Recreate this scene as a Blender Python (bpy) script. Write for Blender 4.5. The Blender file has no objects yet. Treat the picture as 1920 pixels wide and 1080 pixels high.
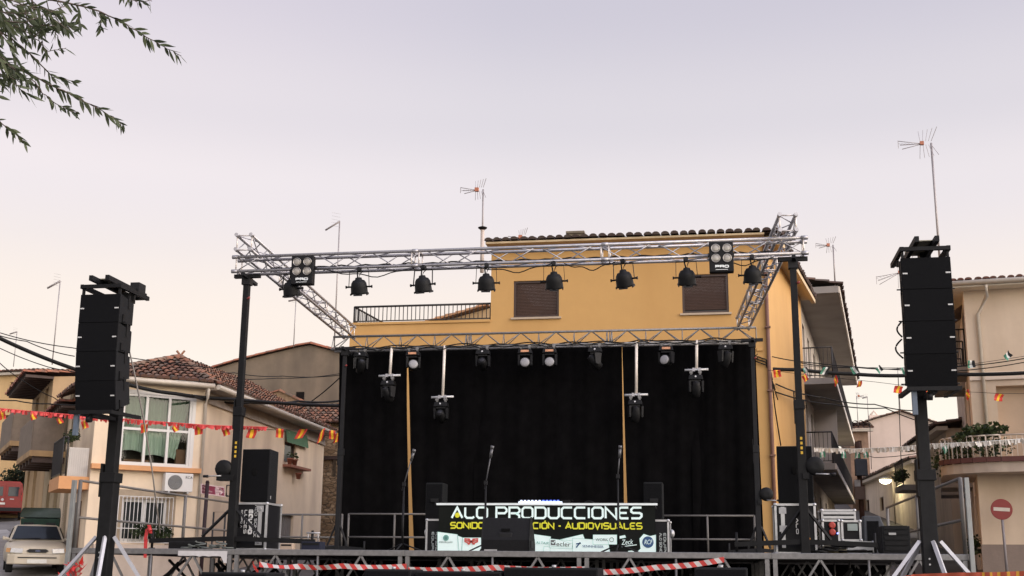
import bpy, bmesh, math, random
from mathutils import Vector, Matrix
rnd = random.Random(7)
S = bpy.context.scene
COL = S.collection
V = Vector
R = math.radians

# ------------------------------------------------------------------ camera
F = 2273.9; YAW = -0.1688; PITCH = 0.2304; ROLL = 0.0101
CAM = V((9.778, -17.543, 1.3))
_f = V((math.sin(YAW) * math.cos(PITCH), math.cos(YAW) * math.cos(PITCH), math.sin(PITCH)))
_r0 = V((math.cos(YAW), -math.sin(YAW), 0)); _u0 = _r0.cross(_f)
_r = _r0 * math.cos(ROLL) + _u0 * math.sin(ROLL); _u = -_r0 * math.sin(ROLL) + _u0 * math.cos(ROLL)
cd = bpy.data.cameras.new('camera'); cam = bpy.data.objects.new('camera', cd); COL.objects.link(cam)
m = Matrix.Identity(4)
for i in range(3):
    m[i][0] = _r[i]; m[i][1] = _u[i]; m[i][2] = -_f[i]; m[i][3] = CAM[i]
cam.matrix_world = m
cd.sensor_width = 36; cd.lens = 36 * F / 1920; cd.clip_start = 0.1; cd.clip_end = 3000
S.camera = cam
S.view_settings.view_transform = 'Standard'; S.view_settings.look = 'None'; S.view_settings.exposure = 0

def ray(px, py): return _f + _r * ((px - 960) / F) - _u * ((py - 540) / F)
def at(px, py, Y):
    """survey point: where the sight line through a measured photo point meets the plane y = Y"""
    d = ray(px, py); return CAM + d * ((Y - CAM.y) / d.y)
def dep(px, py, D): return CAM + ray(px, py) * D
def zat(py, p):
    """height at plan position p that is seen at image row py"""
    lo, hi = -20.0, 60.0
    for _ in range(50):
        mid = (lo + hi) / 2
        q = V((p[0], p[1], mid)) - CAM
        y = 540 - F * q.dot(_u) / q.dot(_f)
        if y > py: lo = mid
        else: hi = mid
    return lo
def gz(x, y):
    t = max(0.0, y - 3.0); return .078 * t + .00055 * t * t

# ------------------------------------------------------------------ materials
MATS = {}
def _new(name):
    mt = bpy.data.materials.new(name); mt.use_nodes = True
    n = mt.node_tree.nodes; l = mt.node_tree.links
    return mt, n, l, n['Principled BSDF']
def mat(name, col, rough=.6, metal=0, var=.12, scale=8, bump=0, emit=None, es=0, stretch=None, dark=None, dscale=2.0, damt=.5, spec=None):
    """colour broken up by two octaves of noise; dark = stain colour mixed in by a large soft noise"""
    if name in MATS: return MATS[name]
    mt, n, l, b = _new(name)
    tc = n.new('ShaderNodeTexCoord'); mp = n.new('ShaderNodeMapping')
    l.new(tc.outputs['Object'], mp.inputs[0])
    if stretch: mp.inputs['Scale'].default_value = stretch
    nz = n.new('ShaderNodeTexNoise'); nz.inputs['Scale'].default_value = scale; nz.inputs['Detail'].default_value = 6
    nz.inputs['Roughness'].default_value = .65
    l.new(mp.outputs[0], nz.inputs['Vector'])
    rp = n.new('ShaderNodeValToRGB')
    rp.color_ramp.elements[0].position = .25; rp.color_ramp.elements[1].position = .75
    rp.color_ramp.elements[0].color = tuple(c * (1 - var) for c in col) + (1,)
    rp.color_ramp.elements[1].color = tuple(min(1, c * (1 + var)) for c in col) + (1,)
    l.new(nz.outputs['Fac'], rp.inputs[0])
    out = rp.outputs[0]
    if dark:
        n2 = n.new('ShaderNodeTexNoise'); n2.inputs['Scale'].default_value = dscale; n2.inputs['Detail'].default_value = 7
        m2 = n.new('ShaderNodeMapping'); m2.inputs['Scale'].default_value = (1, 1, .22)
        l.new(tc.outputs['Object'], m2.inputs[0]); l.new(m2.outputs[0], n2.inputs['Vector'])
        mr = n.new('ShaderNodeMapRange'); mr.inputs[1].default_value = .42; mr.inputs[2].default_value = .70
        mr.inputs[4].default_value = damt
        l.new(n2.outputs['Fac'], mr.inputs[0])
        mx = n.new('ShaderNodeMix'); mx.data_type = 'RGBA'
        l.new(mr.outputs[0], mx.inputs[0]); l.new(out, mx.inputs[6]); mx.inputs[7].default_value = tuple(dark) + (1,)
        out = mx.outputs[2]
    l.new(out, b.inputs['Base Color'])
    b.inputs['Roughness'].default_value = rough; b.inputs['Metallic'].default_value = metal
    if spec is None and max(col) < .05 and not metal: spec = .15
    if spec is not None: b.inputs['Specular IOR Level'].default_value = spec
    if bump:
        bp = n.new('ShaderNodeBump'); bp.inputs['Strength'].default_value = bump; bp.inputs['Distance'].default_value = .02
        n3 = n.new('ShaderNodeTexNoise'); n3.inputs['Scale'].default_value = scale * 3; n3.inputs['Detail'].default_value = 5
        l.new(mp.outputs[0], n3.inputs['Vector'])
        l.new(n3.outputs['Fac'], bp.inputs['Height']); l.new(bp.outputs[0], b.inputs['Normal'])
    if emit:
        b.inputs['Emission Color'].default_value = tuple(emit) + (1,); b.inputs['Emission Strength'].default_value = es
    MATS[name] = mt; return mt
def stone(name, c1, c2, joint, scale=3.2):
    if name in MATS: return MATS[name]
    mt, n, l, b = _new(name)
    tc = n.new('ShaderNodeTexCoord'); mp = n.new('ShaderNodeMapping'); mp.inputs['Scale'].default_value = (1, 1, 2.1)
    l.new(tc.outputs['Object'], mp.inputs[0])
    nz = n.new('ShaderNodeTexNoise'); nz.inputs['Scale'].default_value = 3; l.new(mp.outputs[0], nz.inputs['Vector'])
    ad = n.new('ShaderNodeMixRGB'); ad.blend_type = 'ADD'; ad.inputs[0].default_value = .18
    l.new(mp.outputs[0], ad.inputs[1]); l.new(nz.outputs['Color'], ad.inputs[2])
    vo = n.new('ShaderNodeTexVoronoi'); vo.inputs['Scale'].default_value = scale; l.new(ad.outputs[0], vo.inputs['Vector'])
    ve = n.new('ShaderNodeTexVoronoi'); ve.feature = 'DISTANCE_TO_EDGE'; ve.inputs['Scale'].default_value = scale; l.new(ad.outputs[0], ve.inputs['Vector'])
    sp = n.new('ShaderNodeSeparateColor'); l.new(vo.outputs['Color'], sp.inputs[0])
    rp = n.new('ShaderNodeValToRGB'); rp.color_ramp.elements[0].color = tuple(c1) + (1,); rp.color_ramp.elements[1].color = tuple(c2) + (1,)
    l.new(sp.outputs[0], rp.inputs[0])
    mr = n.new('ShaderNodeMapRange'); mr.inputs[1].default_value = 0; mr.inputs[2].default_value = .07; l.new(ve.outputs['Distance'], mr.inputs[0])
    mx = n.new('ShaderNodeMix'); mx.data_type = 'RGBA'; mx.inputs[6].default_value = tuple(joint) + (1,)
    l.new(mr.outputs[0], mx.inputs[0]); l.new(rp.outputs[0], mx.inputs[7])
    n2 = n.new('ShaderNodeTexNoise'); n2.inputs['Scale'].default_value = 14; n2.inputs['Detail'].default_value = 6; l.new(tc.outputs['Object'], n2.inputs['Vector'])
    mu = n.new('ShaderNodeMixRGB'); mu.blend_type = 'MULTIPLY'; mu.inputs[0].default_value = .7
    l.new(mx.outputs[2], mu.inputs[1]); l.new(n2.outputs['Fac'], mu.inputs[2])
    l.new(mu.outputs[0], b.inputs['Base Color']); b.inputs['Roughness'].default_value = .95
    bp = n.new('ShaderNodeBump'); bp.inputs['Strength'].default_value = .9; bp.inputs['Distance'].default_value = .05
    l.new(mr.outputs[0], bp.inputs['Height']); l.new(bp.outputs[0], b.inputs['Normal'])
    MATS[name] = mt; return mt
def tilemat(name, cols):
    """fired clay, every tile row / lane its own shade, with lichen"""
    if name in MATS: return MATS[name]
    mt, n, l, b = _new(name)
    at_ = n.new('ShaderNodeAttribute'); at_.attribute_name = 'shade'
    rp = n.new('ShaderNodeValToRGB'); e = rp.color_ramp.elements
    e[0].color = tuple(cols[0]) + (1,); e[1].color = tuple(cols[-1]) + (1,)
    for i, c in enumerate(cols[1:-1]):
        k = e.new((i + 1) / (len(cols) - 1)); k.color = tuple(c) + (1,)
    l.new(at_.outputs['Fac'], rp.inputs[0])
    tc = n.new('ShaderNodeTexCoord'); nz = n.new('ShaderNodeTexNoise'); nz.inputs['Scale'].default_value = 5; nz.inputs['Detail'].default_value = 8
    l.new(tc.outputs['Object'], nz.inputs['Vector'])
    mr = n.new('ShaderNodeMapRange'); mr.inputs[1].default_value = .45; mr.inputs[2].default_value = .7; mr.inputs[4].default_value = .8
    l.new(nz.outputs['Fac'], mr.inputs[0])
    mx = n.new('ShaderNodeMix'); mx.data_type = 'RGBA'; l.new(mr.outputs[0], mx.inputs[0]); l.new(rp.outputs[0], mx.inputs[6])
    mx.inputs[7].default_value = (.09, .075, .055, 1)
    l.new(mx.outputs[2], b.inputs['Base Color']); b.inputs['Roughness'].default_value = .9
    MATS[name] = mt; return mt
def glass(name, col, rough=.08):
    if name in MATS: return MATS[name]
    mt, n, l, b = _new(name)
    tc = n.new('ShaderNodeTexCoord'); nz = n.new('ShaderNodeTexNoise'); nz.inputs['Scale'].default_value = 1.5
    l.new(tc.outputs['Object'], nz.inputs['Vector'])
    rp = n.new('ShaderNodeValToRGB'); rp.color_ramp.elements[0].color = tuple(c * .6 for c in col) + (1,); rp.color_ramp.elements[1].color = tuple(c * 1.4 for c in col) + (1,)
    l.new(nz.outputs['Fac'], rp.inputs[0]); l.new(rp.outputs[0], b.inputs['Base Color'])
    b.inputs['Roughness'].default_value = rough; b.inputs['IOR'].default_value = 1.5; b.inputs['Specular IOR Level'].default_value = .35
    MATS[name] = mt; return mt
def clear(name):
    """see-through pane: mostly transparent with a sharp reflection"""
    if name in MATS: return MATS[name]
    mt, n, l, b = _new(name)
    gl = n.new('ShaderNodeBsdfGlossy'); gl.inputs['Roughness'].default_value = .05
    tr = n.new('ShaderNodeBsdfTransparent'); tr.inputs[0].default_value = (.8, .85, .83, 1)
    fr = n.new('ShaderNodeFresnel'); fr.inputs[0].default_value = 1.5
    mx = n.new('ShaderNodeMixShader'); l.new(fr.outputs[0], mx.inputs[0]); l.new(tr.outputs[0], mx.inputs[1]); l.new(gl.outputs[0], mx.inputs[2])
    l.new(mx.outputs[0], n['Material Output'].inputs[0]); MATS[name] = mt; return mt
def stripe(name, c1, c2, scale, ang=45, axis='X'):
    """diagonal hazard stripes along local X"""
    if name in MATS: return MATS[name]
    mt, n, l, b = _new(name)
    tc = n.new('ShaderNodeTexCoord'); mp = n.new('ShaderNodeMapping'); mp.inputs['Rotation'].default_value = (0, R(ang), 0)
    l.new(tc.outputs['Object'], mp.inputs[0])
    wv = n.new('ShaderNodeTexWave'); wv.wave_type = 'BANDS'; wv.bands_direction = 'X'; wv.inputs['Scale'].default_value = scale; wv.inputs['Distortion'].default_value = .15
    l.new(mp.outputs[0], wv.inputs['Vector'])
    rp = n.new('ShaderNodeValToRGB'); rp.color_ramp.interpolation = 'CONSTANT'; rp.color_ramp.elements[1].position = .5
    rp.color_ramp.elements[0].color = tuple(c1) + (1,); rp.color_ramp.elements[1].color = tuple(c2) + (1,)
    l.new(wv.outputs['Fac'], rp.inputs[0]); l.new(rp.outputs[0], b.inputs['Base Color']); b.inputs['Roughness'].default_value = .45
    MATS[name] = mt; return mt

ALU = mat('brushed aluminium', (.42, .41, .42), .4, .65, .2, 20)
ALU2 = mat('dull aluminium', (.20, .195, .19), .5, .5, .3, 14)
BLK = mat('black powder coat', (.007, .007, .008), .55, 0, .3, 12, spec=.3)
BLKM = mat('worn black steel', (.0075, .0075, .008), .55, 0, .4, 9, spec=.2)
FAB = mat('black molton cloth', (.0042, .0040, .0042), 1, 0, .4, 3, .2, spec=.03)
GRILLE = mat('black speaker grille', (.0055, .0057, .0065), .85, 0, .3, 60, .3, spec=.12)
CAB = mat('textured black cabinet paint', (.008, .0085, .0095), .65, 0, .25, 40, .3, spec=.2)
WHITEP = mat('white print', (.80, .84, .82), .5, 0, .03, 4)
SILVER = mat('case edge aluminium', (.50, .50, .50), .4, .6, .15, 15)
CASE = mat('black case laminate', (.006, .006, .0075), .5, 0, .2, 10, spec=.25)
STEEL = mat('galvanised steel', (.42, .42, .42), .5, .6, .18, 10)
CONC = mat('grey concrete', (.33, .31, .29), .9, 0, .15, 3, .3, dark=(.16, .14, .12))
WOODD = mat('dark painted wood', (.055, .03, .022), .6, 0, .3, 6)
IRON = mat('dark wrought iron', (.03, .027, .026), .6, .3, .3, 9)

# ------------------------------------------------------------------ mesh builder
class MB:
    def __init__(s): s.v = []; s.f = []; s.sm = []; s.mi = []; s.sh = []; s.cs = 0.5
    def face(s, idx, sm=False, mi=0): s.f.append(idx); s.sm.append(sm); s.mi.append(mi); s.sh.append(s.cs)
    def poly(s, pts, mi=0):
        k = len(s.v); s.v += [V(p) for p in pts]; s.face(list(range(k, k + len(pts))), False, mi)
    def hexa(s, p, mi=0):
        """eight corners: bottom ring 0-3, top ring 4-7"""
        k = len(s.v); s.v += [V(q) for q in p]
        for q in ((3, 2, 1, 0), (4, 5, 6, 7), (0, 1, 5, 4), (1, 2, 6, 5), (2, 3, 7, 6), (3, 0, 4, 7)):
            s.face([k + i for i in q], False, mi)
    def box(s, c, d, M=None, mi=0):
        x, y, z = d[0] / 2, d[1] / 2, d[2] / 2; c = V(c)
        q = [V(t) for t in ((-x, -y, -z), (x, -y, -z), (x, y, -z), (-x, y, -z), (-x, -y, z), (x, -y, z), (x, y, z), (-x, y, z))]
        if M is not None: q = [M @ t for t in q]
        s.hexa([c + t for t in q], mi)
    def b2(s, a, b, mi=0): s.box([(a[i] + b[i]) / 2 for i in range(3)], [abs(b[i] - a[i]) for i in range(3)], None, mi)
    def tube(s, pts, r, n=6, mi=0, cap=True, r2=None):
        pts = [V(p) for p in pts]; rings = []; k0 = len(s.v)
        for i, p in enumerate(pts):
            t = (pts[min(i + 1, len(pts) - 1)] - pts[max(i - 1, 0)])
            if t.length < 1e-9: t = V((0, 0, 1))
            t.normalize()
            a = t.cross(V((0, 0, 1)) if abs(t.z) < .9 else V((1, 0, 0))); a.normalize(); b = t.cross(a)
            rr = r if r2 is None else r + (r2 - r) * i / max(1, len(pts) - 1)
            for j in range(n):
                w = 2 * math.pi * (j + .5) / n; s.v.append(p + a * (math.cos(w) * rr) + b * (math.sin(w) * rr))
        for i in range(len(pts) - 1):
            for j in range(n):
                a = k0 + i * n + j; b = k0 + i * n + (j + 1) % n
                s.face([a, b, b + n, a + n], n > 4, mi)
        if cap:
            s.face([k0 + j for j in reversed(range(n))], False, mi); e = k0 + (len(pts) - 1) * n; s.face([e + j for j in range(n)], False, mi)
    def bar(s, p, q, r, n=6, mi=0, r2=None): s.tube([p, q], r, n, mi, True, r2)
    def flat(s, p, q, w, h, up=(0, 0, 1), mi=0):
        """rectangular bar"""
        p, q = V(p), V(q); t = (q - p).normalized(); a = t.cross(V(up)).normalized(); b = a.cross(t)
        a *= w / 2; b *= h / 2
        s.hexa([p - a - b, p + a - b, q + a - b, q - a - b, p - a + b, p + a + b, q + a + b, q - a + b], mi)
    def lathe(s, prof, n=16, M=None, mi=0, sm=True):
        k0 = len(s.v); M = M or Matrix.Identity(4)
        for r, z in prof:
            for j in range(n):
                w = 2 * math.pi * j / n; s.v.append(M @ V((r * math.cos(w), r * math.sin(w), z)))
        for i in range(len(prof) - 1):
            for j in range(n):
                a = k0 + i * n + j; b = k0 + i * n + (j + 1) % n; s.face([a, b, b + n, a + n], sm, mi)
        s.face([k0 + j for j in reversed(range(n))], False, mi); e = k0 + (len(prof) - 1) * n; s.face([e + j for j in range(n)], False, mi)
    def build(s, name, mats, parent=None, bevel=0, world=True, seg=2):
        me = bpy.data.meshes.new(name)
        vs = s.v
        if parent is not None and world:
            inv = ROOTM[top(parent).name].inverted(); vs = [inv @ p for p in vs]
        me.from_pydata([tuple(p) for p in vs], [], s.f); me.update()
        me.polygons.foreach_set('use_smooth', s.sm); me.polygons.foreach_set('material_index', s.mi)
        a = me.attributes.new('shade', 'FLOAT', 'FACE'); a.data.foreach_set('value', s.sh)
        for mt in (mats if isinstance(mats, (list, tuple)) else [mats]): me.materials.append(mt)
        if bevel:
            bm = bmesh.new(); bm.from_mesh(me); bmesh.ops.remove_doubles(bm, verts=bm.verts, dist=1e-4)
            ed = [e for e in bm.edges if len(e.link_faces) == 2 and e.calc_face_angle(0) > .5]
            bmesh.ops.bevel(bm, geom=ed, offset=bevel, segments=seg, affect='EDGES', profile=.6, clamp_overlap=True)
            bm.to_mesh(me); bm.free()
        o = bpy.data.objects.new(name, me); COL.objects.link(o)
        if parent is not None: o.parent = parent
        return o
ROOTM = {}
def top(o):
    while o.parent is not None: o = o.parent
    return o
def tag(o, label, cat, group=None):
    o['label'] = label; o['category'] = cat
    if group: o['group'] = group
    return o
def thing(name, label, cat, loc=(0, 0, 0), rz=0, group=None, M=None):
    o = bpy.data.objects.new(name, None); COL.objects.link(o); o.empty_display_size = .2
    M = M if M is not None else Matrix.Translation(V(loc)) @ Matrix.Rotation(rz, 4, 'Z')
    o.matrix_world = M; ROOTM[o.name] = M.copy()
    return tag(o, label, cat, group)
def single(name, mb, mt, label, cat, loc=(0, 0, 0), group=None, bevel=0):
    o = mb.build(name, mt, None, bevel)
    L = V(loc); o.data.transform(Matrix.Translation(-L)); o.location = L
    return tag(o, label, cat, group)
def dup(root, M, label=None, group=None):
    r = root.copy(); COL.objects.link(r); r.matrix_world = M; ROOTM[r.name] = M.copy()
    if label: r['label'] = label
    if group: r['group'] = group
    for ch in list(root.children):
        c = ch.copy(); COL.objects.link(c); c.parent = r
        for g in list(ch.children):
            d = g.copy(); COL.objects.link(d); d.parent = c
    return r
def TR(p, rz=0, rx=0, ry=0): return Matrix.Translation(V(p)) @ Matrix.Rotation(rz, 4, 'Z') @ Matrix.Rotation(ry, 4, 'Y') @ Matrix.Rotation(rx, 4, 'X')
def struct(o): o['kind'] = 'structure'; return o

# ------------------------------------------------------------------ lettering (stroke font, 1 unit high)
c = .18
def _rr(w): return [(c, 0), (w - c, 0), (w, c), (w, 1 - c), (w - c, 1), (c, 1), (0, 1 - c), (0, c), (c, 0)]
GL = {
 'A': (1.0, [[(0, 0), (.5, 1), (1, 0)]]),
 'a': (1.0, [[(0, 0), (.5, 1), (1, 0)], [(.25, .3), (.75, .3)]]),
 'L': (.85, [[(0, 1), (0, c), (c, 0), (.7, 0), (.85, .12)]]),
 'O': (.95, [_rr(.95)]), 'I': (.12, [[(.06, 0), (.06, 1)]]),
 'P': (.95, [[(0, 0), (0, 1), (.95 - c, 1), (.95, 1 - c), (.95, .5 + c * .7), (.95 - c, .45), (.12, .45)]]),
 'R': (.95, [[(0, 0), (0, 1), (.95 - c, 1), (.95, 1 - c), (.95, .5 + c * .7), (.95 - c, .45), (.12, .45)], [(.6, .45), (.92, .25), (.92, 0)]]),
 'D': (.95, [[(0, 0), (0, 1), (.95 - c, 1), (.95, 1 - c), (.95, c), (.95 - c, 0), (0, 0)]]),
 'U': (.95, [[(0, 1), (0, c), (c, 0), (.95 - c, 0), (.95, c), (.95, 1)]]),
 'C': (.95, [[(.95, 1), (c, 1), (0, 1 - c), (0, c), (c, 0), (.95, 0)]]),
 'N': (.95, [[(0, 0), (0, 1), (.95, 0), (.95, 1)]]),
 'M': (1.1, [[(0, 0), (0, 1), (.55, .35), (1.1, 1), (1.1, 0)]]),
 'E': (.85, [[(.85, 1), (c, 1), (0, 1 - c * .8), (0, .6), (c * .7, .5), (.7, .5)], [(c * .7, .5), (0, .4), (0, c * .8), (c, 0), (.85, 0)]]),
 'S': (.92, [[(.92, 1), (c, 1), (0, 1 - c), (0, .5 + c * .6), (c, .5), (.92 - c, .5), (.92, .5 - c * .6), (.92, c), (.92 - c, 0), (0, 0)]]),
 'V': (.95, [[(0, 1), (.47, 0), (.95, 1)]]), '-': (.4, [[(0, .45), (.4, .45)]]), ' ': (.35, []),
 'Q': (.95, [_rr(.95), [(.6, .3), (1.0, -.06)]]), 'T': (.9, [[(0, 1), (.9, 1)], [(.45, 1), (.45, 0)]]),
 'Ó': (.95, [_rr(.95), [(.45, 1.15), (.7, 1.38)]]), 'G': (.95, [[(.95, 1), (c, 1), (0, 1 - c), (0, c), (c, 0), (.95, 0), (.95, .5), (.55, .5)]]),
 'W': (1.2, [[(0, 1), (.3, 0), (.6, .8), (.9, 0), (1.2, 1)]]), 'K': (.9, [[(0, 0), (0, 1)], [(.85, 1), (.1, .5), (.9, 0)]]),
 'F': (.8, [[(0, 0), (0, 1), (.8, 1)], [(0, .5), (.65, .5)]]), 'H': (.9, [[(0, 0), (0, 1)], [(.9, 0), (.9, 1)], [(0, .5), (.9, .5)]]),
}
def strokes(mb, text, o, ex, ez, h, width=None, w=.13, gap=.28, mi=0):
    """lettering as raised strokes from point o along ex, up ez, cap height h (stretched to width)"""
    o, ex, ez = V(o), V(ex).normalized(), V(ez).normalized()
    tot = sum(GL[ch][0] + gap for ch in text) - gap
    k = (width / tot) if width else h
    H0 = h; h0 = w * h / 2; o = o + ez * h0; h = h - 2 * h0
    x = 0; nrm = ex.cross(ez)
    for ch in text:
        gw, st = GL[ch]
        for ln in st:
            P = [V(((x + a) * k, b * h)) for a, b in ln]
            hw = h0
            closed = (P[0] - P[-1]).length < 1e-6
            L = [];
            for i, p in enumerate(P):
                if closed: a = P[i - 1] if i else P[-2]; b = P[i + 1] if i < len(P) - 1 else P[1]
                else: a = P[i - 1] if i else None; b = P[i + 1] if i < len(P) - 1 else None
                d1 = (p - a).normalized() if a is not None else None; d2 = (b - p).normalized() if b is not None else None
                if d1 is None: d1 = d2
                if d2 is None: d2 = d1
                n1 = V((-d1.y, d1.x)); n2 = V((-d2.y, d2.x)); nn = n1 + n2
                nn = nn / max(.35, nn.dot(n1)) if nn.length > 1e-6 else n1
                L.append((p + nn * hw, p - nn * hw))
            for i in range(len(L) - 1):
                q = [L[i][0], L[i][1], L[i + 1][1], L[i + 1][0]]
                mb.poly([o + ex * t.x + ez * t.y + nrm * .0 for t in q], mi)
        x += gw + gap
    return tot * k
def text_mesh(name, s, size, mt, parent, o, ex, ez, width=None, shear=0):
    """lettering with Blender's built-in font, converted to a mesh"""
    cu = bpy.data.curves.new(name, 'FONT'); cu.body = s; cu.size = size; cu.shear = shear; cu.extrude = .001
    ob = bpy.data.objects.new(name, cu); COL.objects.link(ob)
    me = bpy.data.meshes.new_from_object(ob.evaluated_get(bpy.context.evaluated_depsgraph_get())); bpy.data.objects.remove(ob)
    o, ex, ez = V(o), V(ex).normalized(), V(ez).normalized(); nz = ex.cross(ez)
    w = max((v.co.x for v in me.vertices), default=1); k = width / w if width else 1
    inv = ROOTM[top(parent).name].inverted()
    for v in me.vertices: v.co = inv @ (o + ex * v.co.x * k + ez * v.co.y + nz * v.co.z)
    me.materials.clear(); me.materials.append(mt)
    r = bpy.data.objects.new(name, me); COL.objects.link(r); r.parent = parent; return r
# ------------------------------------------------------------------ building helpers
class Wall:
    """vertical wall line in plan: start point, heading in degrees right of +Y"""
    def __init__(s, P, ang):
        s.P = V((P[0], P[1], 0)); a = R(ang); s.d = V((math.sin(a), math.cos(a), 0)); s.n = V((s.d.y, -s.d.x, 0))
        if s.n.dot(V((CAM.x, CAM.y, 0)) - s.P) < 0: s.n = -s.n
    def pt(s, a, z, o=0): return s.P + s.d * a + V((0, 0, z)) + s.n * o
    def hit(s, px, py, o=0):
        d = ray(px, py); t = (s.P + s.n * o - CAM).dot(s.n) / d.dot(s.n); q = CAM + d * t
        return (q - s.P).dot(s.d), q.z
    def s_at(s, px, py=900): return s.hit(px, py)[0]
    def z_at(s, px, py): return s.hit(px, py)[1]
    def rect(s, x0, y0, x1, y1, o=0):
        """opening measured on the photo -> s0, z0, s1, z1 on the wall"""
        a = s.hit(x0, (y0 + y1) / 2, o)[0]; b = s.hit(x1, (y0 + y1) / 2, o)[0]; xm = (x0 + x1) / 2
        return min(a, b), s.hit(xm, y1, o)[1], max(a, b), s.hit(xm, y0, o)[1]
def wallmesh(mb, W, s0, s1, z0, z1, ops=(), t=.25, mi=0):
    """wall face with real openings and reveals t deep"""
    ss = sorted({s0, s1} | {v for o in ops for v in (o[0], o[2])}); zs = sorted({z0, z1} | {v for o in ops for v in (o[1], o[3])})
    for i in range(len(ss) - 1):
        for j in range(len(zs) - 1):
            cs, cz = (ss[i] + ss[i + 1]) / 2, (zs[j] + zs[j + 1]) / 2
            if any(o[0] < cs < o[2] and o[1] < cz < o[3] for o in ops): continue
            mb.poly([W.pt(ss[i], zs[j]), W.pt(ss[i + 1], zs[j]), W.pt(ss[i + 1], zs[j + 1]), W.pt(ss[i], zs[j + 1])], mi)
    for a, b, cc, d in ops:
        for p, q in (((a, b), (a, d)), ((a, d), (cc, d)), ((cc, d), (cc, b)), ((cc, b), (a, b))):
            mb.poly([W.pt(*p), W.pt(*q), W.pt(q[0], q[1], -t), W.pt(p[0], p[1], -t)], mi)
def wbox(mb, W, s0, z0, s1, z1, o0, o1, mi=0):
    mb.hexa([W.pt(s0, z0, o0), W.pt(s1, z0, o0), W.pt(s1, z0, o1), W.pt(s0, z0, o1), W.pt(s0, z1, o0), W.pt(s1, z1, o0), W.pt(s1, z1, o1), W.pt(s0, z1, o1)], mi)
def wframe(mb, W, r, w, o0, o1, mi=0, mull=(), trans=()):
    """frame of bars round a rectangle with mullions (fractions) and transoms"""
    a, b, cc, d = r
    wbox(mb, W, a, b, a + w, d, o0, o1, mi); wbox(mb, W, cc - w, b, cc, d, o0, o1, mi)
    wbox(mb, W, a + w, b, cc - w, b + w, o0, o1, mi); wbox(mb, W, a + w, d - w, cc - w, d, o0, o1, mi)
    for f in mull:
        x = a + (cc - a) * f; wbox(mb, W, x - w / 2, b + w, x + w / 2, d - w, o0, o1, mi)
    for f in trans:
        z = b + (d - b) * f; wbox(mb, W, a + w, z - w / 2, cc - w, z + w / 2, o0 + .006, o1 - .006, mi)
def pane(W, r, o, mt, parent, name='pane'):
    m_ = MB(); a, b, cc, d = r; m_.poly([W.pt(a, b, o), W.pt(cc, b, o), W.pt(cc, d, o), W.pt(a, d, o)]); return m_.build(name, mt, parent)
def tiles(mb, P, w=.24, row=.40, rise=.075, base=True, cap=True):
    """barrel-tile roof over the convex polygon P (edge 0-1 is the eave)"""
    P = [V(p) for p in P]; u = (P[1] - P[0]).normalized(); n = (P[1] - P[0]).cross(P[-1] - P[0]).normalized()
    if n.z < 0: n = -n
    v = n.cross(u)
    if v.z < 0: v = -v
    Q = [((p - P[0]).dot(u), (p - P[0]).dot(v)) for p in P]
    if base: mb.cs = .05; mb.poly([p for p in P])
    lo = min(q[0] for q in Q); hi = max(q[0] for q in Q); k = int((hi - lo) / w)
    for i in range(k + 1):
        uc = lo + (i + .5) * (hi - lo) / (k + 1); X = []
        for a, b in zip(Q, Q[1:] + Q[:1]):
            if (a[0] - uc) * (b[0] - uc) < 0: X.append(a[1] + (b[1] - a[1]) * (uc - a[0]) / (b[0] - a[0]))
        if len(X) < 2: continue
        v0, v1 = min(X), max(X); y = v0 - rnd.uniform(.02, .07); jit = rnd.uniform(-.02, .02)
        while y < v1 - .02:
            e = min(y + row, v1); mb.cs = min(1, max(.12, rnd.gauss(.52, .3))); rw = w * .405 * rnd.uniform(.93, 1.07); jit += rnd.uniform(-.008, .008)
            K = len(mb.v)
            for yy, rr, lift in ((y, rw * 1.12, .028 + rnd.uniform(0, .012)), (e, rw * .92, .008)):
                for j in range(6):
                    t = math.pi * j / 5
                    mb.v.append(P[0] + u * (uc + jit + math.cos(t) * rr) + v * yy + n * (math.sin(t) * rise * rr / rw + lift))
            for j in range(5): mb.face([K + j, K + j + 1, K + 7 + j, K + 6 + j], True)
            if y < v0 + .001: mb.cs = .1; mb.face([K + j for j in range(6)])
            y = e
            if e >= v1: break
def ridge(mb, p, q, r=.11, row=.42):
    p, q = V(p), V(q); L = (q - p).length; t = (q - p).normalized(); a = t.cross(V((0, 0, 1))).normalized(); b = a.cross(t)
    k = max(1, int(L / row))
    for i in range(k):
        K = len(mb.v); mb.cs = min(1, max(.2, rnd.gauss(.6, .2)))
        for f, rr in ((i / k - .004, r * 1.1), ((i + 1) / k, r * .92)):
            for j in range(7):
                w = math.pi * j / 6; mb.v.append(p + t * (L * f) + a * math.cos(w) * rr + b * (math.sin(w) * rr))
        for j in range(6): mb.face([K + j, K + j + 1, K + 8 + j, K + 7 + j], True)
def railing(mb, pts, h, step=.12, r=.009, rr=.02, low=.08, post=None):
    """metal balustrade along a polyline of floor points"""
    for p, q in zip(pts[:-1], pts[1:]):
        p, q = V(p), V(q); L = (q - p).length; k = max(1, int(L / step))
        up = V((0, 0, 1))
        mb.bar(p + up * h, q + up * h, rr, 6); mb.bar(p + up * low, q + up * low, rr * .7, 4)
        for i in range(k + 1):
            b = p.lerp(q, i / k); mb.bar(b + up * low, b + up * h, r, 4)
    for p in pts: mb.bar(V(p), V(p) + V((0, 0, h)), rr, 6)
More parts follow.
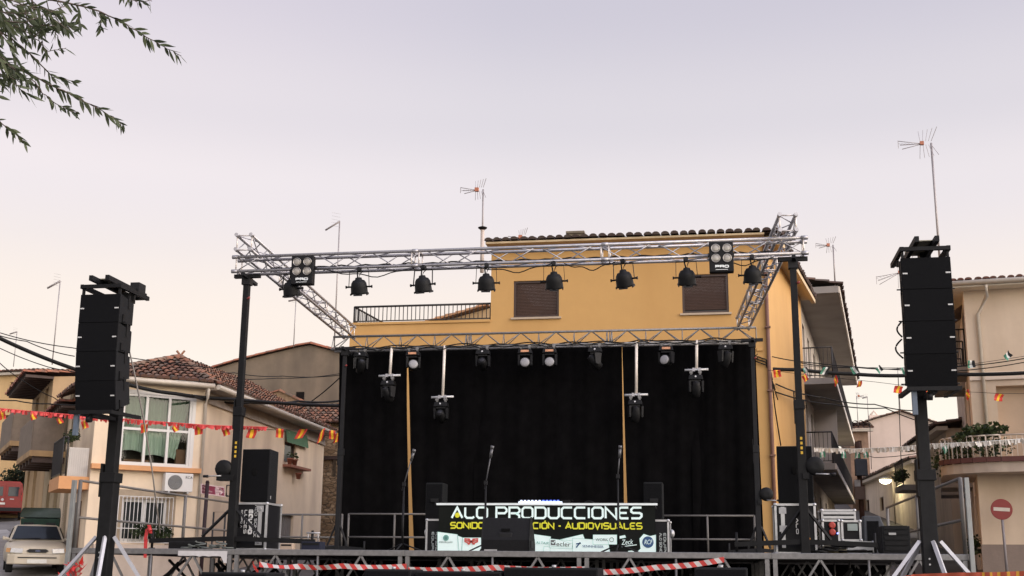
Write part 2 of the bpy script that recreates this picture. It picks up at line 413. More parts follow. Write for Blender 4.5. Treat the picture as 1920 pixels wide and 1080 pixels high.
def leafclump(mb, cpos, rad, n, size, flat=1.0, seedcol=None):
    for i in range(n):
        d = V((rnd.gauss(0, 1), rnd.gauss(0, 1), rnd.gauss(0, 1))); d.normalize(); d *= rad * rnd.random() ** .45; d.z *= flat
        p = V(cpos) + d; t = V((rnd.gauss(0, 1), rnd.gauss(0, 1), rnd.gauss(0, .7))).normalized(); a = t.cross(V((rnd.random(), rnd.random(), rnd.random()))).normalized()
        L = size * rnd.uniform(.6, 1.3); w = L * .33; mb.cs = rnd.random()
        mb.poly([p - t * L / 2, p + a * w, p + t * L / 2, p - a * w])
def leafmat(name, c1, c2, trans=.25):
    if name in MATS: return MATS[name]
    mt, n, l, b = _new(name)
    a = n.new('ShaderNodeAttribute'); a.attribute_name = 'shade'; rp = n.new('ShaderNodeValToRGB')
    rp.color_ramp.elements[0].color = tuple(c1) + (1,); rp.color_ramp.elements[1].color = tuple(c2) + (1,)
    l.new(a.outputs['Fac'], rp.inputs[0]); l.new(rp.outputs[0], b.inputs['Base Color']); b.inputs['Roughness'].default_value = .6
    tl = n.new('ShaderNodeBsdfTranslucent'); l.new(rp.outputs[0], tl.inputs[0]); mx = n.new('ShaderNodeMixShader'); mx.inputs[0].default_value = trans
    l.new(b.outputs[0], mx.inputs[1]); l.new(tl.outputs[0], mx.inputs[2]); l.new(mx.outputs[0], n['Material Output'].inputs[0])
    MATS[name] = mt; return mt

YEL = mat('ochre yellow render', (.555, .325, .115), .9, 0, .04, 2.2, .12, dark=(.47, .26, .085), dscale=.8, damt=.6)
CREAM = mat('cream render', (.62, .495, .365), .9, 0, .05, 2.5, .15, dark=(.42, .31, .21), dscale=.9, damt=.75)
WHITEW = mat('off-white render', (.77, .625, .45), .9, 0, .05, 2.5, .15, dark=(.47, .36, .26), dscale=.9, damt=.75)
PINKW = mat('pale pinkish render', (.74, .62, .53), .92, 0, .06, 1.5, .15, dark=(.45, .35, .30), dscale=.6, damt=.6)
GREYR = mat('weathered grey-brown render', (.225, .175, .122), .95, 0, .16, 1.6, .4, dark=(.11, .09, .068), dscale=1.0, damt=.8)
TANR = mat('tan render', (.46, .315, .17), .92, 0, .1, 1.8, .3, dark=(.25, .17, .10), dscale=.6, damt=.6)
STREETW = mat('dull white render', (.52, .46, .40), .9, 0, .06, 2, .2, dark=(.28, .24, .2), dscale=.7, damt=.6)  # one even greyish white for the apartment house
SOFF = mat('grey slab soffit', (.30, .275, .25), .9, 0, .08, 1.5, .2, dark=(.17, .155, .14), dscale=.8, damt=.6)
ORANGE = mat('orange painted ledge', (.60, .30, .13), .8, 0, .08, 4)
TILE = tilemat('old clay barrel tile', [(.05, .035, .028), (.20, .085, .05), (.33, .14, .075), (.24, .15, .10), (.15, .105, .075)])
TILER = tilemat('redder clay tile', [(.06, .03, .025), (.30, .10, .055), (.40, .15, .08), (.30, .14, .09)])
TILED = tilemat('dark weathered clay tile', [(.03, .022, .018), (.13, .075, .055), (.19, .10, .07), (.11, .08, .065)])
PVC = mat('white window frame', (.62, .60, .56), .4, 0, .04, 4)
GUT = mat('beige gutter', (.50, .44, .36), .5, 0, .08, 5)
SHUT = mat('brown roller shutter', (.066, .038, .029), .55, 0, .18, 4, stretch=(1, 1, 6))
GLASS = glass('dark window glass', (.03, .035, .035))
SILL = mat('stone sill', (.45, .36, .26), .8, 0, .1, 8)

# ================================================================== THE SETTING
# ground: one sheet, level plaza that climbs behind the stage
g = MB(); xs = [-900, -300, -120, -70] + [-50 + 2.5 * i for i in range(45)] + [90, 140, 320, 900]; ys = [-600, -200, -60, -30] + [-18 + 3 * i for i in range(40)] + [130, 180, 300]
for y in ys:
    for x in xs: g.v.append(V((x, y, min(gz(x, y), 14))))
for j in range(len(ys) - 1):
    for i in range(len(xs) - 1): g.face([j * len(xs) + i, j * len(xs) + i + 1, (j + 1) * len(xs) + i + 1, (j + 1) * len(xs) + i], True)
GROUND = mat('worn asphalt', (.15, .14, .13), .92, 0, .2, 2.2, .35, dark=(.055, .05, .047), dscale=.35, damt=.7)
struct(g.build('ground', GROUND))

# ---- yellow house behind the stage (facade parallel to the stage)
YB = 13.0
W = Wall((at(917, 800, YB).x, YB), 90)          # s runs to the right
sR = W.s_at(1441, 700); zE = W.z_at(1180, 452); sT = W.s_at(655, 650); zT = W.z_at(790, 606)
yh = thing('yellow_house', 'ochre yellow house with dark tiled eaves and two brown shutters, rising behind the black backdrop', 'house', (W.P.x, YB, 0))
r1 = W.rect(963, 526, 1048, 595); r2 = W.rect(1279, 514, 1366, 587)
mb = MB(); wallmesh(mb, W, 0, sR, 0, zE, [r1, r2], .16); wallmesh(mb, W, sT, 0, 0, zT, [], .1)
SW = Wall(W.pt(sR, 0), 10.7)                     # right flank, turned along the side street
sb = SW.s_at(1507, 700)
wallmesh(mb, SW, 0, sb, 0, zE, [])
pA, pB = W.pt(sT, 0), W.pt(sT, 0) + V((.4, 8, 0))
mb.poly([pA, pB, pB + V((0, 0, zT)), pA + V((0, 0, zT))])
bl = W.pt(0, 0); bk = bl + V((0, 9, 0)); mb.poly([bl, bk, bk + V((0, 0, zE)), bl + V((0, 0, zE))])
far = SW.pt(sb, 0); mb.poly([far, bk, bk + V((0, 0, zE)), far + V((0, 0, zE))])
mb.poly([W.pt(sT, zT - .02), W.pt(0, zT - .02), bk + V((0, -.1, zT - .02)), pB + V((0, 0, zT - .02))])
wbox(mb, W, sT - .04, zT - .30, -.003, zT - .25, .002, .05); wbox(mb, W, sT - .03, zT - .012, -.003, zT + .05, -.22, .04)
for zz in (W.z_at(1430, 655), W.z_at(1430, 672)): wbox(mb, W, W.s_at(1419, 660), zz - .04, sR - .12, zz + .03, .001, .05)
mb.build('wall', YEL, yh)
rf = MB(); up = V((0, 0, 1))
e0 = W.pt(-.12, zE + .02, .35); e1 = W.pt(sR + .35, zE + .02, .35); t0 = W.pt(-.12, zE + .95, -4.5); t1 = W.pt(sR + 1.1, zE + .95, -4.5)
tiles(rf, [e0, e1, t1, t0], .235, .42, .075)
f0 = W.pt(sR + .35, zE + .02, .35); f1 = SW.pt(sb + .3, zE + .02, .38); tiles(rf, [f0, f1, W.pt(sR - .5, zE + 1.2, -5.2)], .235, .42, .075)
rfo = rf.build('roof', TILED, yh)
sf = MB()
wbox(sf, W, -.1, zE - .04, sR + .01, zE + .01, .003, .36); wbox(sf, SW, .0, zE - .05, sb + .3, zE - .0, .003, .40)
wbox(sf, SW, .3, zE - .17, sb + .3, zE - .052, .30, .42)
sf.build('eaves_soffit', mat('pale eaves board', (.55, .42, .25), .8, 0, .1, 5), rfo)
ch = MB(); q0 = W.rect(1064, 434, 1093, 456, -1.1); zc_ = zat(438, W.pt(q0[0], 0, -1.1)); wbox(ch, W, q0[0], zE + .2, q0[2], zc_, -1.6, -1.1); wbox(ch, W, q0[0] - .04, zc_, q0[2] + .04, zc_ + .06, -1.64, -1.06)
ch.build('chimney', mat('old chimney render', (.17, .14, .10), .95, 0, .3, 5, .4), rfo)
for k, r in enumerate((r1, r2)):
    f_ = MB(); wframe(f_, W, r, .055, -.12, -.03); wn = f_.build('window', mat('dark brown frame', (.05, .028, .02), .5, 0, .2, 8), yh)
    s_ = MB(); a, b, cc, d = r; b2 = b + (.10 if k else .05); n = 22
    for i in range(n):
        z0 = b2 + (d - b2 - .06) * i / n; z1 = b2 + (d - b2 - .06) * (i + 1) / n
        s_.poly([W.pt(a + .056, z0, -.075), W.pt(cc - .056, z0, -.075), W.pt(cc - .056, z1 - .008, -.062), W.pt(a + .056, z1 - .008, -.062)])
        s_.poly([W.pt(a + .056, z1 - .008, -.062), W.pt(cc - .056, z1 - .008, -.062), W.pt(cc - .056, z1, -.077), W.pt(a + .056, z1, -.077)])
    s_.build('shutter', SHUT, wn); pane(W, (a + .055, b + .055, cc - .055, b2 + .01), -.11, GLASS, wn)
    l_ = MB(); wbox(l_, W, a - .06, b - .05, cc + .06, b - .001, -.1, .06); l_.build('sill', SILL, wn)
rl = MB(); A = W.pt(W.s_at(662, 600), zT + .05, -.1); B = W.pt(-.02, zT + .05, -.1); railing(rl, [A + V((.3, 3.2, 0)), A, B], W.z_at(790, 571) - zT - .05, .112, .013, .028, .06)
rl.build('terrace_railing', IRON, yh)
dp = MB(); pp = [W.pt(sR + .02, zE - .12, .06), W.pt(sR + .02, 0, .06)]; dp.bar(pp[0], pp[1], .05, 8)
for i in range(4): z = zE - .8 - 1.6 * i; wbox(dp, W, sR - .05, z, sR + .09, z + .04, .0, .13)
dp.build('drainpipe', mat('brown drainpipe', (.15, .07, .045), .6, 0, .2, 6), yh)
cb = MB(); z = W.z_at(1440, 690)
for k in range(3):
    pts = [W.pt(W.s_at(1420, 660), z + .35 - .1 * k, .06)] + [W.pt(sR - .3 + .05 * i, z + .3 - .07 * k - .02 * i, .07 + .01 * (i % 3)) for i in range(6)] + [SW.pt(.3 + .4 * k, z - .25 - .2 * k, .05)]
    cb.tube(pts, .016, 5)
cb.tube([SW.pt(.1, z - .1, .05), SW.pt(.5, z - .9, .05), SW.pt(1.3, z - 1.8, .05)], .018, 5)
cb.build('wall_cables', BLKM, yh)

# ---- white apartment house along the right street (deep roof slab and stacked balconies)
PW = dep(1507, 800, 39.0); AW = Wall(PW, 7.5)
def pix(p):
    q = V(p) - CAM; return 960 + F * q.dot(_r) / q.dot(_f), 540 - F * q.dot(_u) / q.dot(_f)
ov = .3
while pix(AW.pt(-.15, 9, ov))[0] < 1575: ov += .02
zt = zat(548, AW.pt(-.15, 0, ov)); L1 = 3
while pix(AW.pt(L1, zt, ov))[0] < 1606 and L1 < 30: L1 += .25
ap = thing('apartment_house', 'dull white apartment house along the side street with deep roof slab and stacked balconies', 'apartment house', (PW.x, PW.y, 0))
ops = []
zf = []
for k in range(4): zf.append(zt - 2.75 * (k + 1))
doors = []
for k in range(3):
    for sx in [v for v in (1.5, 4.2, 7.5, 11.5) if v + 1.3 < L1]:
        doors.append((sx, zf[k] + .05, sx + 1.1, zf[k] + 2.15))
mb = MB(); wallmesh(mb, AW, 0, L1, 0, zt, doors, .2)
fw = Wall(AW.pt(0, 0), -82); b0 = AW.pt(0, 0); b1 = b0 + AW.n * -9
mb.poly([b0, b1, b1 + up * zt, b0 + up * zt]); b2_ = AW.pt(L1, 0); b3 = b2_ + AW.n * -9
mb.poly([b2_, b3, b3 + up * zt, b2_ + up * zt])
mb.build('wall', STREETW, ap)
for dr in doors:
    f_ = MB(); wframe(f_, AW, dr, .07, -.16, -.08, 0, (.5,)); d_ = f_.build('balcony_door', mat('grey brown door', (.13, .10, .08), .6, 0, .2, 5), ap); pane(AW, dr, -.13, GLASS, d_)
def outw(px, py, z):  # overhang that puts the slab edge on the measured row
    d = ray(px, py); t = (z - CAM.z) / d.z; q = CAM + d * t; return (q - AW.P).dot(AW.n)
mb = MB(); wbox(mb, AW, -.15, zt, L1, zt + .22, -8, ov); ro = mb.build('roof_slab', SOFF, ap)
t_ = MB(); tiles(t_, [AW.pt(-.2, zt + .26, ov + .08), AW.pt(L1, zt + .26, ov + .08), AW.pt(L1, zt + 1.0, -2), AW.pt(-.2, zt + 1.0, -2)], .3, .45, .08); t_.build('roof_tiles', TILED, ro)
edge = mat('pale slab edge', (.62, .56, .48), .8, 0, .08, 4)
mb = MB(); wbox(mb, AW, -.15, zt - .02, L1, zt + .20, ov + .002, ov + .05); mb.build('slab_edge', edge, ro)
for k in range(3):
    z = zf[k]; o_ = (ov * .80, ov * .70, ov * .62)[k]; e_ = L1 - .3
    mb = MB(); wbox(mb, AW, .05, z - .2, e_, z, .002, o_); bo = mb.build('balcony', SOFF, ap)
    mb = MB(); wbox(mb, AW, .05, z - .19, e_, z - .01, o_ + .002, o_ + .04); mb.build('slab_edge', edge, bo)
    mb = MB(); railing(mb, [AW.pt(.1, z, .05), AW.pt(.1, z, o_ - .06), AW.pt(e_ - .1, z, o_ - .06)], 1.0, .13, .011, .022); mb.build('railing', IRON, bo)
    if k == 1:
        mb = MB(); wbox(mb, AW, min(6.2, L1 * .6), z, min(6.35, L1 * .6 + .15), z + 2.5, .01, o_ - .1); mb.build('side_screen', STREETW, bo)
zz = zf[2]
pb = MB()
for i in range(5): leafclump(pb, AW.pt(1.4 + i * 1.2, zz + .55, ov * .4), .45, 90, .16)
pb.build('balcony_plants', leafmat('dark pot plants', (.015, .025, .012), (.06, .085, .03)), ap)

# ---- cream corner house on the right
PC = dep(1822, 760, 31.0); CF = Wall(PC, 99.4); CS = Wall(PC, 9.4)
sE = CF.s_at(1935, 760) + 3.5; zc = CF.z_at(1860, 543); LS = 16.0
co = thing('corner_house', 'cream corner house with white eaves and a rounded balcony full of plants', 'house', (PC.x, PC.y, 0))
zb = CF.z_at(1880, 872); zd_ = CF.z_at(1880, 1021)
w_up = CF.rect(1872, 722, 1960, 845); o1 = [(w_up[0], zb + .02, w_up[2], w_up[3])]
sd = []
for s0 in (2.4, 6.2, 10.5): sd.append((s0, zb - 2.6, s0 + .8, zb - .6))
sd2 = [(s0, zb + .1, s0 + .8, zb + 2.2) for s0 in (1.6, 5.0, 9.0)]; sd3 = [(s0, zb + 3.0, s0 + .8, zb + 4.7) for s0 in (1.6, 5.0, 9.0) if zb + 4.7 < zc - .2]
mb = MB(); wallmesh(mb, CF, 0, sE, zd_, zc, o1, .35); wallmesh(mb, CS, 0, LS, zd_ - .6, zc, sd + sd2 + sd3, .2, 1)
q = CS.pt(LS, 0); q2 = q + CF.d * sE; mb.poly([q, q2, q2 + up * zc, q + up * zc]); q3 = CF.pt(sE, 0); mb.poly([q3, q2, q2 + up * zc, q3 + up * zc])
mb.build('wall', [CREAM, PINKW], co)  # street flank coloured paler than the front to make up for weak light
mb = MB(); wbox(mb, CF, -.03, -.5, sE, zd_, -.2, .035); wbox(mb, CS, .0, -.5, LS, zd_ - .6, -.2, .03)
mb.build('plinth', mat('grey brown plinth render', (.24, .185, .15), .95, 0, .12, 3, .4, dark=(.14, .11, .09)), co)
mb = MB(); a, b, cc, d = o1[0]; wbox(mb, CF, a, b, cc, d, -.36, -.30); mb.build('terrace_wall', mat('tan terrace wall', (.52, .38, .26), .9, 0, .06, 3, .2), co)
mb = MB(); wbox(mb, CF, 0, CF.z_at(1870, 712), sE, CF.z_at(1870, 697), .003, .05); mb.build('string_course', mat('pale band', (.64, .53, .42), .85, 0, .05, 3), co)
for r in sd + sd2 + sd3:
    f_ = MB(); wframe(f_, CS, r, .07, -.15, -.05, 0, (.5,)); d_ = f_.build('window', mat('dark brown joinery', (.07, .045, .035), .6, 0, .2, 6), co); pane(CS, r, -.11, GLASS, d_)
ro_ = MB(); ec = V(PC.to_tuple()) ; ec.z = 0
def cpt(a, bb, z): return ec + CF.d * a + CS.d * bb + up * z   # a along the front, bb into the street
wb = [cpt(-.55, -.5, zc), cpt(sE + .5, -.5, zc), cpt(sE + .5, LS + .4, zc), cpt(-.55, LS + .4, zc)]
ro_.hexa(wb + [p + up * .14 for p in wb]); rr_ = ro_.build('eaves', mat('white eaves', (.66, .60, .50), .8, 0, .05, 3), co)
t_ = MB(); tp = [cpt(3.5, 4.2, zc + .85), cpt(sE - 1, 4.2, zc + .85)]
tiles(t_, [wb[0] + up * .16, wb[1] + up * .16, tp[1], tp[0]], .2, .4, .05); tiles(t_, [wb[3] + up * .16, wb[0] + up * .16, tp[0], cpt(3.5, LS - 4, zc + .85)], .25, .4, .085)
t_.build('roof', TILER, co)
gt = MB(); gt.tube([wb[0] + up * .1 - CS.d * .06, wb[1] + up * .1 - CS.d * .06], .065, 8); gt.tube([CF.pt(.55, zc + .02, .56), CF.pt(.55, zc - .25, .45), CF.pt(.32, zc - .65, .07), CF.pt(.32, zb + .1, .07)], .05, 8); gt.build('gutter', GUT, co)
# rounded balcony that wraps the corner
bal = MB(); ring = []
for i in range(9):
    w = math.pi / 2 * i / 8; ring.append(cpt(1.15 - 1.75 * math.sin(w) - .25, -.05 - 1.15 * math.cos(w) + .25, 0))
out = [cpt(sE, -1.05, 0)] + [cpt(2.2, -1.05, 0)] + ring[1:-1] + [cpt(-.85, .8, 0), cpt(-.85, 2.6, 0)]
inn = [cpt(.02, 2.6, 0), cpt(.02, -.02, 0), cpt(sE, -.02, 0)]
poly = out + inn
z0, z1 = zb - .24, zb
bal.poly([p + up * z1 for p in poly]); bal.poly([p + up * z0 for p in poly])
for p, q in zip(out[:-1], out[1:]): bal.poly([p + up * z0, q + up * z0, q + up * z1, p + up * z1])
bo = bal.build('balcony', mat('balcony slab', (.47, .38, .30), .9, 0, .08, 3, .2, dark=(.27, .21, .17)), co)
rl = MB(); railing(rl, [p + up * zb for p in out], .66, .12, .01, .02, .07); rl.build('railing', mat('pale painted rail', (.55, .47, .38), .6, 0, .1, 6), bo)
bx = MB()
for p, q in zip(out[:-3], out[1:-2]):
    cpx = (p + q) / 2; bx.flat(p + up * (zb + .07), q + up * (zb + .07), .16, .12)
bx.build('planter', mat('terracotta planter', (.10, .035, .028), .8, 0, .15, 6), bo)
LEAF2 = leafmat('balcony foliage', (.012, .022, .010), (.07, .10, .03))
pl = MB()
for i in range(8): leafclump(pl, out[1].lerp(out[0], i / 7) + up * (zb + .42 + .15 * rnd.random()) + CS.d * .1, .34, 110, .11)
for p in out[2:9]: leafclump(pl, p + up * (zb + .38) + CS.d * .1 + CF.d * .1, .26, 70, .10)
pl.build('balcony_plants', LEAF2, bo); pl = MB()
sC, zC = CF.hit(1832, 810, .55); leafclump(pl, CF.pt(sC, zC, .55), .42, 240, .13, .45); leafclump(pl, CF.pt(sC + .4, zC + .05, .55), .36, 180, .13, .5); leafclump(pl, CF.pt(sC - .35, zC - .12, .6), .25, 90, .12, .5)
for i in range(3): pl.bar(CF.pt(sC - .2 + .3 * i, zb + .05, .5), CF.pt(sC - .15 + .25 * i, zC, .55), .02, 5)
pl.build('potted_shrub', LEAF2, bo); pl = MB()
leafclump(pl, cpt(-.75, 1.2, zb + .2), .4, 110, .13); 
pl.build('trailing_plant', LEAF2, bo)
for i in range(6):
    q = out[1].lerp(out[0], (i + .3) / 6.5) + CS.d * .22; pt_ = MB(); pt_.lathe([(.07, 0), (.10, .18), (.115, .18), (.115, .22)], 10, Matrix.Translation(q + up * (zb + .02))); pt_.build('flower_pot', mat('balcony terracotta', (.24, .085, .05), .8, 0, .2, 8), bo)
fl = MB()
for dx, dz in ((0, 0), (.05, .05), (-.04, .03), (.9, .1), (1.6, -.05)): leafclump(fl, cpt(2.6 + dx, -1.15, zb + .62 + dz), .05, 14, .06)
fl.build('red_flowers', leafmat('geranium red', (.30, .01, .008), (.5, .03, .015)), bo)
# small iron balconies down the side street
for k, (s0, z) in enumerate(((1.2, zb + 2.75), (4.2, zb + 2.75), (4.2, zb - .1), (7.6, zb - .1))):
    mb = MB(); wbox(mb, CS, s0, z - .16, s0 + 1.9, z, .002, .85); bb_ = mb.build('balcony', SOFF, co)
    mb = MB(); railing(mb, [CS.pt(s0 + .05, z, .02), CS.pt(s0 + .05, z, .8), CS.pt(s0 + 1.85, z, .8), CS.pt(s0 + 1.85, z, .02)], 1.0, .13, .01, .02); mb.build('railing', IRON, bb_)
mb = MB(); p0 = CS.pt(1.0, zb + 5.0, .0); mb.poly([CS.pt(.6, zb + 4.3, .02), CS.pt(2.6, zb + 4.3, .02), CS.pt(2.6, zb + 3.7, .9), CS.pt(.6, zb + 3.7, .9)]); mb.poly([CS.pt(.6, zb + 3.7, .9), CS.pt(2.6, zb + 3.7, .9), CS.pt(2.6, zb + 3.45, .9), CS.pt(.6, zb + 3.45, .9)])
mb.build('awning', mat('brown awning cloth', (.25, .18, .13), .9, 0, .1, 6), co)
vine = MB(); leafclump(vine, CS.pt(1.0, CF.z_at(1836, 1022), .15), .28, 120, .13); vine.build('wall_plant', LEAF2, co)
# ---- white house on the left corner
C1 = dep(170, 880, 33.0); WF = Wall(C1, 50); LF = WF.s_at(377, 850); C2 = WF.pt(LF, 0)
WS = Wall(C2, .6); LS2 = WS.s_at(607, 850); WL = Wall(C1, -36.7)
zg = WF.z_at(300, 722); zg2 = zg
wh = thing('white_house', 'white house with clay tile roof, big green-curtained window and an outdoor cooling unit', 'house', (C1.x, C1.y, 0))
rw = WF.rect(226, 741, 357, 873); rg = WF.rect(226, 936, 312, 1016)
rs = WS.rect(533, 830, 553, 868); rs = (rs[0], rs[1], rs[2] + .1, rs[3]); rdoor = WS.rect(527, 966, 549, 1030); rdoor = (rdoor[0], .9, rdoor[2], rdoor[3])
mb = MB(); wallmesh(mb, WF, 0, LF, 0, zg, [rw, rg], .22); wallmesh(mb, WS, 0, LS2, 0, zg - .15, [rs, rdoor], .2); wallmesh(mb, WL, 0, 6.0, 0, zg, [], .2)
e3 = WS.pt(LS2, 0); e4 = WL.pt(6.0, 0); mb.poly([e3, e4, e4 + up * zg, e3 + up * zg])
mb.build('wall', WHITEW, wh)
# roof
E0 = WF.pt(-.25, zg + .12, .35); E1 = WF.pt(LF + .12, zg + .12, .38); E2 = WS.pt(LS2 + .2, zg - .03, .42)
E1b = WS.pt(-.05, zg + .12, .42)
APX = dep(338, 672, 37.6); B2 = WS.pt(LS2 + .2, zg + 1.25, -3.6); E3 = WL.pt(5.5, zg + .12, .35)
rf = MB(); tiles(rf, [E0, E1, APX], .22, .36, .08); tiles(rf, [E1b, E2, B2, APX], .22, .36, .08); tiles(rf, [E3, E0, APX], .22, .36, .08)
ridge(rf, E1, APX + up * .05, .1); ridge(rf, APX + up * .03, B2, .1); ridge(rf, E0, APX + up * .05, .1)
rfo = rf.build('roof', TILE, wh)
fin = MB()
for s_ in (-1, 1): fin.tube([APX + up * .05, APX + V((.06 * s_, 0, .16)), APX + V((.13 * s_, 0, .24))], .035, 6)
fin.build('ridge_finial', TILE, rfo)
gt = MB(); gt.tube([WF.pt(-.2, zg + .04, .36), WF.pt(LF + .15, zg + .04, .38)], .075, 8); gt.tube([WS.pt(-.1, zg + .03, .44), WS.pt(LS2, zg - .13, .46)], .075, 8)
gt.tube([WF.pt(LF, zg - .02, .36), WF.pt(LF + .02, zg - .3, .2), WF.pt(LF + .02, zg - .45, .06), WF.pt(LF + .02, .3, .06)], .045, 8)
gt.build('gutter', GUT, rfo)
sf = MB(); sf.poly([WF.pt(-.2, zg - .02, 0), WF.pt(LF, zg - .02, 0), WF.pt(LF + .1, zg - .02, .36), WF.pt(-.2, zg - .02, .36)]); sf.poly([WS.pt(0, zg - .04, 0), WS.pt(LS2, zg - .2, 0), WS.pt(LS2, zg - .2, .42), WS.pt(0, zg - .04, .42)])
sf.poly([WS.pt(0, zg - .04, .002), WS.pt(LS2, zg - .2, .002), WS.pt(LS2, zg - .55, .06), WS.pt(0, zg - .4, .06)])
sf.build('eaves_soffit', mat('grey eaves board', (.42, .36, .30), .9, 0, .12, 3, dark=(.22, .19, .16)), rfo)
# big bay window
f_ = MB(); wframe(f_, WF, rw, .07, -.05, .05, 0, (.345, .67), (.50,)); wframe(f_, WF, (rw[0] - .1, rw[1] - .08, rw[2] + .1, rw[3] + .1), .1, -.02, .07); wn = f_.build('window', PVC, wh)
a, b, cc, d = rw; zm = b + (d - b) * .5
cu = MB()
def curtain(mb, W, x0, x1, z0, z1, o, folds, amp, sweep=0):
    n = 40; K = len(mb.v)
    for i in range(n + 1):
        t = i / n; x = x0 + (x1 - x0) * t; oo = o + amp * math.sin(folds * 2 * math.pi * t + .6 * math.sin(7 * t)); mb.v.append(W.pt(x - sweep * t, z0 + .06 * math.sin(3 * t), oo)); mb.v.append(W.pt(x, z1, oo * 1.0))
    for i in range(n): mb.face([K + 2 * i, K + 2 * i + 2, K + 2 * i + 3, K + 2 * i + 1], True)
w3 = (cc - a) / 3
curtain(cu, WF, a, a + w3, b + .35, d, -.16, 4, .03); curtain(cu, WF, a + w3, a + 2 * w3, b + .25, d, -.16, 4, .03); curtain(cu, WF, a + 2 * w3, cc, b + .2, d, -.16, 4, .03, .35)
cu.build('curtain', mat('green curtain', (.46, .55, .44), .9, 0, .1, 3), wn)
dk = MB(); wbox(dk, WF, a, b, cc, d, -.6, -.55); dk.build('dark_interior', mat('dim room', (.05, .04, .03), 1, 0, .4, 1), wn)
pane(WF, (a, b, cc, zm), -.02, clear('clear pane'), wn)
p_ = MB()
for i in range(3):
    p_.poly([WF.pt(a + w3 * i + .05, zm + .05, -.018), WF.pt(a + w3 * (i + 1) - .05, zm + .05, -.018), WF.pt(a + w3 * (i + 1) - .05, d - .08, -.018), WF.pt(a + w3 * i + .05, d - .08, -.018)])
tg = clear('tinted pane').copy(); tg.name = 'green tinted pane'
for nd in tg.node_tree.nodes:
    if nd.type == 'BSDF_TRANSPARENT': nd.inputs[0].default_value = (.40, .47, .42, 1)
p_.build('upper_pane', tg, wn)
bxs = MB(); wbox(bxs, WF, cc - .32, b, cc - .05, b + .5, -.3, -.15); wbox(bxs, WF, a + .2, b, a + .9, b + .16, -.32, -.2); bxs.build('stored_box', mat('brown cardboard', (.22, .12, .07), .9), wn)
sl = MB(); wbox(sl, WF, -.02, WF.z_at(300, 885), LF - .02, WF.z_at(300, 876), .003, .22); sl.build('ledge', ORANGE, wh)
# ground floor window with bars
f_ = MB(); wframe(f_, WF, rg, .08, -.16, -.08, 0, (.5,)); wn2 = f_.build('window', PVC, wh); pane(WF, rg, -.13, GLASS, wn2)
su = MB(); a, b, cc, d = rg; wbox(su, WF, a - .22, b - .1, a - .002, d + .25, -.01, .025); wbox(su, WF, cc + .002, b - .1, cc + .22, d + .25, -.01, .025); wbox(su, WF, a - .002, d + .002, cc + .002, d + .25, -.01, .025)
su.build('stone_surround', mat('sandstone surround', (.34, .27, .19), .9, 0, .15, 6, .2), wn2)
br = MB()
for i in range(15): x = a - .12 + (cc - a + .24) * i / 14; br.bar(WF.pt(x, b - .02, .14), WF.pt(x, d + .06, .14), .011, 5)
for z in (b - .02, b + .35, d + .06): br.flat(WF.pt(a - .12, z, .14), WF.pt(cc + .12, z, .14), .03, .02)
br.build('window_bars', mat('white bars', (.6, .58, .55), .5, 0, .05, 6), wn2)
lf = MB()
for i in range(6): leafclump(lf, WF.pt(a + (cc - a) * (.35 + .13 * i), b + .22 + .1 * rnd.random(), .1), .2, 70, .13)
lf.build('window_plants', LEAF2, wn2)
st = MB(); wbox(st, WF, -.05, b - .33, LF + .1, b - .2, .003, .16); st.build('base_course', mat('dark red brick course', (.13, .055, .04), .9, 0, .2, 6), wh)
wbx = MB(); wbox(wbx, WF, -.05, .2, LF + .1, b - .34, .003, .13); wbox(wbx, WF, .2, b - .195, LF + .2, b - .08, .004, .28); wbx.build('plinth', mat('pale plinth', (.5, .41, .33), .9, 0, .1, 3, .2, dark=(.3, .24, .2)), wh)
# green awning window, door on the long side
f_ = MB(); wframe(f_, WS, rs, .06, -.15, -.06); wn3 = f_.build('window', mat('brown joinery', (.10, .06, .04), .6, 0, .2, 5), wh); pane(WS, rs, -.1, GLASS, wn3)
aw = MB(); z1 = WS.z_at(545, 808); z2 = WS.z_at(552, 834); x0 = rs[0] - .1; x1 = WS.s_at(573, 830)
n = 12; K = len(aw.v)
for i in range(n + 1):
    x = x0 + (x1 - x0) * i / n; wv = .012 * math.sin(i * 2.1)
    aw.v += [WS.pt(x, z1, .05), WS.pt(x, (z1 + z2) / 2 + .02, .08 + wv), WS.pt(x, z2 - .02 * (i % 2), .12 + wv)]
for i in range(n):
    for j in (0, 1): aw.face([K + 3 * i + j, K + 3 * i + 3 + j, K + 3 * i + 4 + j, K + 3 * i + 1 + j], True)
aw.build('green_awning', mat('green awning cloth', (.085, .17, .095), .9, 0, .12, 6), wh)
d_ = MB(); wbox(d_, WS, rdoor[0], rdoor[1], rdoor[2], rdoor[3], -.14, -.09)
for i in range(6): x = rdoor[0] + (rdoor[2] - rdoor[0]) * (i + .5) / 6; wbox(d_, WS, x - .012, rdoor[1] + .05, x + .012, rdoor[3] - .05, -.088, -.07)
d_.build('door', mat('grey metal door', (.22, .20, .18), .6, 0, .12, 5, stretch=(1, 1, .3)), wh)
sh = MB(); zs_ = rs[1] - .1; wbox(sh, WS, rs[0] - .1, zs_ - .08, rs[2] + .8, zs_, .0, .3)
sh.build('window_shelf', mat('terracotta shelf', (.26, .11, .07), .9), wh)
for i, dx in enumerate((.05, .5, .95)):
    pt_ = MB(); cpos = WS.pt(rs[0] + dx, zs_ + (.0 if i < 2 else -.42), .2); pt_.lathe([(.07, 0), (.10, .17), (.115, .17), (.115, .21)], 10, Matrix.Translation(cpos)); po = pt_.build('flower_pot', mat('terracotta', (.28, .10, .06), .8, 0, .15, 8), wh)
    if i < 2: l_ = MB(); leafclump(l_, cpos + up * .3, .14, 30, .1); l_.build('plant', LEAF2, po)
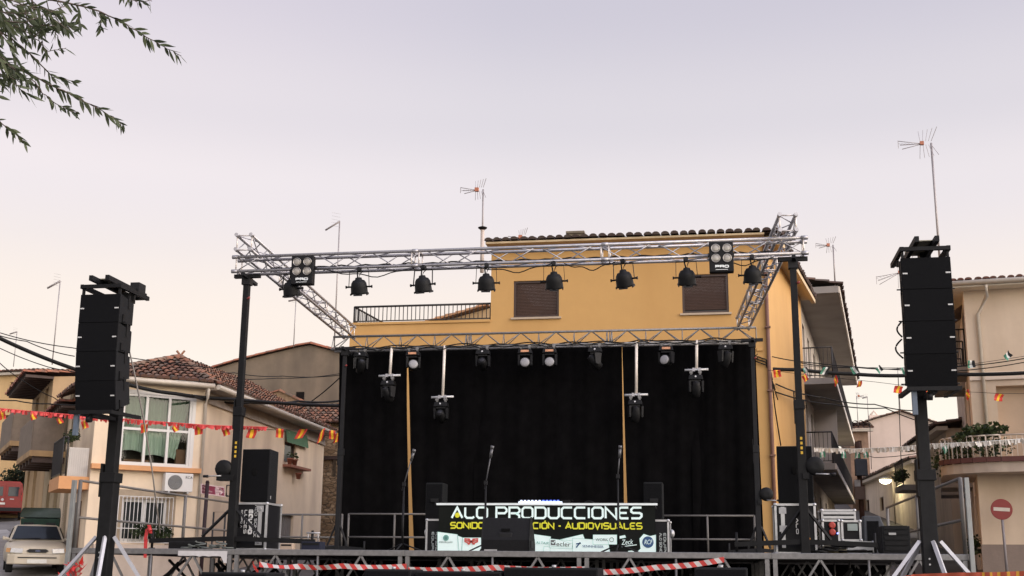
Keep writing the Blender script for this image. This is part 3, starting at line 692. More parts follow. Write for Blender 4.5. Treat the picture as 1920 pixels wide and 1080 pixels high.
# side bays toward the left street: recessed loggia with white parapet and orange slab
lo = WL; zA = WF.z_at(150, 893); 
mb = MB(); wbox(mb, WL, .1, zA - .34, 2.2, zA, .002, .78); lg = mb.build('balcony', ORANGE, wh)
mb = MB(); wbox(mb, WL, .13, zA, .17, zA + .78, .06, .58)
for i in range(9): o_ = .07 + .5 * i / 9; wbox(mb, WL, .115, zA + .02, .129, zA + .76, o_, o_ + .03)
rlb = MB(); railing(rlb, [WL.pt(.14, zA, .62), WL.pt(.14, zA, .74), WL.pt(2.15, zA, .74)], 1.05, .11, .012, .022); rlb.build('railing', IRON, lg)
mb.build('parapet', mat('white corrugated parapet', (.52, .48, .43), .8, 0, .08, 3), lg)
lf = MB()
for i in range(3): leafclump(lf, WL.pt(.25 + .6 * i, zA + 1.15, .45), .2, 70, .10)
lf.build('balcony_plants', LEAF2, lg)
pt_ = MB(); pt_.lathe([(.1, 0), (.16, .28), (.17, .3)], 12, Matrix.Translation(WL.pt(.3, zA + 1.75, .15))); pt_.build('wall_pot', mat('terracotta', (.28, .1, .06), .8), wh)
dr = MB(); wbox(dr, WL, 1.1, zA - 2.9, 2.1, zA - .6, .002, .04); dr.build('side_door', mat('brown side door', (.12, .08, .055), .6, 0, .2, 5), wh)
# outdoor cooling unit on the facade
qa = WF.rect(303, 889, 355, 923)
acu = thing('air_conditioner', 'white outdoor air conditioner with round grey fan on the white house wall', 'air conditioner', WF.pt(qa[0], qa[1], .05))
mb = MB(); wbox(mb, WF, qa[0], qa[1], qa[2], qa[3], .06, .36); mb.build('casing', mat('white enamel', (.66, .64, .60), .4, 0, .04, 4), acu, .015)
xm = qa[0] + (qa[2] - qa[0]) * .36; zm2 = (qa[1] + qa[3]) / 2; FM = Matrix.Translation(WF.pt(xm, zm2, .365)) @ WF.n.to_track_quat('Z', 'Y').to_matrix().to_4x4(); rr = (qa[3] - qa[1]) * .40
mb = MB(); mb.lathe([(rr, -.004), (rr, .004), (rr * .95, .012)], 28, FM); fg = mb.build('fan_grille', mat('dark fan', (.12, .12, .115), .5, 0, .2, 10), acu)
mb = MB()
for k in range(1, 7):
    r_ = rr * k / 6.5; pts = [FM @ V((r_ * math.cos(t * math.pi / 12), r_ * math.sin(t * math.pi / 12), .018)) for t in range(25)]; mb.tube(pts, .006, 4)
mb.build('guard_rings', mat('grey guard', (.3, .3, .29), .5), fg)
text_mesh('nameplate', 'RCA', .10, BLK, acu, WF.pt(qa[2] - .22, qa[3] - .14, .365), WF.d, up)
mb = MB(); wbox(mb, WF, qa[0] + .1, qa[1] - .05, qa[0] + .15, qa[1], .0, .36); wbox(mb, WF, qa[2] - .15, qa[1] - .05, qa[2] - .1, qa[1], .0, .36); mb.build('bracket', STEEL, acu)

# ---- grey gable house behind
DG = 50.0
gp = [dep(x, y, DG) for x, y in ((372, 700), (440, 680), (582, 649), (640, 664))]
Gd = V((1, .0, 0)); YG = dep(582, 649, DG).y
GW = Wall((at(372, 700, YG).x, YG), 90)
gh = thing('gable_house', 'weathered grey-brown gable wall with a thin clay tile verge behind the white house', 'house', (GW.P.x, YG, 0))
prof = [(372, 699), (400, 692), (440, 680), (500, 665), (555, 652), (582, 647), (612, 655), (660, 668), (690, 690)]
P_ = [at(x, y, YG) for x, y in prof]
mb = MB(); bot = [V((P_[-1].x, YG, 0)), V((P_[0].x, YG, 0))]; hole = (at(556, 735, YG), at(570, 752, YG))
for p, q in zip(P_[:-1], P_[1:]): mb.poly([V((p.x, YG, 0)), V((q.x, YG, 0)), q, p])
for p in (P_[0], P_[-1]): mb.poly([V((p.x, YG, 0)), p, p + V((0, 9, 0)), V((p.x, YG + 9, 0))])
mb.build('wall', GREYR, gh)
rf = MB(); 
for p, q in zip(P_[:-1], P_[1:]):
    if q.x > p.x: tiles(rf, [p + V((0, -.14, .03)), p + V((0, 9, .03)), q + V((0, 9, .03)), q + V((0, -.14, .03))], .26, .4, .06)
    rf.cs = .6; ridge(rf, p + V((0, -.05, .05)), q + V((0, -.05, .05)), .09, .4)
rf.build('roof', TILER, gh)
mb = MB(); mb.b2((hole[0].x, YG - .03, hole[1].z), (hole[1].x, YG - .005, hole[0].z)); mb.build('vent_opening', mat('dark hole', (.012, .01, .009), 1), gh)

# ---- ruined stone outhouse
YR = 27.5; RW = Wall((at(560, 800, YR).x, YR), 90)
sh_ = thing('stone_outhouse', 'rough brown rubble stone wall with patched clay tile roof beside the white house', 'outbuilding', (RW.P.x, YR, 0))
x0 = 0; x1 = RW.s_at(650, 800); zr_ = RW.z_at(620, 790)
mb = MB(); wallmesh(mb, RW, 0, x1, 0, zr_, [RW.rect(621, 858, 630, 894)], .3); mb.poly([RW.pt(0, 0), RW.pt(0, 0) + V((0, 7, 0)), RW.pt(0, zr_) + V((0, 7, 0)), RW.pt(0, zr_)])
mb.build('wall', stone('rubble stone', (.34, .215, .11), (.62, .43, .25), (.26, .19, .115), 4.2), sh_)
rf = MB(); tiles(rf, [RW.pt(-1.6, zr_, .25), RW.pt(x1 + .3, zr_ - .1, .25), RW.pt(x1 + .3, zr_ + 1.3, -3.5), RW.pt(-1.6, zr_ + 1.5, -3.5)], .22, .36, .075)
ga, gb, gc = at(490, 744, YR + 2), at(524, 733, YR + 2), at(575, 757, YR + 2)
for p, q in ((ga, gb), (gb, gc)): ridge(rf, p, q, .085, .3)
rf.build('roof', TILE, sh_)
mb = MB(); mb.poly([ga, gb, gc, gc + V((0, 0, -1.2)), ga + V((0, 0, -.5))]); mb.build('small_gable', mat('patchy ochre mortar', (.30, .2, .115), .95, 0, .35, 6, .5, dark=(.1, .07, .05)), sh_)
mb = MB(); mb.flat(RW.pt(x1 - 2.1, RW.z_at(620, 860), .06), RW.pt(x1, RW.z_at(620, 858), .06), .08, .14); mb.build('beam', WOODD, sh_)

# ---- row of houses along the left street
def streethouse(name, label, s0, s1, ztop, zeave, wallm, roofm, ops, balcs, eave=.9, endang=50, endlen=6.0, rise=1.2):
    """house of the left row: street front on the line WL from s0 to s1, end wall facing the square"""
    K = WL.pt(s0, 0); t = thing(name, label, 'house', (K.x, K.y, gz(K.x, K.y)))
    mb = MB(); wallmesh(mb, WL, s0, s1, 0, zeave, ops, .22); EW = Wall(K, endang)
    a, b = EW.pt(0, 0), EW.pt(endlen, 0); mb.poly([a, b, b + up * ztop, a + V((0, 0, zeave))]); mb.build('wall', wallm, t)
    rf = MB(); hi = zeave + rise; wn = -WL.n
    tiles(rf, [WL.pt(s0 - .15, zeave + .05, eave), WL.pt(s1, zeave + .05, eave), WL.pt(s1, hi, -3.2), WL.pt(s0 - .15, hi, -3.2)], .24, .4, .08); ro = rf.build('roof', roofm, t)
    mb = MB(); mb.poly([WL.pt(s0 - .15, zeave, 0), WL.pt(s1, zeave, 0), WL.pt(s1, zeave + .03, eave - .02), WL.pt(s0 - .15, zeave + .03, eave - .02)])
    n = int((s1 - s0) / .45)
    for i in range(n): x = s0 - .1 + (s1 - s0) * i / n; wbox(mb, WL, x, zeave - .1, x + .09, zeave - .003, .0, eave - .06)
    mb.build('timber_eaves', WOODD, ro)
    for r in ops:
        f_ = MB(); wframe(f_, WL, r, .08, -.2, -.1, 0, (.5,)); d_ = f_.build('window', mat('old brown joinery', (.11, .06, .04), .7, 0, .25, 5), t); pane(WL, r, -.15, GLASS, d_)
    for b0, b1, z, o_, hp in balcs:
        mb = MB(); wbox(mb, WL, b0, z - .18, b1, z, .002, o_); bo_ = mb.build('balcony', BALT, t)
        mb = MB(); wbox(mb, WL, b0, z, b0 + .05, z + hp, .1, o_ - .05); wbox(mb, WL, b0 + .06, z, b1, z + hp, o_ - .07, o_ - .02); mb.build('parapet', mat('grey brown parapet board', (.20, .155, .115), .85, 0, .2, 4), bo_)
        mb = MB()
        for i in range(5): x = b0 + .1 + (b1 - b0 - .3) * i / 4; wbox(mb, WL, x, z - .36, x + .12, z - .182, .003, o_ - .1)
        mb.build('joists', WOODD, bo_)
    return t, EW
BALT = mat('ochre balcony underside', (.42, .27, .13), .9, 0, .15, 3, dark=(.2, .13, .08))
K1 = WL.pt(4.0, 0); K2 = WL.pt(10.8, 0); zl1 = zat(760, K1); zl2 = zat(706, K2); zl2t = zat(690, K2)
zbA = zat(847, WL.pt(6.2, 0, .9)); zbB = zat(838, WL.pt(15, 0, .9))
OLIVE = mat('olive tan render', (.40, .31, .19), .9, 0, .12, 2, dark=(.22, .17, .1))
streethouse('lean_to_house', 'small tan house with low lean-to tiled roof beside the white house balcony', 4.0, 10.7, zl1 + .7, zl1, OLIVE, TILER, [(4.8, zbA + .05, 5.7, zbA + 2.0), (7.6, zbA + .05, 8.5, zbA + 2.0), (5.0, gz(K1.x, K1.y) + .1, 5.9, zbA - .7), (6.6, gz(K1.x, K1.y) + .7, 7.5, zbA - .8), (8.6, gz(K1.x, K1.y) + .8, 9.5, zbA - .8)], [(5.6, 9.6, zbA, 1.05, 1.05)], .5, 48, 4.5, .35)
streethouse('balcony_house', 'tan street house with a blank end wall, timber eaves and a projecting upper balcony', 10.8, 17.4, zl2t, zl2, TANR, TILER, [(12.0, zbB + .05, 13.0, zbB + 2.0), (15.0, zbB + .05, 16.0, zbB + 2.0), (13.2, 3.2, 14.2, zbB - .8), (15.6, 3.4, 16.4, zbB - .8)], [(12.4, 17, zbB, 1.1, 1.1)], 1.0, 62, 4.2, .35)

# tall tan block behind the row, far yellow house at the bend
def boxhouse(name, label, px0, px1, ptop, D, wallm, roofm, ang=90, depth=9, rise=1.2, wins=(), over=.3, group=None, ptop1=None):
    P0 = dep(px0, ptop, D); Wd = Wall(P0, ang); s1 = Wd.s_at(px1, ptop); z = Wd.z_at((px0 + px1) / 2, ptop)
    if s1 < 0: Wd.d = -Wd.d; s1 = -s1
    t = thing(name, label, 'house', (P0.x, P0.y, 0)); rs_ = [Wd.rect(*w) for w in wins]
    m_ = MB(); wallmesh(m_, Wd, 0, s1, 0, z, rs_, .2); b_ = -Wd.n * depth
    for s in (0, s1): q = Wd.pt(s, 0); m_.poly([q, q + b_, q + b_ + up * z, q + up * z])
    m_.build('wall', wallm, t)
    m_ = MB(); tiles(m_, [Wd.pt(-over, z + .06, over), Wd.pt(s1 + over, z + .06, over), Wd.pt(s1 + over, z + rise, -depth / 2), Wd.pt(-over, z + rise, -depth / 2)], .28, .42, .085); ro = m_.build('roof', roofm, t)
    m_ = MB(); wbox(m_, Wd, -over + .05, z - .1, s1 + over - .05, z + .03, .003, over - .04); m_.build('eaves', GUT, ro)
    for r in rs_:
        f_ = MB(); wframe(f_, Wd, r, .07, -.15, -.08, 0, (.5,)); d_ = f_.build('window', mat('old brown joinery', (.11, .06, .04), .7), t); pane(Wd, r, -.12, GLASS, d_)
    return t, Wd, s1, z
boxhouse('far_yellow_house', 'pale yellow house with brown tiled roof at the far bend behind the red van', -60, 72, 701, 66, mat('pale yellow render', (.62, .42, .20), .9, 0, .05, 2, dark=(.48, .31, .14)), TILE, 96, 9, .75, [(18, 716, 42, 740), (8, 778, 30, 812)])

# ---- right street: far houses
t, Wd, s1, z = boxhouse('row_house', 'low cream house with wooden eaves under the lit street lamp', 1722, 1614, 886, 50, mat('cream row render', (.74, .64, .52), .9, 0, .06, 2, dark=(.42, .35, .27)), TILED, -3.4, 7, .8, [(1624, 937, 1630, 962), (1650, 932, 1657, 958)], .35)
YP = 66.0; PWl = Wall((at(1602, 800, YP).x, YP), 90)
PGR = mat('faded pink gable render', (.60, .48, .40), .92, 0, .07, 1.5, .15, dark=(.42, .33, .27), dscale=.6, damt=.7); ph = thing('pale_gable_house', 'pale pinkish gable house closing the far end of the side street', 'house', (PWl.P.x, YP, 0))
prof = [(1602, 799), (1640, 786), (1690, 772), (1740, 789), (1790, 806)]
P_ = [at(x, y, YP) for x, y in prof]; mb = MB()
for p, q in zip(P_[:-1], P_[1:]): mb.poly([V((p.x, YP, 0)), V((q.x, YP, 0)), q, p])
p = P_[0]; mb.poly([V((p.x, YP, 0)), p, p + V((0, 9, 0)), V((p.x, YP + 9, 0))]); mb.build('wall', PGR, ph)
rf = MB()
for p, q in zip(P_[:-1], P_[1:]): tiles(rf, [p + V((0, -.25, .04)), p + V((0, 9, .04)), q + V((0, 9, .04)), q + V((0, -.25, .04))], .28, .42, .07)
ro = rf.build('roof', TILE, ph)
mb = MB(); a_, b_ = at(1631, 794, YP + 3), at(1650, 778, YP + 3); mb.b2((a_.x, YP + 3, a_.z), (b_.x, YP + 3.8, b_.z)); mb.tube([V((a_.x + .1, YP + 3.4, b_.z)), V(((a_.x + b_.x) / 2, YP + 3.4, b_.z + .35)), V((b_.x - .1, YP + 3.4, b_.z))], .07, 6); mb.build('chimney', PINKW, ro)
t, Wd, s1, z = boxhouse('brick_house', 'narrow brown house with small windows squeezed beside the apartment house', 1592, 1627, 806, 63, mat('brown patched render', (.28, .18, .12), .95, 0, .35, 3, .3, dark=(.1, .07, .05)), TILE, 92, 7, .8, [(1608, 826, 1616, 848)])
b_, Wb, s1b, zb_ = boxhouse('balcony_row_house', 'cream house with planted balcony far along the side street', 1775, 1716, 822, 41, mat('light cream render', (.72, .61, .49), .9, 0, .06, 2, dark=(.4, .33, .26)), TILED, .4, 5, .6, [(1740, 930, 1748, 975)], .4)
zq = Wb.z_at(1700, 926); mb = MB(); wbox(mb, Wb, max(0, s1b - 2.2), zq - .2, s1b - .1, zq, .002, .9); bo_ = mb.build('balcony', SOFF, b_)
mb = MB(); 
for i in range(9): leafclump(mb, Wb.pt(s1b - .2 - .24 * i, zq + .35 + .1 * rnd.random(), .8), .22, 60, .11)
mb.build('balcony_plants', LEAF2, bo_)
mb = MB(); railing(mb, [Wb.pt(s1b - .1, zq, .85), Wb.pt(max(0, s1b - 2.2), zq, .85)], .95, .13); mb.build('railing', IRON, bo_)

pr = [at(818, 606, 26), at(918, 578, 26), at(918, 612, 26)]
t = thing('tiled_roof_house', 'low ochre house whose tiled roof slope shows behind the terrace railing', 'house', (pr[1].x, 26, 0))
mb = MB(); a, b = pr[0], pr[1]; mb.poly([V((a.x, 26, 0)), V((b.x + 2, 26, 0)), V((b.x + 2, 26, b.z)), b, a]); mb.build('wall', TANR, t)
rf = MB(); tiles(rf, [a + V((-.3, -.3, 0)), a + V((-.3, 6, 0)), b + V((0, 6, .06)), b + V((0, -.3, .06))], .26, .4, .08); ridge(rf, a + V((0, -.2, .05)), b + V((0, -.2, .08)), .1); rf.build('roof', tilemat('pale orange tile', [(.25, .12, .05), (.50, .26, .12), (.42, .20, .09)]), t)
# raised pavement along the left row of houses
mb = MB(); n = 16
for i in range(n + 1):
    s_ = -.5 + 24 * i / n; a, b = WL.pt(s_, 0, -.05), WL.pt(s_, 0, 2.2); za, zb2 = gz(a.x, a.y) + .17, gz(b.x, b.y) + .17; mb.v += [V((a.x, a.y, za)), V((b.x, b.y, zb2)), V((b.x, b.y, zb2 - .35))]
for i in range(n):
    k = 3 * i; mb.face([k, k + 1, k + 4, k + 3]); mb.face([k + 1, k + 2, k + 5, k + 4])
struct(mb.build('pavement', CONC))
# ---- trees on the left street
DKL = leafmat('dark street tree', (.008, .014, .008), (.035, .05, .022))
for i, (px, py, D, rad, h) in enumerate(((16, 868, 73, 2.3, 0), (44, 915, 62, 1.3, 0))):
    p = dep(px, py, D); gzz = gz(p.x, p.y); t = thing('street_tree', ('dark broad tree behind the red van', 'smaller dark bushy tree between the red van and the balcony house')[i], 'tree', (p.x, p.y, gzz))
    mb = MB(); mb.tube([(p.x, p.y, gzz - .1), (p.x + .1, p.y, (gzz + p.z) / 2), p], .16, 8, r2=.06)
    for k in range(5): w = k * 1.3; mb.tube([V((p.x, p.y, p.z - rad * .6)), p + V((math.cos(w) * rad * .7, math.sin(w) * rad * .7, .3 * rad * (k % 3 - .5)))], .05, 5, r2=.02)
    mb.build('trunk', mat('dark bark', (.06, .045, .035), .95, 0, .3, 9, .5), t)
    mb = MB()
    for k in range(16):
        d = V((rnd.gauss(0, 1), rnd.gauss(0, 1), rnd.gauss(0, 1))).normalized() * rad * rnd.uniform(.2, .85); leafclump(mb, p + d, rad * .42, 170, .20)
    mb.build('crown', DKL, t)
# ================================================================== STAGE
ZD = 1.6; SEC = 2.6155; YT = .6; ZT = 6.029; YRR = 7.517; ZR = 5.977
XT0, XT1 = 2.10, 11.16; XR0, XR1 = 1.555, 10.615
DECK = mat('black stage plywood', (.02, .019, .018), .8, 0, .3, 4)
# platform sections, five side by side
def make_section():
    t = thing('stage_platform', 'x', 'stage platform', (0, 0, 0), group='black stage platform sections standing side by side')
    mb = MB(); mb.b2((.03, .03, ZD - .05), (SEC - .03, 7.95, ZD - .012)); mb.build('deck_panel', DECK, t)
    mb = MB()
    mb.b2((.0, 0, ZD - .085), (SEC, .05, ZD - .0)); mb.b2((0, 7.95, ZD - .085), (SEC, 8, ZD))
    mb.b2((0, .051, ZD - .08), (.028, 7.949, ZD)); mb.b2((SEC - .028, .051, ZD - .08), (SEC, 7.949, ZD)); mb.build('edge_rail', ALU2, t, .006, seg=1)
    for y in (.025, 2.6, 5.3, 7.975):
        for x in (.055, SEC - .055):
            mb = MB(); mb.b2((x - .03, y - .025, .0), (x + .03, y + .025, ZD - .087)); mb.build('leg', ALU2, t)
        mb = MB(); mb.bar((SEC / 2, y, .02), (SEC / 2, y, ZD - .087), .018, 6)
        for x in (SEC * .25, SEC * .75):
            mb.flat((x, y, ZD - .09), (x - SEC * .24, y, .55), .03, .03, (0, 1, 0)); mb.flat((x + .012, y, ZD - .09), (x + SEC * .23, y, .55), .03, .03, (0, 1, 0))
        mb.flat((.1, y + .04, .5), (SEC - .1, y + .04, .5), .03, .03); mb.build('brace_frame', ALU2, t)
    mb = MB()
    for x in (.4, 1.3, 2.2):
        mb.flat((x, .3, .4), (x + .1, 3.0, ZD - .15), .035, .035); mb.flat((x + .1, 5.0, .4), (x, 2.6, ZD - .15), .035, .035)
    for k, (xa, xb) in enumerate(((.2, 1.2), (2.4, 1.4), (.3, 1.9))): mb.flat((xa, 1.2 + k, .3), (xb, 1.25 + k, ZD - .2), .05, .05, (0, 1, 0))
    mb.build('scissor_brace', BLKM, t)
    return t
sec0 = make_section()
secl = ['aluminium edged stage platform section at the far end with the white car beyond its leg', 'stage platform section under the flight case marked ALO and its loudspeaker', 'stage platform section under the wedge monitor and the banner\'s first word', 'stage platform section in the middle right, carrying the end of the banner', 'stage platform section at the end beside the no entry sign, under the black equipment']
for i in range(5):
    if i == 0: sec0['label'] = secl[0]
    else: dup(sec0, Matrix.Translation((SEC * i, 0, 0)), secl[i])
# scuffed white cloth under the first section's edge
mb = MB(); K = 0; n = 16
for i in range(n + 1): x = 1.75 + .78 * i / n; mb.v += [V((x, -.012, ZD - .03)), V((x, -.014, ZD - .10 - .02 * rnd.random() - .10 * (i > 14)))]
for i in range(n): mb.face([2 * i, 2 * i + 2, 2 * i + 3, 2 * i + 1])
single('torn_cloth', mb, mat('dirty white cloth', (.55, .53, .52), .9), 'torn white cloth strip hanging from the first stage section edge', 'cloth', (2.1, 0, ZD))

# trusses ------------------------------------------------------------
def square_truss(name, label, p, q, w, h, up=(0, 0, 1), r=.026, br=.010, pitch=.42, joints=3, group=None):
    """four-chord box truss: p,q run along the lower near chord"""
    p, q = V(p), V(q); L = (q - p).length; tdir = (q - p).normalized(); upv = V(up); side = tdir.cross(upv).normalized() * -1
    if (side.y < 0 and abs(tdir.x) > .5) or (side.x < 0 and abs(tdir.y) > .5): side = -side
    upn = side.cross(tdir).normalized()
    if upn.z < 0: upn = -upn
    t = thing(name, label, 'truss', p, group=group)
    off = [V((0, 0, 0)), upn * h, side * w, side * w + upn * h]
    for o_ in off:
        mb = MB(); mb.bar(p + o_, q + o_, r, 10)
        for k in range(joints + 1): c0 = p + tdir * (L * k / joints) + o_; mb.bar(c0 - tdir * .05, c0 + tdir * .05, r * 1.25, 8)
        mb.build('chord', ALU, t)
    mb = MB(); n = int(L / pitch / 2) * 2
    for A, B, ph in ((off[0], off[1], 0), (off[2], off[3], 1), (off[1], off[3], 0), (off[0], off[2], 1)):
        for i in range(n):
            a, b = (A, B) if (i + ph) % 2 == 0 else (B, A)
            mb.bar(p + tdir * (L * (i + .06) / n) + a, p + tdir * (L * (i + .94) / n) + b, br, 6)
    mb.build('lattice', ALU, t)
    mb = MB()
    for k in range(joints + 1):
        for d_ in ((-.06, .06) if 0 < k < joints else ((.02,) if k == 0 else (-.02,))):
            c0 = p + tdir * (L * k / joints + d_)
            mb = MB()
            for a, b in ((0, 1), (1, 3), (3, 2), (2, 0)): mb.bar(c0 + off[a], c0 + off[b], .012, 6)
            mb.build('end_frame', mat('pale bolted frames', (.72, .66, .6), .4, .5, .08, 8), t)
    return t
square_truss('lighting_truss', 'front aluminium box truss carrying the row of par cans and blinders', (XT0, YT, ZT), (XT1, YT, ZT), .24, .24)
zs0 = ZT + .24 + .055
L0 = at(443, 470, YT - .25); R0 = at(1463, 440, YT - .25)
L1_, R1_ = at(645, 615, YRR + .35), at(1382, 604, YRR + .35)
square_truss('lighting_truss', 'side aluminium box truss against open sky, ending above the terrace railing', (L0.x, YT - .25, zs0), (L1_.x, YRR + .35, zs0), .24, .24, joints=3)
square_truss('lighting_truss', 'side aluminium box truss crossing beside the second brown shutter toward the rear', (R0.x + .0, YT - .25, zs0), (R1_.x, YRR + .35, zs0), .24, .24, joints=3)
# rear truss: triangular, apex up
t = thing('lighting_truss', 'rear triangular aluminium truss above the black backdrop, hung with moving heads', 'truss', (XR0, YRR, ZR))
h = .30; LR = XR1 - XR0
for dy, dz in ((-.14, 0), (.14, 0), (0, h)): mb = MB(); mb.bar((XR0, YRR + dy, ZR + dz), (XR1, YRR + dy, ZR + dz), .025, 10); mb.build('chord', ALU2, t)
mb = MB(); n = 24
for s_ in (-.14, .14):
    for i in range(n):
        x0, x1 = XR0 + LR * i / n, XR0 + LR * (i + 1) / n
        if i % 2 == 0: mb.bar((x0, YRR + s_, ZR), (x1, YRR, ZR + h), .011, 6)
        else: mb.bar((x0, YRR, ZR + h), (x1, YRR + s_, ZR), .011, 6)
    for i in range(0, n + 1, 2): mb.bar((XR0 + LR * i / n + .01, YRR + s_, ZR), (XR0 + LR * i / n + .01, YRR, ZR + h), .009, 6)
for i in range(n): mb.bar((XR0 + LR * i / n, YRR - .14, ZR), (XR0 + LR * (i + 1) / n, YRR + .14, ZR), .008, 5)
for k in (1, 2):
    for d_ in (-.05, .05):
        for s_ in (-.14, .14): mb.bar((XR0 + LR * k / 3 + d_, YRR + s_, ZR), (XR0 + LR * k / 3 + d_, YRR, ZR + h), .013, 6)
mb.build('lattice', ALU2, t)
cable = mat('black rubber cable', (.012, .012, .012), .6)
mb = MB(); pts = []
for i in range(120):
    x = XR0 + .3 + (LR - .5) * i / 119; pts.append((x, YRR - .16 + .02 * math.sin(i * .9), ZR + .035 + .03 * math.sin(i * .47) * math.sin(i * .13)))
mb.tube(pts, .014, 5); mb.tube([(x, y - .02, z - .05 + .02 * math.sin(k)) for k, (x, y, z) in enumerate(pts)], .011, 5)
mb.build('cable_run', cable, t)
# cables sagging under the front truss
mb = MB()
for xa, xb in ((XT0 + 1.6, XT0 + 3.0), (XT0 + 4.0, XT0 + 5.2), (XT0 + 5.4, XT0 + 6.2), (XT0 + 7.6, XT0 + 8.6)):
    pts = [(xa + (xb - xa) * i / 14, YT + .05, ZT - .03 - .10 * math.sin(math.pi * i / 14) * (1 + .3 * math.sin(i))) for i in range(15)]; mb.tube(pts, .009, 5)
pts = [(XT0 + .6 + 8 * i / 80, YT + .03 + .02 * math.sin(i), ZT + .04 + .012 * math.sin(i * 1.7)) for i in range(81)]; mb.tube(pts, .013, 5)
single('truss_cables', mb, cable, 'thin black cables lying along and sagging under the front truss', 'cable', (XT0 + 4, YT, ZT))

# lifting towers ------------------------------------------------------
def lift_tower(label, x, y, z0, z1, bx=.12, outr=1.3, winch=-1, col=None, marks=True, brace=False, head=True):
    t = thing('lifting_tower', label, 'lifting tower', (x, y, z0)); col = col or BLKM
    zj = z0 + (z1 - z0) * .50
    mb = MB(); mb.b2((x - bx / 2, y - bx / 2, z0), (x + bx / 2, y + bx / 2, zj)); mb.build('outer_mast', col, t, .008)
    mb = MB(); mb.b2((x - bx * .38, y - bx * .38, zj), (x + bx * .38, y + bx * .38, z1)); mb.build('inner_mast', col, t, .006)
    kc = .62 if bx < .2 else .54; mb = MB(); mb.b2((x - bx * kc, y - bx * kc, zj - .09), (x + bx * kc, y + bx * kc, zj + .05)); mb.b2((x - bx * kc, y - bx * kc * .9, zj - .3), (x - bx * .5, y + bx * .2, zj + .18)); mb.build('collar', col, t, .006)
    if outr:
        for dx, dy in ((-1, 0), (1, 0), (0, 1)):
            mb = MB(); mb.flat((x + dx * .05, y + dy * .05, z0 + .17), (x + dx * outr, y + dy * outr, z0 + .13), .06, .07); mb.bar((x + dx * outr * .97, y + dy * outr * .97, z0), (x + dx * outr * .97, y + dy * outr * .97, z0 + .3), .02, 8); mb.lathe([(.06, 0), (.05, .025)], 10, Matrix.Translation((x + dx * outr * .97, y + dy * outr * .97, z0)))
            mb.flat((x + dx * .05, y + dy * .05, z0 + .62), (x + dx * outr * .36, y + dy * outr * .36, z0 + .2), .035, .035, (.3, .4, 1)); mb.build('outrigger', col, t)
    if winch:
        zw = z0 + 1.13; xw = x + winch * (bx / 2 + .12)
        mb = MB(); WM = Matrix.Translation((xw, y - .04, zw + .12)) @ Matrix.Rotation(R(90), 4, 'X'); mb.lathe([(.05, -.07), (.12, -.07), (.135, -.04), (.135, .03), (.12, .05), (.05, .06)], 20, WM)
        mb.b2((xw - .09, y - .1, zw - .07), (x, y + .08, zw + .02)); wo = mb.build('winch', BLKM, t)
        mb = MB(); mb.bar((xw, y - .13, zw - .0), (xw + winch * .2, y - .16, zw - .01), .01, 6); mb.build('crank', STEEL, wo)
        mb = MB(); mb.bar((xw + winch * .2, y - .16, zw - .01), (xw + winch * .28, y - .16, zw - .01), .022, 8); mb.build('crank_handle', BLK, wo)
    if marks:
        mb = MB()
        for i in range(4): mb.b2((x - .012, y - bx / 2 - .004, z0 + 1.42 + .07 * i), (x + .02, y - bx / 2 - .002, z0 + 1.46 + .07 * i))
        mb.build('yellow_mark', mat('yellow decal', (.65, .40, .03), .6), t)
    if head:
        mb = MB(); mb.flat((x - .22, y - .0, z1 + .03), (x + .22, y + .0, z1 + .03), .07, .06); mb.flat((x, y - .22, z1 + .02), (x + .05, y + .26, z1 - .05), .06, .05); mb.b2((x - .07, y - .07, z1 - .12), (x + .07, y + .07, z1 + .0)); mb.build('fork_head', BLK, t)
        mb = MB(); mb.bar((x + bx * .35, y - .06, z1 - .36), (x + bx * .7, y - .07, z1 - .34), .018, 8); mb.build('lock_pin', mat('red knob', (.22, .03, .025), .5), t)
    return t
xL = 2.28; xRt = 10.98; YL = YT + .12
zleg = ZT - .06
lift_tower('tall black lifting tower under the truss end, beside the ALO flight case', xL, YL, ZD, zleg - .03, .125, 1.35, -1)
lift_tower('tall black lifting tower before the black cabinet, under the truss end near the apartments', xRt, YL, ZD, zleg - .03, .125, 1.0, 1)
DG_ = mat('dark grey mast', (.018, .018, .019), .6, 0, .2, 6)
xa = at(651, 800, YRR - .05).x; xb_ = at(1413, 800, YRR - .05).x
lift_tower('dark rear lifting tower along the backdrop edge by the stone wall', xa - .02, YRR - .35, ZD, ZR - .06, .10, .6, 0, DG_, False, True)
lift_tower('dark rear lifting tower along the backdrop edge by the yellow house', xb_ + .02, YRR - .35, ZD, ZR - .06, .10, .6, 1, DG_, False, True)

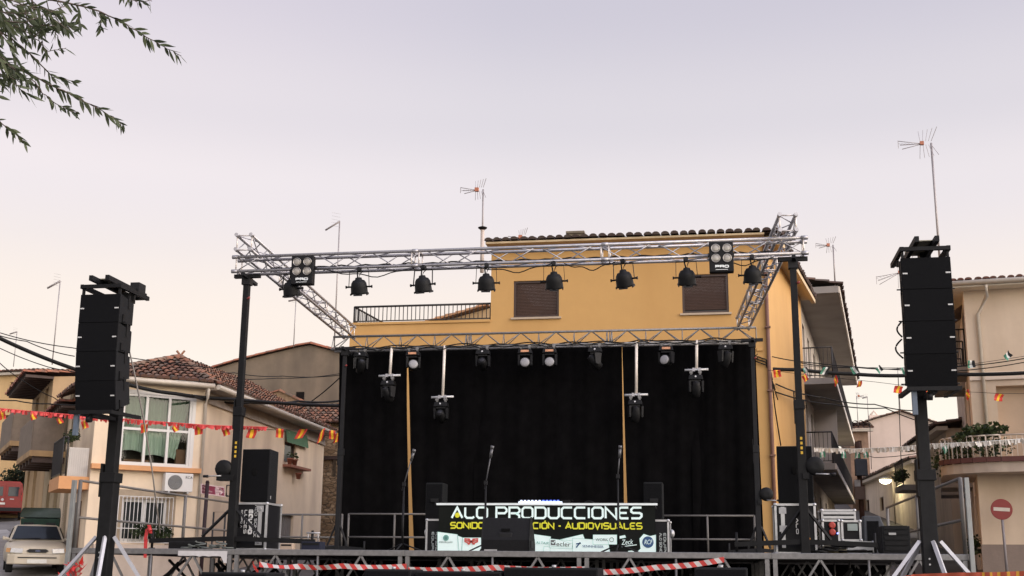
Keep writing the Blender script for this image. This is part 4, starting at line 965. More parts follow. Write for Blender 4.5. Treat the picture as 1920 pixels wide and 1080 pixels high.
# backdrop curtains ----------------------------------------------------
YBK = YRR + .32; ztop = ZR + .10
def X(px, py): return at(px, py, YBK).x
edges = [((636, 660), (632, 1025), (763, 668), (768, 1025)), ((764, 668), (777, 1025), (912, 664), (912, 1025)), ((890, 664), (888, 1025), (1044, 660), (1044, 1025)),
         ((1022, 660), (1022, 1025), (1166, 656), (1171, 1025)), ((1166.5, 656), (1179.5, 1025), (1316, 652), (1322, 1025)), ((1294, 652), (1300, 1025), (1416, 648), (1433, 1025))]
lab = ['beside the stone wall, outermost, up to the first bright gap', 'just past the first bright gap, behind the second drop pipe', 'behind the first wash light of the middle pair', 'between the middle pair of wash lights and the second bright gap', 'behind the third drop pipe, from the second bright gap onward', 'outermost at the yellow house end, behind the last drop pipe']
for k, (a, b, cc, d) in enumerate(edges):
    xa0, xa1, xb0, xb1 = X(*a), X(*b), X(*cc), X(*d); mb = MB(); n = 44; mrows = 14; ph = rnd.random() * 6
    zb0 = ZD + .02
    for j in range(mrows + 1):
        v = j / mrows; z = ztop + (zb0 - ztop) * v; l = xa0 + (xa1 - xa0) * v ** 1.1; r_ = xb0 + (xb1 - xb0) * v ** 1.3
        for i in range(n + 1):
            u = i / n; am = .010 + .016 * v
            mb.v.append(V((l + (r_ - l) * u, YBK + .015 * (k % 2) + am * math.sin(u * 19 + ph + .8 * math.sin(u * 5 + v)) + .006 * math.sin(u * 41 + 2 * v) + .02 * math.sin(v * 7 + u * 3), z)))
    for j in range(mrows):
        for i in range(n): q = j * (n + 1) + i; mb.face([q, q + 1, q + n + 2, q + n + 1], True)
    single('backdrop_curtain', mb, FAB, 'black cloth backdrop curtain ' + lab[k], 'curtain', ((xa0 + xb0) / 2, YBK, ztop), 'black backdrop curtains hung from the rear truss')
# added black sheet behind the substructure, standing in for shade under the deck
mb = MB(); n = 90
for i in range(n + 1): x = 1.25 + 11.75 * i / n; mb.v += [V((x, 8.06 + .04 * math.sin(i * 1.1) + .02 * math.sin(i * 2.7), .02)), V((x, 8.04 + .015 * math.sin(i * 1.1), ZD - .02))]
for i in range(n): mb.face([2 * i, 2 * i + 2, 2 * i + 3, 2 * i + 1], True)
single('added_dark_sheet', mb, FAB, 'added black sheet behind the stage, standing in for the dark under the deck', 'dark sheet', (8, 8.05, 0))
# PAR cans ---------------------------------------------------------------
def make_par():
    t = thing('par_can', 'x', 'stage light', (0, 0, 0), group='black par cans hung under the front truss')
    T = Matrix.Translation((0, 0, -.27)) @ Matrix.Rotation(R(20), 4, 'X')
    mb = MB(); mb.lathe([(.035, .135), (.05, .13), (.058, .10), (.095, .085), (.12, .045), (.132, -.02), (.136, -.10), (.140, -.125), (.115, -.12), (.10, -.02)], 20, T); mb.build('body', BLKM, t)
    mb = MB(); 
    for a in range(4):
        w = a * math.pi / 2; d1 = V((math.cos(w), math.sin(w), 0)); d2 = V((-d1.y, d1.x, 0)); mb.flat(T @ (d1 * .13 - d2 * .07 + V((0, 0, -.13))), T @ (d1 * .13 + d2 * .07 + V((0, 0, -.13))), .016, .03)
    mb.build('gel_frame', BLK, t)
    mb = MB()
    for s_ in (-1, 1): mb.flat((s_ * .165, 0, -.30), (s_ * .155, 0, -.045), .028, .006, (1, 0, 0)); mb.bar((s_ * .11, 0, -.285), (s_ * .20, 0, -.285), .014, 8); mb.lathe([(.02, 0), (.026, .02)], 8, Matrix.Translation((s_ * .195, 0, -.285)) @ Matrix.Rotation(R(90 * s_), 4, 'Y'))
    mb.flat((-.16, 0, -.045), (.16, 0, -.045), .03, .008); mb.build('yoke', BLKM, t)
    mb = MB(); mb.b2((-.03, -.03, -.04), (.03, .03, .03)); mb.bar((0, -.045, -.0), (0, .045, -.0), .034, 10); mb.build('clamp', BLK, t)
    mb = MB(); mb.tube([T @ V((0, .0, .12)), T @ V((.02, .03, .18)), V((.05, .03, -.02))], .008, 5); mb.tube([T @ V((-.01, -.01, .12)), V((-.03, .0, -.03))], .012, 5); mb.build('lamp_cable', cable, t)
    return t
par = make_par(); pl_ = ['first from the hooped truss end, partly behind the first blinder', 'against the sky, next after the first blinder', 'against the sky, above the middle of the balcony railing', 'at the corner edge of the yellow house', 'overlapping the first brown shutter', 'alone against plain yellow wall between the shutters', 'overlapping the corner of the second brown shutter', 'last one, beside the second blinder near the side truss']
for i, (px, py) in enumerate(((548, 520), (673, 519), (794, 516), (912, 510), (1038, 507), (1168, 503), (1286, 498), (1410, 493))):
    M = TR((at(px, py, YT).x, YT, ZT - .035), R(rnd.uniform(-14, 14)), R(rnd.uniform(-6, 6)), R(rnd.uniform(-3, 3)))
    if i == 0: par.matrix_world = M; ROOTM[par.name] = M; par['label'] = 'black par can ' + pl_[0]
    else: dup(par, M, 'black par can ' + pl_[i])
# blinders
def make_blinder():
    t = thing('blinder_light', 'x', 'stage light', (0, 0, 0), group='four-lamp blinder lights on the front truss'); w, h = .36, .47
    mb = MB(); mb.b2((-w / 2, -.16, -h / 2), (w / 2, -.02, h / 2)); mb.build('housing', BLKM, t, .012)
    for i in (-1, 1):
        for j in (0, 1):
            T = Matrix.Translation((i * .085, -.163, .13 - .155 * j)) @ Matrix.Rotation(R(90), 4, 'X'); mb = MB(); mb.lathe([(.066, -.003), (.068, .008), (.058, .012), (.056, .002)], 22, T)
            l = mb.build('lamp', mat('chrome ring', (.35, .33, .30), .3, .8), t)
            mb = MB(); mb.lathe([(.056, .001), (.045, .006), (.02, .009), (.003, .010)], 22, T); mb.build('lens', mat('frosted lamp glass', (.34, .32, .28), .25, .2, .2, 30), l)
    strokes_o = MB(); 
    strokes(strokes_o, 'PRO', (-.09, -.163, -.175), (1, 0, 0), (0, 0, 1), .045, .19, .3); strokes_o.build('lettering', WHITEP, t)
    mb = MB(); mb.b2((-.09, -.1635, -.205), (.09, -.162, -.198)); mb.build('small_print', WHITEP, t)
    mb = MB(); mb.flat((-w / 2 - .01, -.08, .06), (-w / 2 - .01, .1, .06), .01, .04); mb.flat((w / 2 + .01, -.08, .06), (w / 2 + .01, .1, .06), .01, .04); mb.build('bracket', BLK, t)
    return t
bl_ = make_blinder()
for i, (px, py, lb) in enumerate(((568.5, 508, 'four-lamp black blinder against the sky at the hooped truss end'), (1352, 483.5, 'four-lamp black blinder hung over the second brown shutter'))):
    p = at(px, py, YT - .12); M = TR((p.x, YT - .04, p.z), R(2))
    if i == 0: bl_.matrix_world = M; ROOTM[bl_.name] = M; bl_['label'] = lb
    else: dup(bl_, M, lb)
# moving heads
def make_head(kind, pan, tilt):
    """wash (broad pale lens) or spot (barrel); hangs from z = 0"""
    t = thing('moving_head', 'x', 'stage light', (0, 0, 0))
    mb = MB(); mb.hexa([V(q) for q in ((-.15, -.12, -.16), (.15, -.12, -.16), (.15, .12, -.16), (-.15, .12, -.16), (-.13, -.10, -.06), (.13, -.10, -.06), (.13, .10, -.06), (-.13, .10, -.06))]); b_ = mb.build('base', BLKM, t, .015)
    for s_ in (-.09, .09): mb = MB(); mb.b2((s_ - .02, -.025, -.07), (s_ + .02, .025, .03)); mb.bar((s_, -.04, 0), (s_, .04, 0), .036, 10); mb.build('clamp', ALU2, b_)
    mb = MB()
    if kind == 'wash': mb.b2((-.08, -.132, -.135), (.09, -.115, -.09)); mb.build('label_plate', mat('orange and white label', (.62, .30, .16), .5, 0, .45, 9), b_)
    else: mb.lathe([(.018, 0), (.018, .01)], 10, Matrix.Translation((0, -.112, -.10)) @ Matrix.Rotation(R(90), 4, 'X')); mb.build('status_dot', mat('pale dot', (.6, .6, .62), .4), b_)
    P = Matrix.Translation((0, 0, -.16)) @ Matrix.Rotation(R(pan), 4, 'Z'); mb = MB()
    for s_ in (-1, 1):
        mb.hexa([P @ V(q) for q in ((s_ * .13 - .02, -.055, -.25), (s_ * .13 + .02, -.055, -.25), (s_ * .13 + .02, .055, -.25), (s_ * .13 - .02, .055, -.25), (s_ * .13 - .025, -.08, -.02), (s_ * .13 + .025, -.08, -.02), (s_ * .13 + .025, .08, -.02), (s_ * .13 - .025, .08, -.02))])
        mb.lathe([(.06, -.022), (.065, 0), (.06, .022)], 14, P @ Matrix.Translation((s_ * .13, 0, -.2)) @ Matrix.Rotation(R(90), 4, 'Y'))
    mb.b2((-.1, -.08, -.2), (.1, .08, -.16)); mb.build('yoke', BLK, t, .006)
    H = P @ Matrix.Translation((0, 0, -.2)) @ Matrix.Rotation(R(tilt), 4, 'X')
    mb = MB()
    if kind == 'wash': mb.lathe([(.04, -.13), (.08, -.12), (.105, -.06), (.112, .05), (.112, .10), (.10, .105)], 24, H)
    else: mb.lathe([(.05, -.16), (.085, -.14), (.10, -.05), (.10, .06), (.08, .10), (.075, .17), (.06, .175)], 20, H)
    hd = mb.build('head', BLKM, t)
    mb = MB()
    if kind == 'wash': mb.lathe([(.098, .106), (.09, .115), (.05, .123), (.004, .126)], 24, H); mb.build('lens', mat('pale frosted lens', (.27, .265, .27), .35, 0, .18, 40), hd)
    else: mb.lathe([(.056, .176), (.03, .184), (.004, .187)], 16, H); mb.build('lens', mat('dark lens', (.03, .03, .035), .1), hd)
    return t
MH = [(677, 668, 'spot', 25, 50), (775, 664, 'wash', 18, 82), (906, 662, 'spot', 0, 70), (985, 661, 'wash', 4, 84), (1031, 660, 'wash', 3, 84), (1116, 657, 'spot', -60, 45), (1249, 652, 'wash', -22, 84), (1360, 650, 'spot', 40, 30)]
MLAB = ['black spot moving head at the first end of the rear truss, next to the mast', 'black wash moving head with round pale lens between the first two drop pipes', 'black spot moving head with a wide yoke, alone between second drop pipe and middle pair', 'black wash moving head, first of the close middle pair', 'black wash moving head, second of the close middle pair', 'black spot moving head just before the second bright gap', 'black wash moving head turned aside, between the last two drop pipes', 'black spot moving head at the yellow house end of the rear truss']
for (px, py, kd, pan, tl), lb in zip(MH, MLAB):
    M = TR((at(px, py, YRR - .14).x, YRR - .14, ZR - .03)); h_ = make_head(kd, pan, tl); h_.matrix_world = M; ROOTM[h_.name] = M; h_['label'] = lb; h_['group'] = 'moving head lights on the rear truss'
# drop pipes with a crossbar and a moving head under each
DP = [(731, 705, -30, 40), (830, 745, 0, 65), (1193, 741, 20, 25), (1306, 694, 10, 25)]
ORD = ['a short one nearest the stone wall', 'a long one past the first bright gap', 'a long one past the second bright gap', 'the shortest, nearest the yellow house']
for (px, py, pan, tl), o_ in zip(DP, ORD):
    p = at(px, py, YRR - .14); t = thing('drop_pipe', 'white drop pipe with crossbar, ' + o_, 'drop pipe', (p.x, YRR - .14, ZR), group='white drop pipes under the rear truss')
    mb = MB(); mb.bar((p.x + .02, YRR - .14, ZR + .03), (p.x, YRR - .14, p.z), .030, 12); mb.build('pipe', mat('pale aluminium pipe', (.82, .74, .64), .5, .2, .12, 14), t)
    mb = MB(); mb.bar((p.x - .24, YRR - .16, p.z - .0), (p.x + .24, YRR - .16, p.z + .01), .024, 10); mb.build('crossbar', mat('pale crossbar', (.60, .60, .60), .45, .3, .06, 10), t)
    for s_ in (-.06, .06): mb = MB(); mb.b2((p.x + s_ - .025, YRR - .20, p.z - .03), (p.x + s_ + .025, YRR - .12, p.z + .04)); mb.build('clamp', ALU, t)
    h_ = make_head('spot', pan, tl); M = TR((p.x - .02, YRR - .16, p.z - .05)); h_.matrix_world = M; ROOTM[h_.name] = M
    h_['label'] = 'black spot moving head under the drop pipe, ' + o_; h_['group'] = 'moving heads on the drop pipes'
# ================================================================== GEAR ON THE STAGE
# booth banner -----------------------------------------------------------
YBN = 3.4
bx0 = at(820, 985, YBN).x; bx1 = at(1231, 985, YBN).x; bz1 = at(1025, 943.5, YBN).z
bw = bx1 - bx0; bh = bz1 - ZD
bt = thing('booth_table', 'folding table behind the ALO banner carrying the glowing mixer', 'table', ((bx0 + bx1) / 2, YBN + .4, ZD))
mb = MB(); mb.b2((bx0 + .03, YBN + .05, bz1 - .06), (bx1 - .03, YBN + .85, bz1 - .02)); mb.build('tabletop', CASE, bt, .006)
for x in (bx0 + .3, bx1 - .3):
    for y in (YBN + .12, YBN + .78): mb = MB(); mb.bar((x, y, ZD), (x, y, bz1 - .06), .02, 8); mb.build('leg', STEEL, bt)
bn = thing('banner', 'black banner reading ALO PRODUCCIONES across the front of the booth table', 'banner', (bx0, YBN, ZD))
CLO = mat('black vinyl banner', (.006, .0078, .0062), .55, 0, .15, 5)
mb = MB(); n = 60; rows = 10
for j in range(rows + 1):
    for i in range(n + 1):
        u, v = i / n, j / rows; z = ZD + .01 + (bh - .03) * v; mb.v.append(V((bx0 + .02 + (bw - .04) * u, YBN + .012 + .006 * math.sin(u * 30) * v + .004 * math.sin(u * 11 + v * 5), z)))
for j in range(rows):
    for i in range(n): q = j * (n + 1) + i; mb.face([q, q + 1, q + n + 2, q + n + 1], True)
mb.build('cloth', CLO, bn)
WPRT = mat('glowing white vinyl print', (.72, .88, .84), .4, 0, .03, 6, emit=(.8, .95, .92), es=.22); YPRT = mat('glowing yellow vinyl print', (.72, .70, .03), .5, 0, .04, 6, emit=(.8, .78, .02), es=.08)  # prints glow faintly in place of light falling on them; no lamp inside
mb = MB(); mb.b2((bx0 - .02, YBN - .03, bz1 - .035), (bx1 + .02, YBN + .03, bz1)); mb.build('top_rail', mat('glowing aluminium rail', (.75, .80, .80), .35, .2, .05, 10, emit=(.8, .9, .9), es=.15), bn)  # faint glow given to the rail as painted brightness, it is no lamp
def BP(px, py, o=.0): # point on the banner plane from its survey pixel
    p = at(px, py, YBN - .004); return V((p.x, YBN - .004 - o, p.z))
t0_ = BP(847, 973); t1_ = BP(1203, 973); zt_ = BP(1000, 949.5)
def words(name, txt, mt, w, gap, o, hh, width):
    tot = sum(GL[ch][0] + gap for ch in txt) - gap; k = width / tot; x = 0
    for wd_ in txt.split(' '):
        wl = sum(GL[ch][0] + gap for ch in wd_) - gap; mb = MB(); strokes(mb, wd_, V(o) + V((x * k, 0, 0)), (1, 0, 0), (0, 0, 1), hh, wl * k, w, gap); mb.build(name, mt, bn); x += wl + gap + GL[' '][0] + gap
words('title_lettering', 'ALO PRODUCCIONES', WPRT, .17, .26, (t0_.x, YBN - .006, t0_.z), zt_.z - t0_.z, t1_.x - t0_.x)
mb = MB(); cdot = BP(857.5, 966); mb.lathe([(.045, 0), (.04, .002)], 18, Matrix.Translation((cdot.x, YBN - .007, cdot.z)) @ Matrix.Rotation(R(90), 4, 'X')); mb.build('yellow_dot', YPRT, bn)
t0_ = BP(845, 991.5); t1_ = BP(1203.5, 991.5); zt_ = BP(1000, 979)
words('subtitle_lettering', 'SONIDO - ILUMINaCIÓN - aUDIOVISUaLES', YPRT, .20, .27, (t0_.x, YBN - .006, t0_.z), zt_.z - t0_.z, t1_.x - t0_.x)
cards = [([(820.5, 997), (858, 1002), (862, 1040), (820.5, 1042)], 0), ([(858, 1004), (868, 1008), (866, 1040), (860, 1040)], 1), ([(867, 1008), (902, 1008), (908, 1040), (865, 1040)], 2), ([(990, 1000), (1033, 1006), (1031, 1040), (990, 1038)], 0), ([(1020, 1024), (1075, 1026), (1074, 1041), (1019, 1041)], 1),
         ([(1048, 1012), (1093, 1001.5), (1097, 1012), (1074, 1020)], 1), ([(1031, 1010), (1074, 1014), (1073, 1029), (1030, 1027)], 2), ([(1074, 1009), (1140, 1013), (1145, 1041), (1074, 1041)], 3), ([(1112, 1002.5), (1157, 1002.5), (1157, 1021), (1112, 1021)], 4), ([(1158, 1006), (1172, 1003), (1174, 1008), (1158, 1011)], 1), ([(1199, 1010), (1207, 1001), (1219, 1005), (1230, 1002.5), (1230, 1042), (1186, 1042), (1201, 1029)], 3), ([(1178, 1033), (1190, 1031), (1186, 1042), (1174, 1042)], 1)]
for pts, lv in cards:
    mb = MB(); mb.poly([BP(x, y, .003 + .0022 * lv) for x, y in pts]); mb.build('sponsor_card', WPRT, bn)
    # thin outline of the card
GREYP = mat('grey print', (.12, .13, .13), .5); REDP = mat('red print', (.62, .10, .08), .5); BLUEP = mat('blue print', (.03, .09, .22), .5); TEALP = mat('teal print', (.18, .42, .36), .5)
mb = MB()
for pts, lv in cards:
    k = len(pts)
    for i in range(k): mb.flat(BP(*pts[i], .0042 + .0022 * lv), BP(*pts[(i + 1) % k], .0042 + .0022 * lv), .004, .004, (0, 1, 0))
mb.build('card_outline', TEALP, bn)
o_ = YBN - .020
def btext(name, s, x, y, hpx, mt, x2=None, shear=0, tilt=0):
    p = BP(x, y); q = BP(x2, y + tilt) if x2 else None; hh = hpx / 103.0
    text_mesh(name, s, hh * 1.4, mt, bn, (p.x, o_, p.z), ((q - p) if q else (1, 0, 0)), (0, 0, 1), (q - p).length if q else None, shear)
def disc(name, px, py, r, mt, z=.0, M2=None, prof=None):
    p = BP(px, py); mb = MB(); T = Matrix.Translation((p.x, o_ - z, p.z)) @ Matrix.Rotation(R(90), 4, 'X'); mb.lathe(prof or [(r, 0), (r * .97, .002)], 24, T); return mb.build(name, mt, bn)
disc('round_emblem', 836.5, 1008.5, .052, TEALP); disc('round_emblem', 836.5, 1008.5, .03, mat('dark teal print', (.10, .25, .22), .5), .003)
btext('sponsor_lettering', 'AMERICAN AUDIO', 823, 1017.5, 2.6, GREYP, 849, 0, .5)
mb = MB(); p = BP(884, 1015)
for s_ in (-1, 1):
    for k in range(3): mb.flat(p + V((s_ * .02, -.02, -.045 + .04 * k)), p + V((s_ * .12, -.02, .0 + .022 * k)), .022, .006, (0, 1, 0))
mb.flat(p + V((-.06, -.022, -.05)), p + V((.06, -.022, .04)), .03, .006, (0, 1, 0)); mb.flat(p + V((-.06, -.022, .04)), p + V((.06, -.022, -.05)), .03, .006, (0, 1, 0)); mb.build('red_emblem', REDP, bn)
btext('sponsor_lettering', 'ALTAIR', 1005, 1019.5, 4.5, TEALP, 1029, .2, 1.5); disc('round_emblem', 999.5, 1013, .035, TEALP)
btext('sponsor_lettering', 'ecler', 1043, 1023.5, 7.5, mat('dark grey print', (.06, .065, .065), .5), 1070, 0, 1.2)
mb = MB(); p = BP(1033, 1022); mb.b2((p.x, o_, p.z), (p.x + .08, o_ - .002, p.z + .085)); eb = mb.build('square_emblem', GREYP, bn)
mb = MB(); mb.flat((p.x + .015, o_ - .003, p.z + .05), (p.x + .04, o_ - .003, p.z + .025), .012, .002, (0, 1, 0)); mb.flat((p.x + .04, o_ - .003, p.z + .025), (p.x + .075, o_ - .003, p.z + .07), .012, .002, (0, 1, 0)); mb.build('tick_mark', WPRT, eb)
btext('sponsor_lettering', 'SENNHEISER', 1092, 1026, 4.2, BLUEP, 1132, 0, 1.5)
mb = MB(); p = BP(1084, 1022); mb.flat(p + V((-.03, -.02, -.04)), p + V((.04, -.02, .045)), .02, .004, (0, 1, 0)); mb.flat(p + V((-.03, -.02, .02)), p + V((.05, -.02, .03)), .02, .004, (0, 1, 0)); mb.build('blue_emblem', BLUEP, bn)
btext('sponsor_lettering', 'WORK', 1117, 1014.5, 5, GREYP, 1140); p = BP(1147, 1012)
mb = MB(); mb.tube([V((p.x + .035 * math.cos(t * .5), o_, p.z + .035 * math.sin(t * .5))) for t in range(13)], .006, 4); mb.build('ring_emblem', GREYP, bn)
btext('sponsor_lettering', 'Zeck', 1165.5, 1021.5, 9, WPRT, 1187, .15, -1.2); mb = MB(); mb.flat(BP(1166, 1025, .016), BP(1194, 1021.5, .016), .012, .004, (0, 1, 0)); mb.build('underline', WPRT, bn)
disc('round_emblem', 1215, 1016.5, .095, BLUEP); btext('sponsor_lettering', 'RCF', 1207.5, 1020.5, 8, WPRT, 1224, .3, 0)
lastl = bpy.data.objects[-1] if False else None
for ob in [o for o in COL.objects if o.parent == bn and o.name.startswith('sponsor_lettering')]:
    if max(v.co.x for v in ob.data.vertices) > (BP(1223, 1016).x - bx0) - .02: ob.data.transform(Matrix.Translation((0, -.004, 0)))
# flight cases either side of the banner
def flight_case(label, x0, x1, y0, y1, h, z0=ZD, group=None, name='flight_case', latch=True, wheels=False):
    t = thing(name, label, 'flight case', ((x0 + x1) / 2, (y0 + y1) / 2, z0), group=group); e = .018
    zb0 = z0 + (.1 if wheels else 0); z1 = z0 + h
    mb = MB(); mb.b2((x0 + e, y0 + e, zb0 + e), (x1 - e, y1 - e, z1 - e)); mb.build('body', CASE, t, .004)
    mb = MB(); w = .032
    for x in (x0, x1 - w):
        for y in (y0, y1 - w): mb.b2((x, y, zb0 + w), (x + w, y + w, z1 - w))
    for z in (zb0, z1 - w):
        for y in (y0, y1 - w): mb.b2((x0 + w, y + .002, z), (x1 - w, y + w - .002, z + w))
        for x in (x0, x1 - w): mb.b2((x + .002, y0 + w, z), (x + w - .002, y1 - w, z + w))
    mb.build('edging', SILVER, t)
    for x in (x0, x1):
        for y in (y0, y1):
            for z in (zb0, z1): 
                mb = MB(); mb.lathe([(.008, -.024), (.025, -.017), (.030, 0), (.025, .017), (.008, .024)], 10, Matrix.Translation((x + (.016 if x == x0 else -.016), y + (.016 if y == y0 else -.016), z + (.016 if z == zb0 else -.016)))); mb.build('ball_corner', SILVER, t)
    return t
yc0, yc1 = YBN + .12, YBN + .95
fx0 = at(798, 1000, yc0).x; fx1 = at(1255, 1000, yc0).x; hc = at(810, 973, yc0).z - ZD
fc1 = flight_case('narrow black flight case standing at the A end of the banner', fx0, fx0 + .62, yc0, yc1, hc)
fc2 = flight_case('narrow black flight case standing at the S end of the banner', fx1 - .62, fx1, yc0, yc1, hc)
for fc, xx, s_ in ((fc1, fx0, -1), (fc2, fx1, 1)):
    mb = MB(); T = Matrix.Translation((xx + s_ * .01, yc0 + .25, ZD + hc * .62)) @ Matrix.Rotation(R(90 * s_), 4, 'Y'); mb.lathe([(.07, 0), (.075, .03), (.05, .06), (.02, .07)], 14, T); mb.build('butterfly_latch', STEEL, fc)
    for k, (s, dx) in enumerate((('EQUIPO', .13), ('ALO SONIDO', .20))):
        o = V((xx + (dx - .02 if s_ < 0 else -dx + .03), yc0 - .002, ZD + hc * .62)); mb = MB(); strokes(mb, s, o, (0, 0, -1), (1, 0, 0), .045, .36, .2); mb.build('side_lettering', mat('faded white print', (.5, .55, .53), .6), fc)
# column speakers behind
for px0, px1, pyt, lb in ((797, 830, 905, 'grey-black column loudspeaker behind the A end flight case'), (1207, 1243, 904, 'grey-black column loudspeaker behind the S end of the banner')):
    y = 5.2; x0 = at(px0, 950, y).x; x1 = at(px1, 950, y).x; z1 = at(px0, pyt, y).z; t = thing('loudspeaker', lb, 'loudspeaker', ((x0 + x1) / 2, y + .2, ZD))
    CAB2 = mat('dark grey cabinet', (.011, .012, .0125), .7, 0, .25, 30, .2)
    mb = MB(); mb.b2((x0, y + .012, ZD), (x1, y + .42, z1)); mb.build('cabinet', CAB2, t, .02)
    mb = MB(); mb.b2((x0 + .02, y, ZD + .05), (x1 - .02, y + .011, z1 - .03)); mb.build('grille', GRILLE, t)
    mb = MB(); xm = (x0 + x1) / 2; mb.b2((xm - .06, y - .03, z1 - .36), (xm + .09, y - .001, z1 - .30)); mb.b2((xm + .02, y - .02, z1 - .42), (xm + .06, y - .001, z1 - .36)); mb.build('handle', BLK, t)
# mixer on the table
ym = YBN + .15; mx0 = at(971, 940, ym).x; mx1 = at(1067, 940, ym).x
mt_ = thing('mixing_desk', 'small mixer with glowing white and blue keys on the booth table', 'mixer', ((mx0 + mx1) / 2, ym + .15, bz1))
mb = MB(); mb.b2((mx0, ym + .02, bz1 - .02), (mx1, ym + .5, bz1 + .03)); mb.build('body', CASE, mt_, .006)
mb = MB(); mb.b2((mx0 + .01, ym, bz1 + .0), (mx1 - .12, ym + .018, bz1 + .038)); mb.build('light_strip', mat('lit white strip', (.8, .85, 1), .4, emit=(.72, .82, 1), es=1.0), mt_)
for i in range(11):
    x = mx0 + .05 + (mx1 - mx0 - .25) * i / 10; mb = MB(); mb.lathe([(.02, 0), (.022, .03), (.014, .035)], 8, Matrix.Translation((x, ym + .06, bz1 + .03)))
    mb.build('key_light', mat('lit blue key', (.1, .15, .8), .4, emit=(.12, .2, 1), es=1.6) if i > 5 else mat('lit pale key', (.7, .75, .9), .4, emit=(.6, .7, 1), es=.8), mt_)
mb = MB(); mb.b2((mx1 - .1, ym + .05, bz1 + .03), (mx1 - .0, ym + .3, bz1 + .06)); mb.b2((mx1 - .16, ym + .1, bz1 + .062), (mx1 + .04, ym + .3, bz1 + .07)); mb.build('side_module', BLKM, mt_)
px = at(1103, 940, ym).x
t = thing('headphones', 'small black headphones lying on the booth table past the mixer', 'headphones', (px, ym + .2, bz1)); mb = MB(); mb.tube([(px - .09 + .18 * i / 10, ym + .15, bz1 + .02 + .03 * math.sin(math.pi * i / 10)) for i in range(11)], .012, 6); mb.build('headband', BLKM, t)
for s_ in (-1, 1): mb = MB(); mb.lathe([(.035, 0), (.04, .02), (.03, .03)], 12, Matrix.Translation((px + s_ * .09, ym + .15, bz1 - .005))); mb.build('ear_cup', BLKM, t)
# wedge monitor
yw = .55; wx0 = at(903, 1000, yw).x; wx1 = at(993, 1000, yw).x; wz = at(950, 971, yw + .1).z
t = thing('wedge_monitor', 'black wedge floor monitor in front of the banner, its back to the camera', 'floor monitor', ((wx0 + wx1) / 2, yw + .2, ZD))
pf = [(yw, ZD), (yw - .02, ZD + .17), (yw + .0, ZD + .23), (yw + .10, wz), (yw + .22, wz), (yw + .55, ZD + .12), (yw + .55, ZD)]
mb = MB(); k = len(pf); mb.v = [V((wx0, y, z)) for y, z in pf] + [V((wx1, y, z)) for y, z in pf]
mb.face(list(range(k))); mb.face(list(range(2 * k - 1, k - 1, -1)))
for i in range(k): mb.face([i, (i + 1) % k, k + (i + 1) % k, k + i])
mb.build('cabinet', mat('textured wedge plastic', (.010, .010, .011), .6, 0, .2, 30, .3), t, .018)
xm = (wx0 + wx1) / 2; mb = MB(); mb.b2((xm - .10, yw - .006, ZD + .09), (xm + .10, yw + .04, ZD + .275)); mb.build('connector_panel', BLK, t, .012)
mb = MB(); mb.b2((xm - .065, yw + .005, ZD + .30), (xm + .065, yw + .085, ZD + .335)); mb.build('handle_recess', mat('black recess', (.004, .004, .004), .9), t)
mb = MB(); mb.b2((wx0 + .05, yw - .035, ZD + .01), (wx0 + .24, yw - .022, ZD + .03)); mb.build('foot_strip', STEEL, t)
for s_, xx in ((-1, wx0), (1, wx1)): mb = MB(); mb.b2((xx + (.0 if s_ > 0 else -.012), yw + .1, ZD + .06), (xx + (.012 if s_ > 0 else 0), yw + .3, ZD + .16)); mb.build('side_handle', BLK, t)
# microphone stands
def mic_stand(label, px, y, knee, tipx, tipy):
    p = at(px, knee, y); q = at(tipx, tipy, y - .05); x = p.x; t = thing('microphone_stand', label, 'microphone stand', (x, y, ZD), group='microphone stands on the stage')
    mb = MB(); mb.bar((x, y, ZD + .08), (x, y, p.z), .014, 8); mb.bar((x, y, ZD + .06), (x, y, ZD + .75), .018, 8); mb.build('stem', BLKM, t)
    for k in range(3):
        w = 2 * math.pi * k / 3 + .5; mb = MB(); mb.bar((x, y, ZD + .13), (x + .33 * math.cos(w), y + .33 * math.sin(w), ZD + .02), .012, 6); mb.build('leg', BLKM, t)
    mb = MB(); d = (q - V((x, y, p.z))); mb.bar(V((x, y, p.z)) - d * .22, V((x, y, p.z)) + d, .010, 8); mb.build('boom', mat('grey boom', (.08, .08, .085), .4, .3), t)
    mb = MB(); mb.b2((x - .025, y - .03, p.z - .03), (x + .025, y + .03, p.z + .03)); mb.build('boom_joint', BLK, t)
    mb = MB(); dn = d.normalized(); mb.bar(q - dn * .07, q + dn * .07, .022, 10); mb.bar(q + dn * .07, q + dn * .12, .028, 10); mb.build('microphone', mat('grey microphone', (.12, .12, .125), .4, .4, .2, 30), t)
mic_stand('black microphone stand in front of the first bright gap in the curtains', 757.5, 1.6, 908, 773, 856)
mic_stand('black microphone stand behind the wedge monitor', 911, 1.3, 905, 921, 850)
mic_stand('black microphone stand in front of the last letters of the banner', 1158.5, 1.3, 893, 1162, 850)
mb = MB(); pts = [at(1146, 1028, 1.2) + V((0, 0, 0)), at(1170, 1022, 1.15)]; x = at(1160, 1000, .9).x
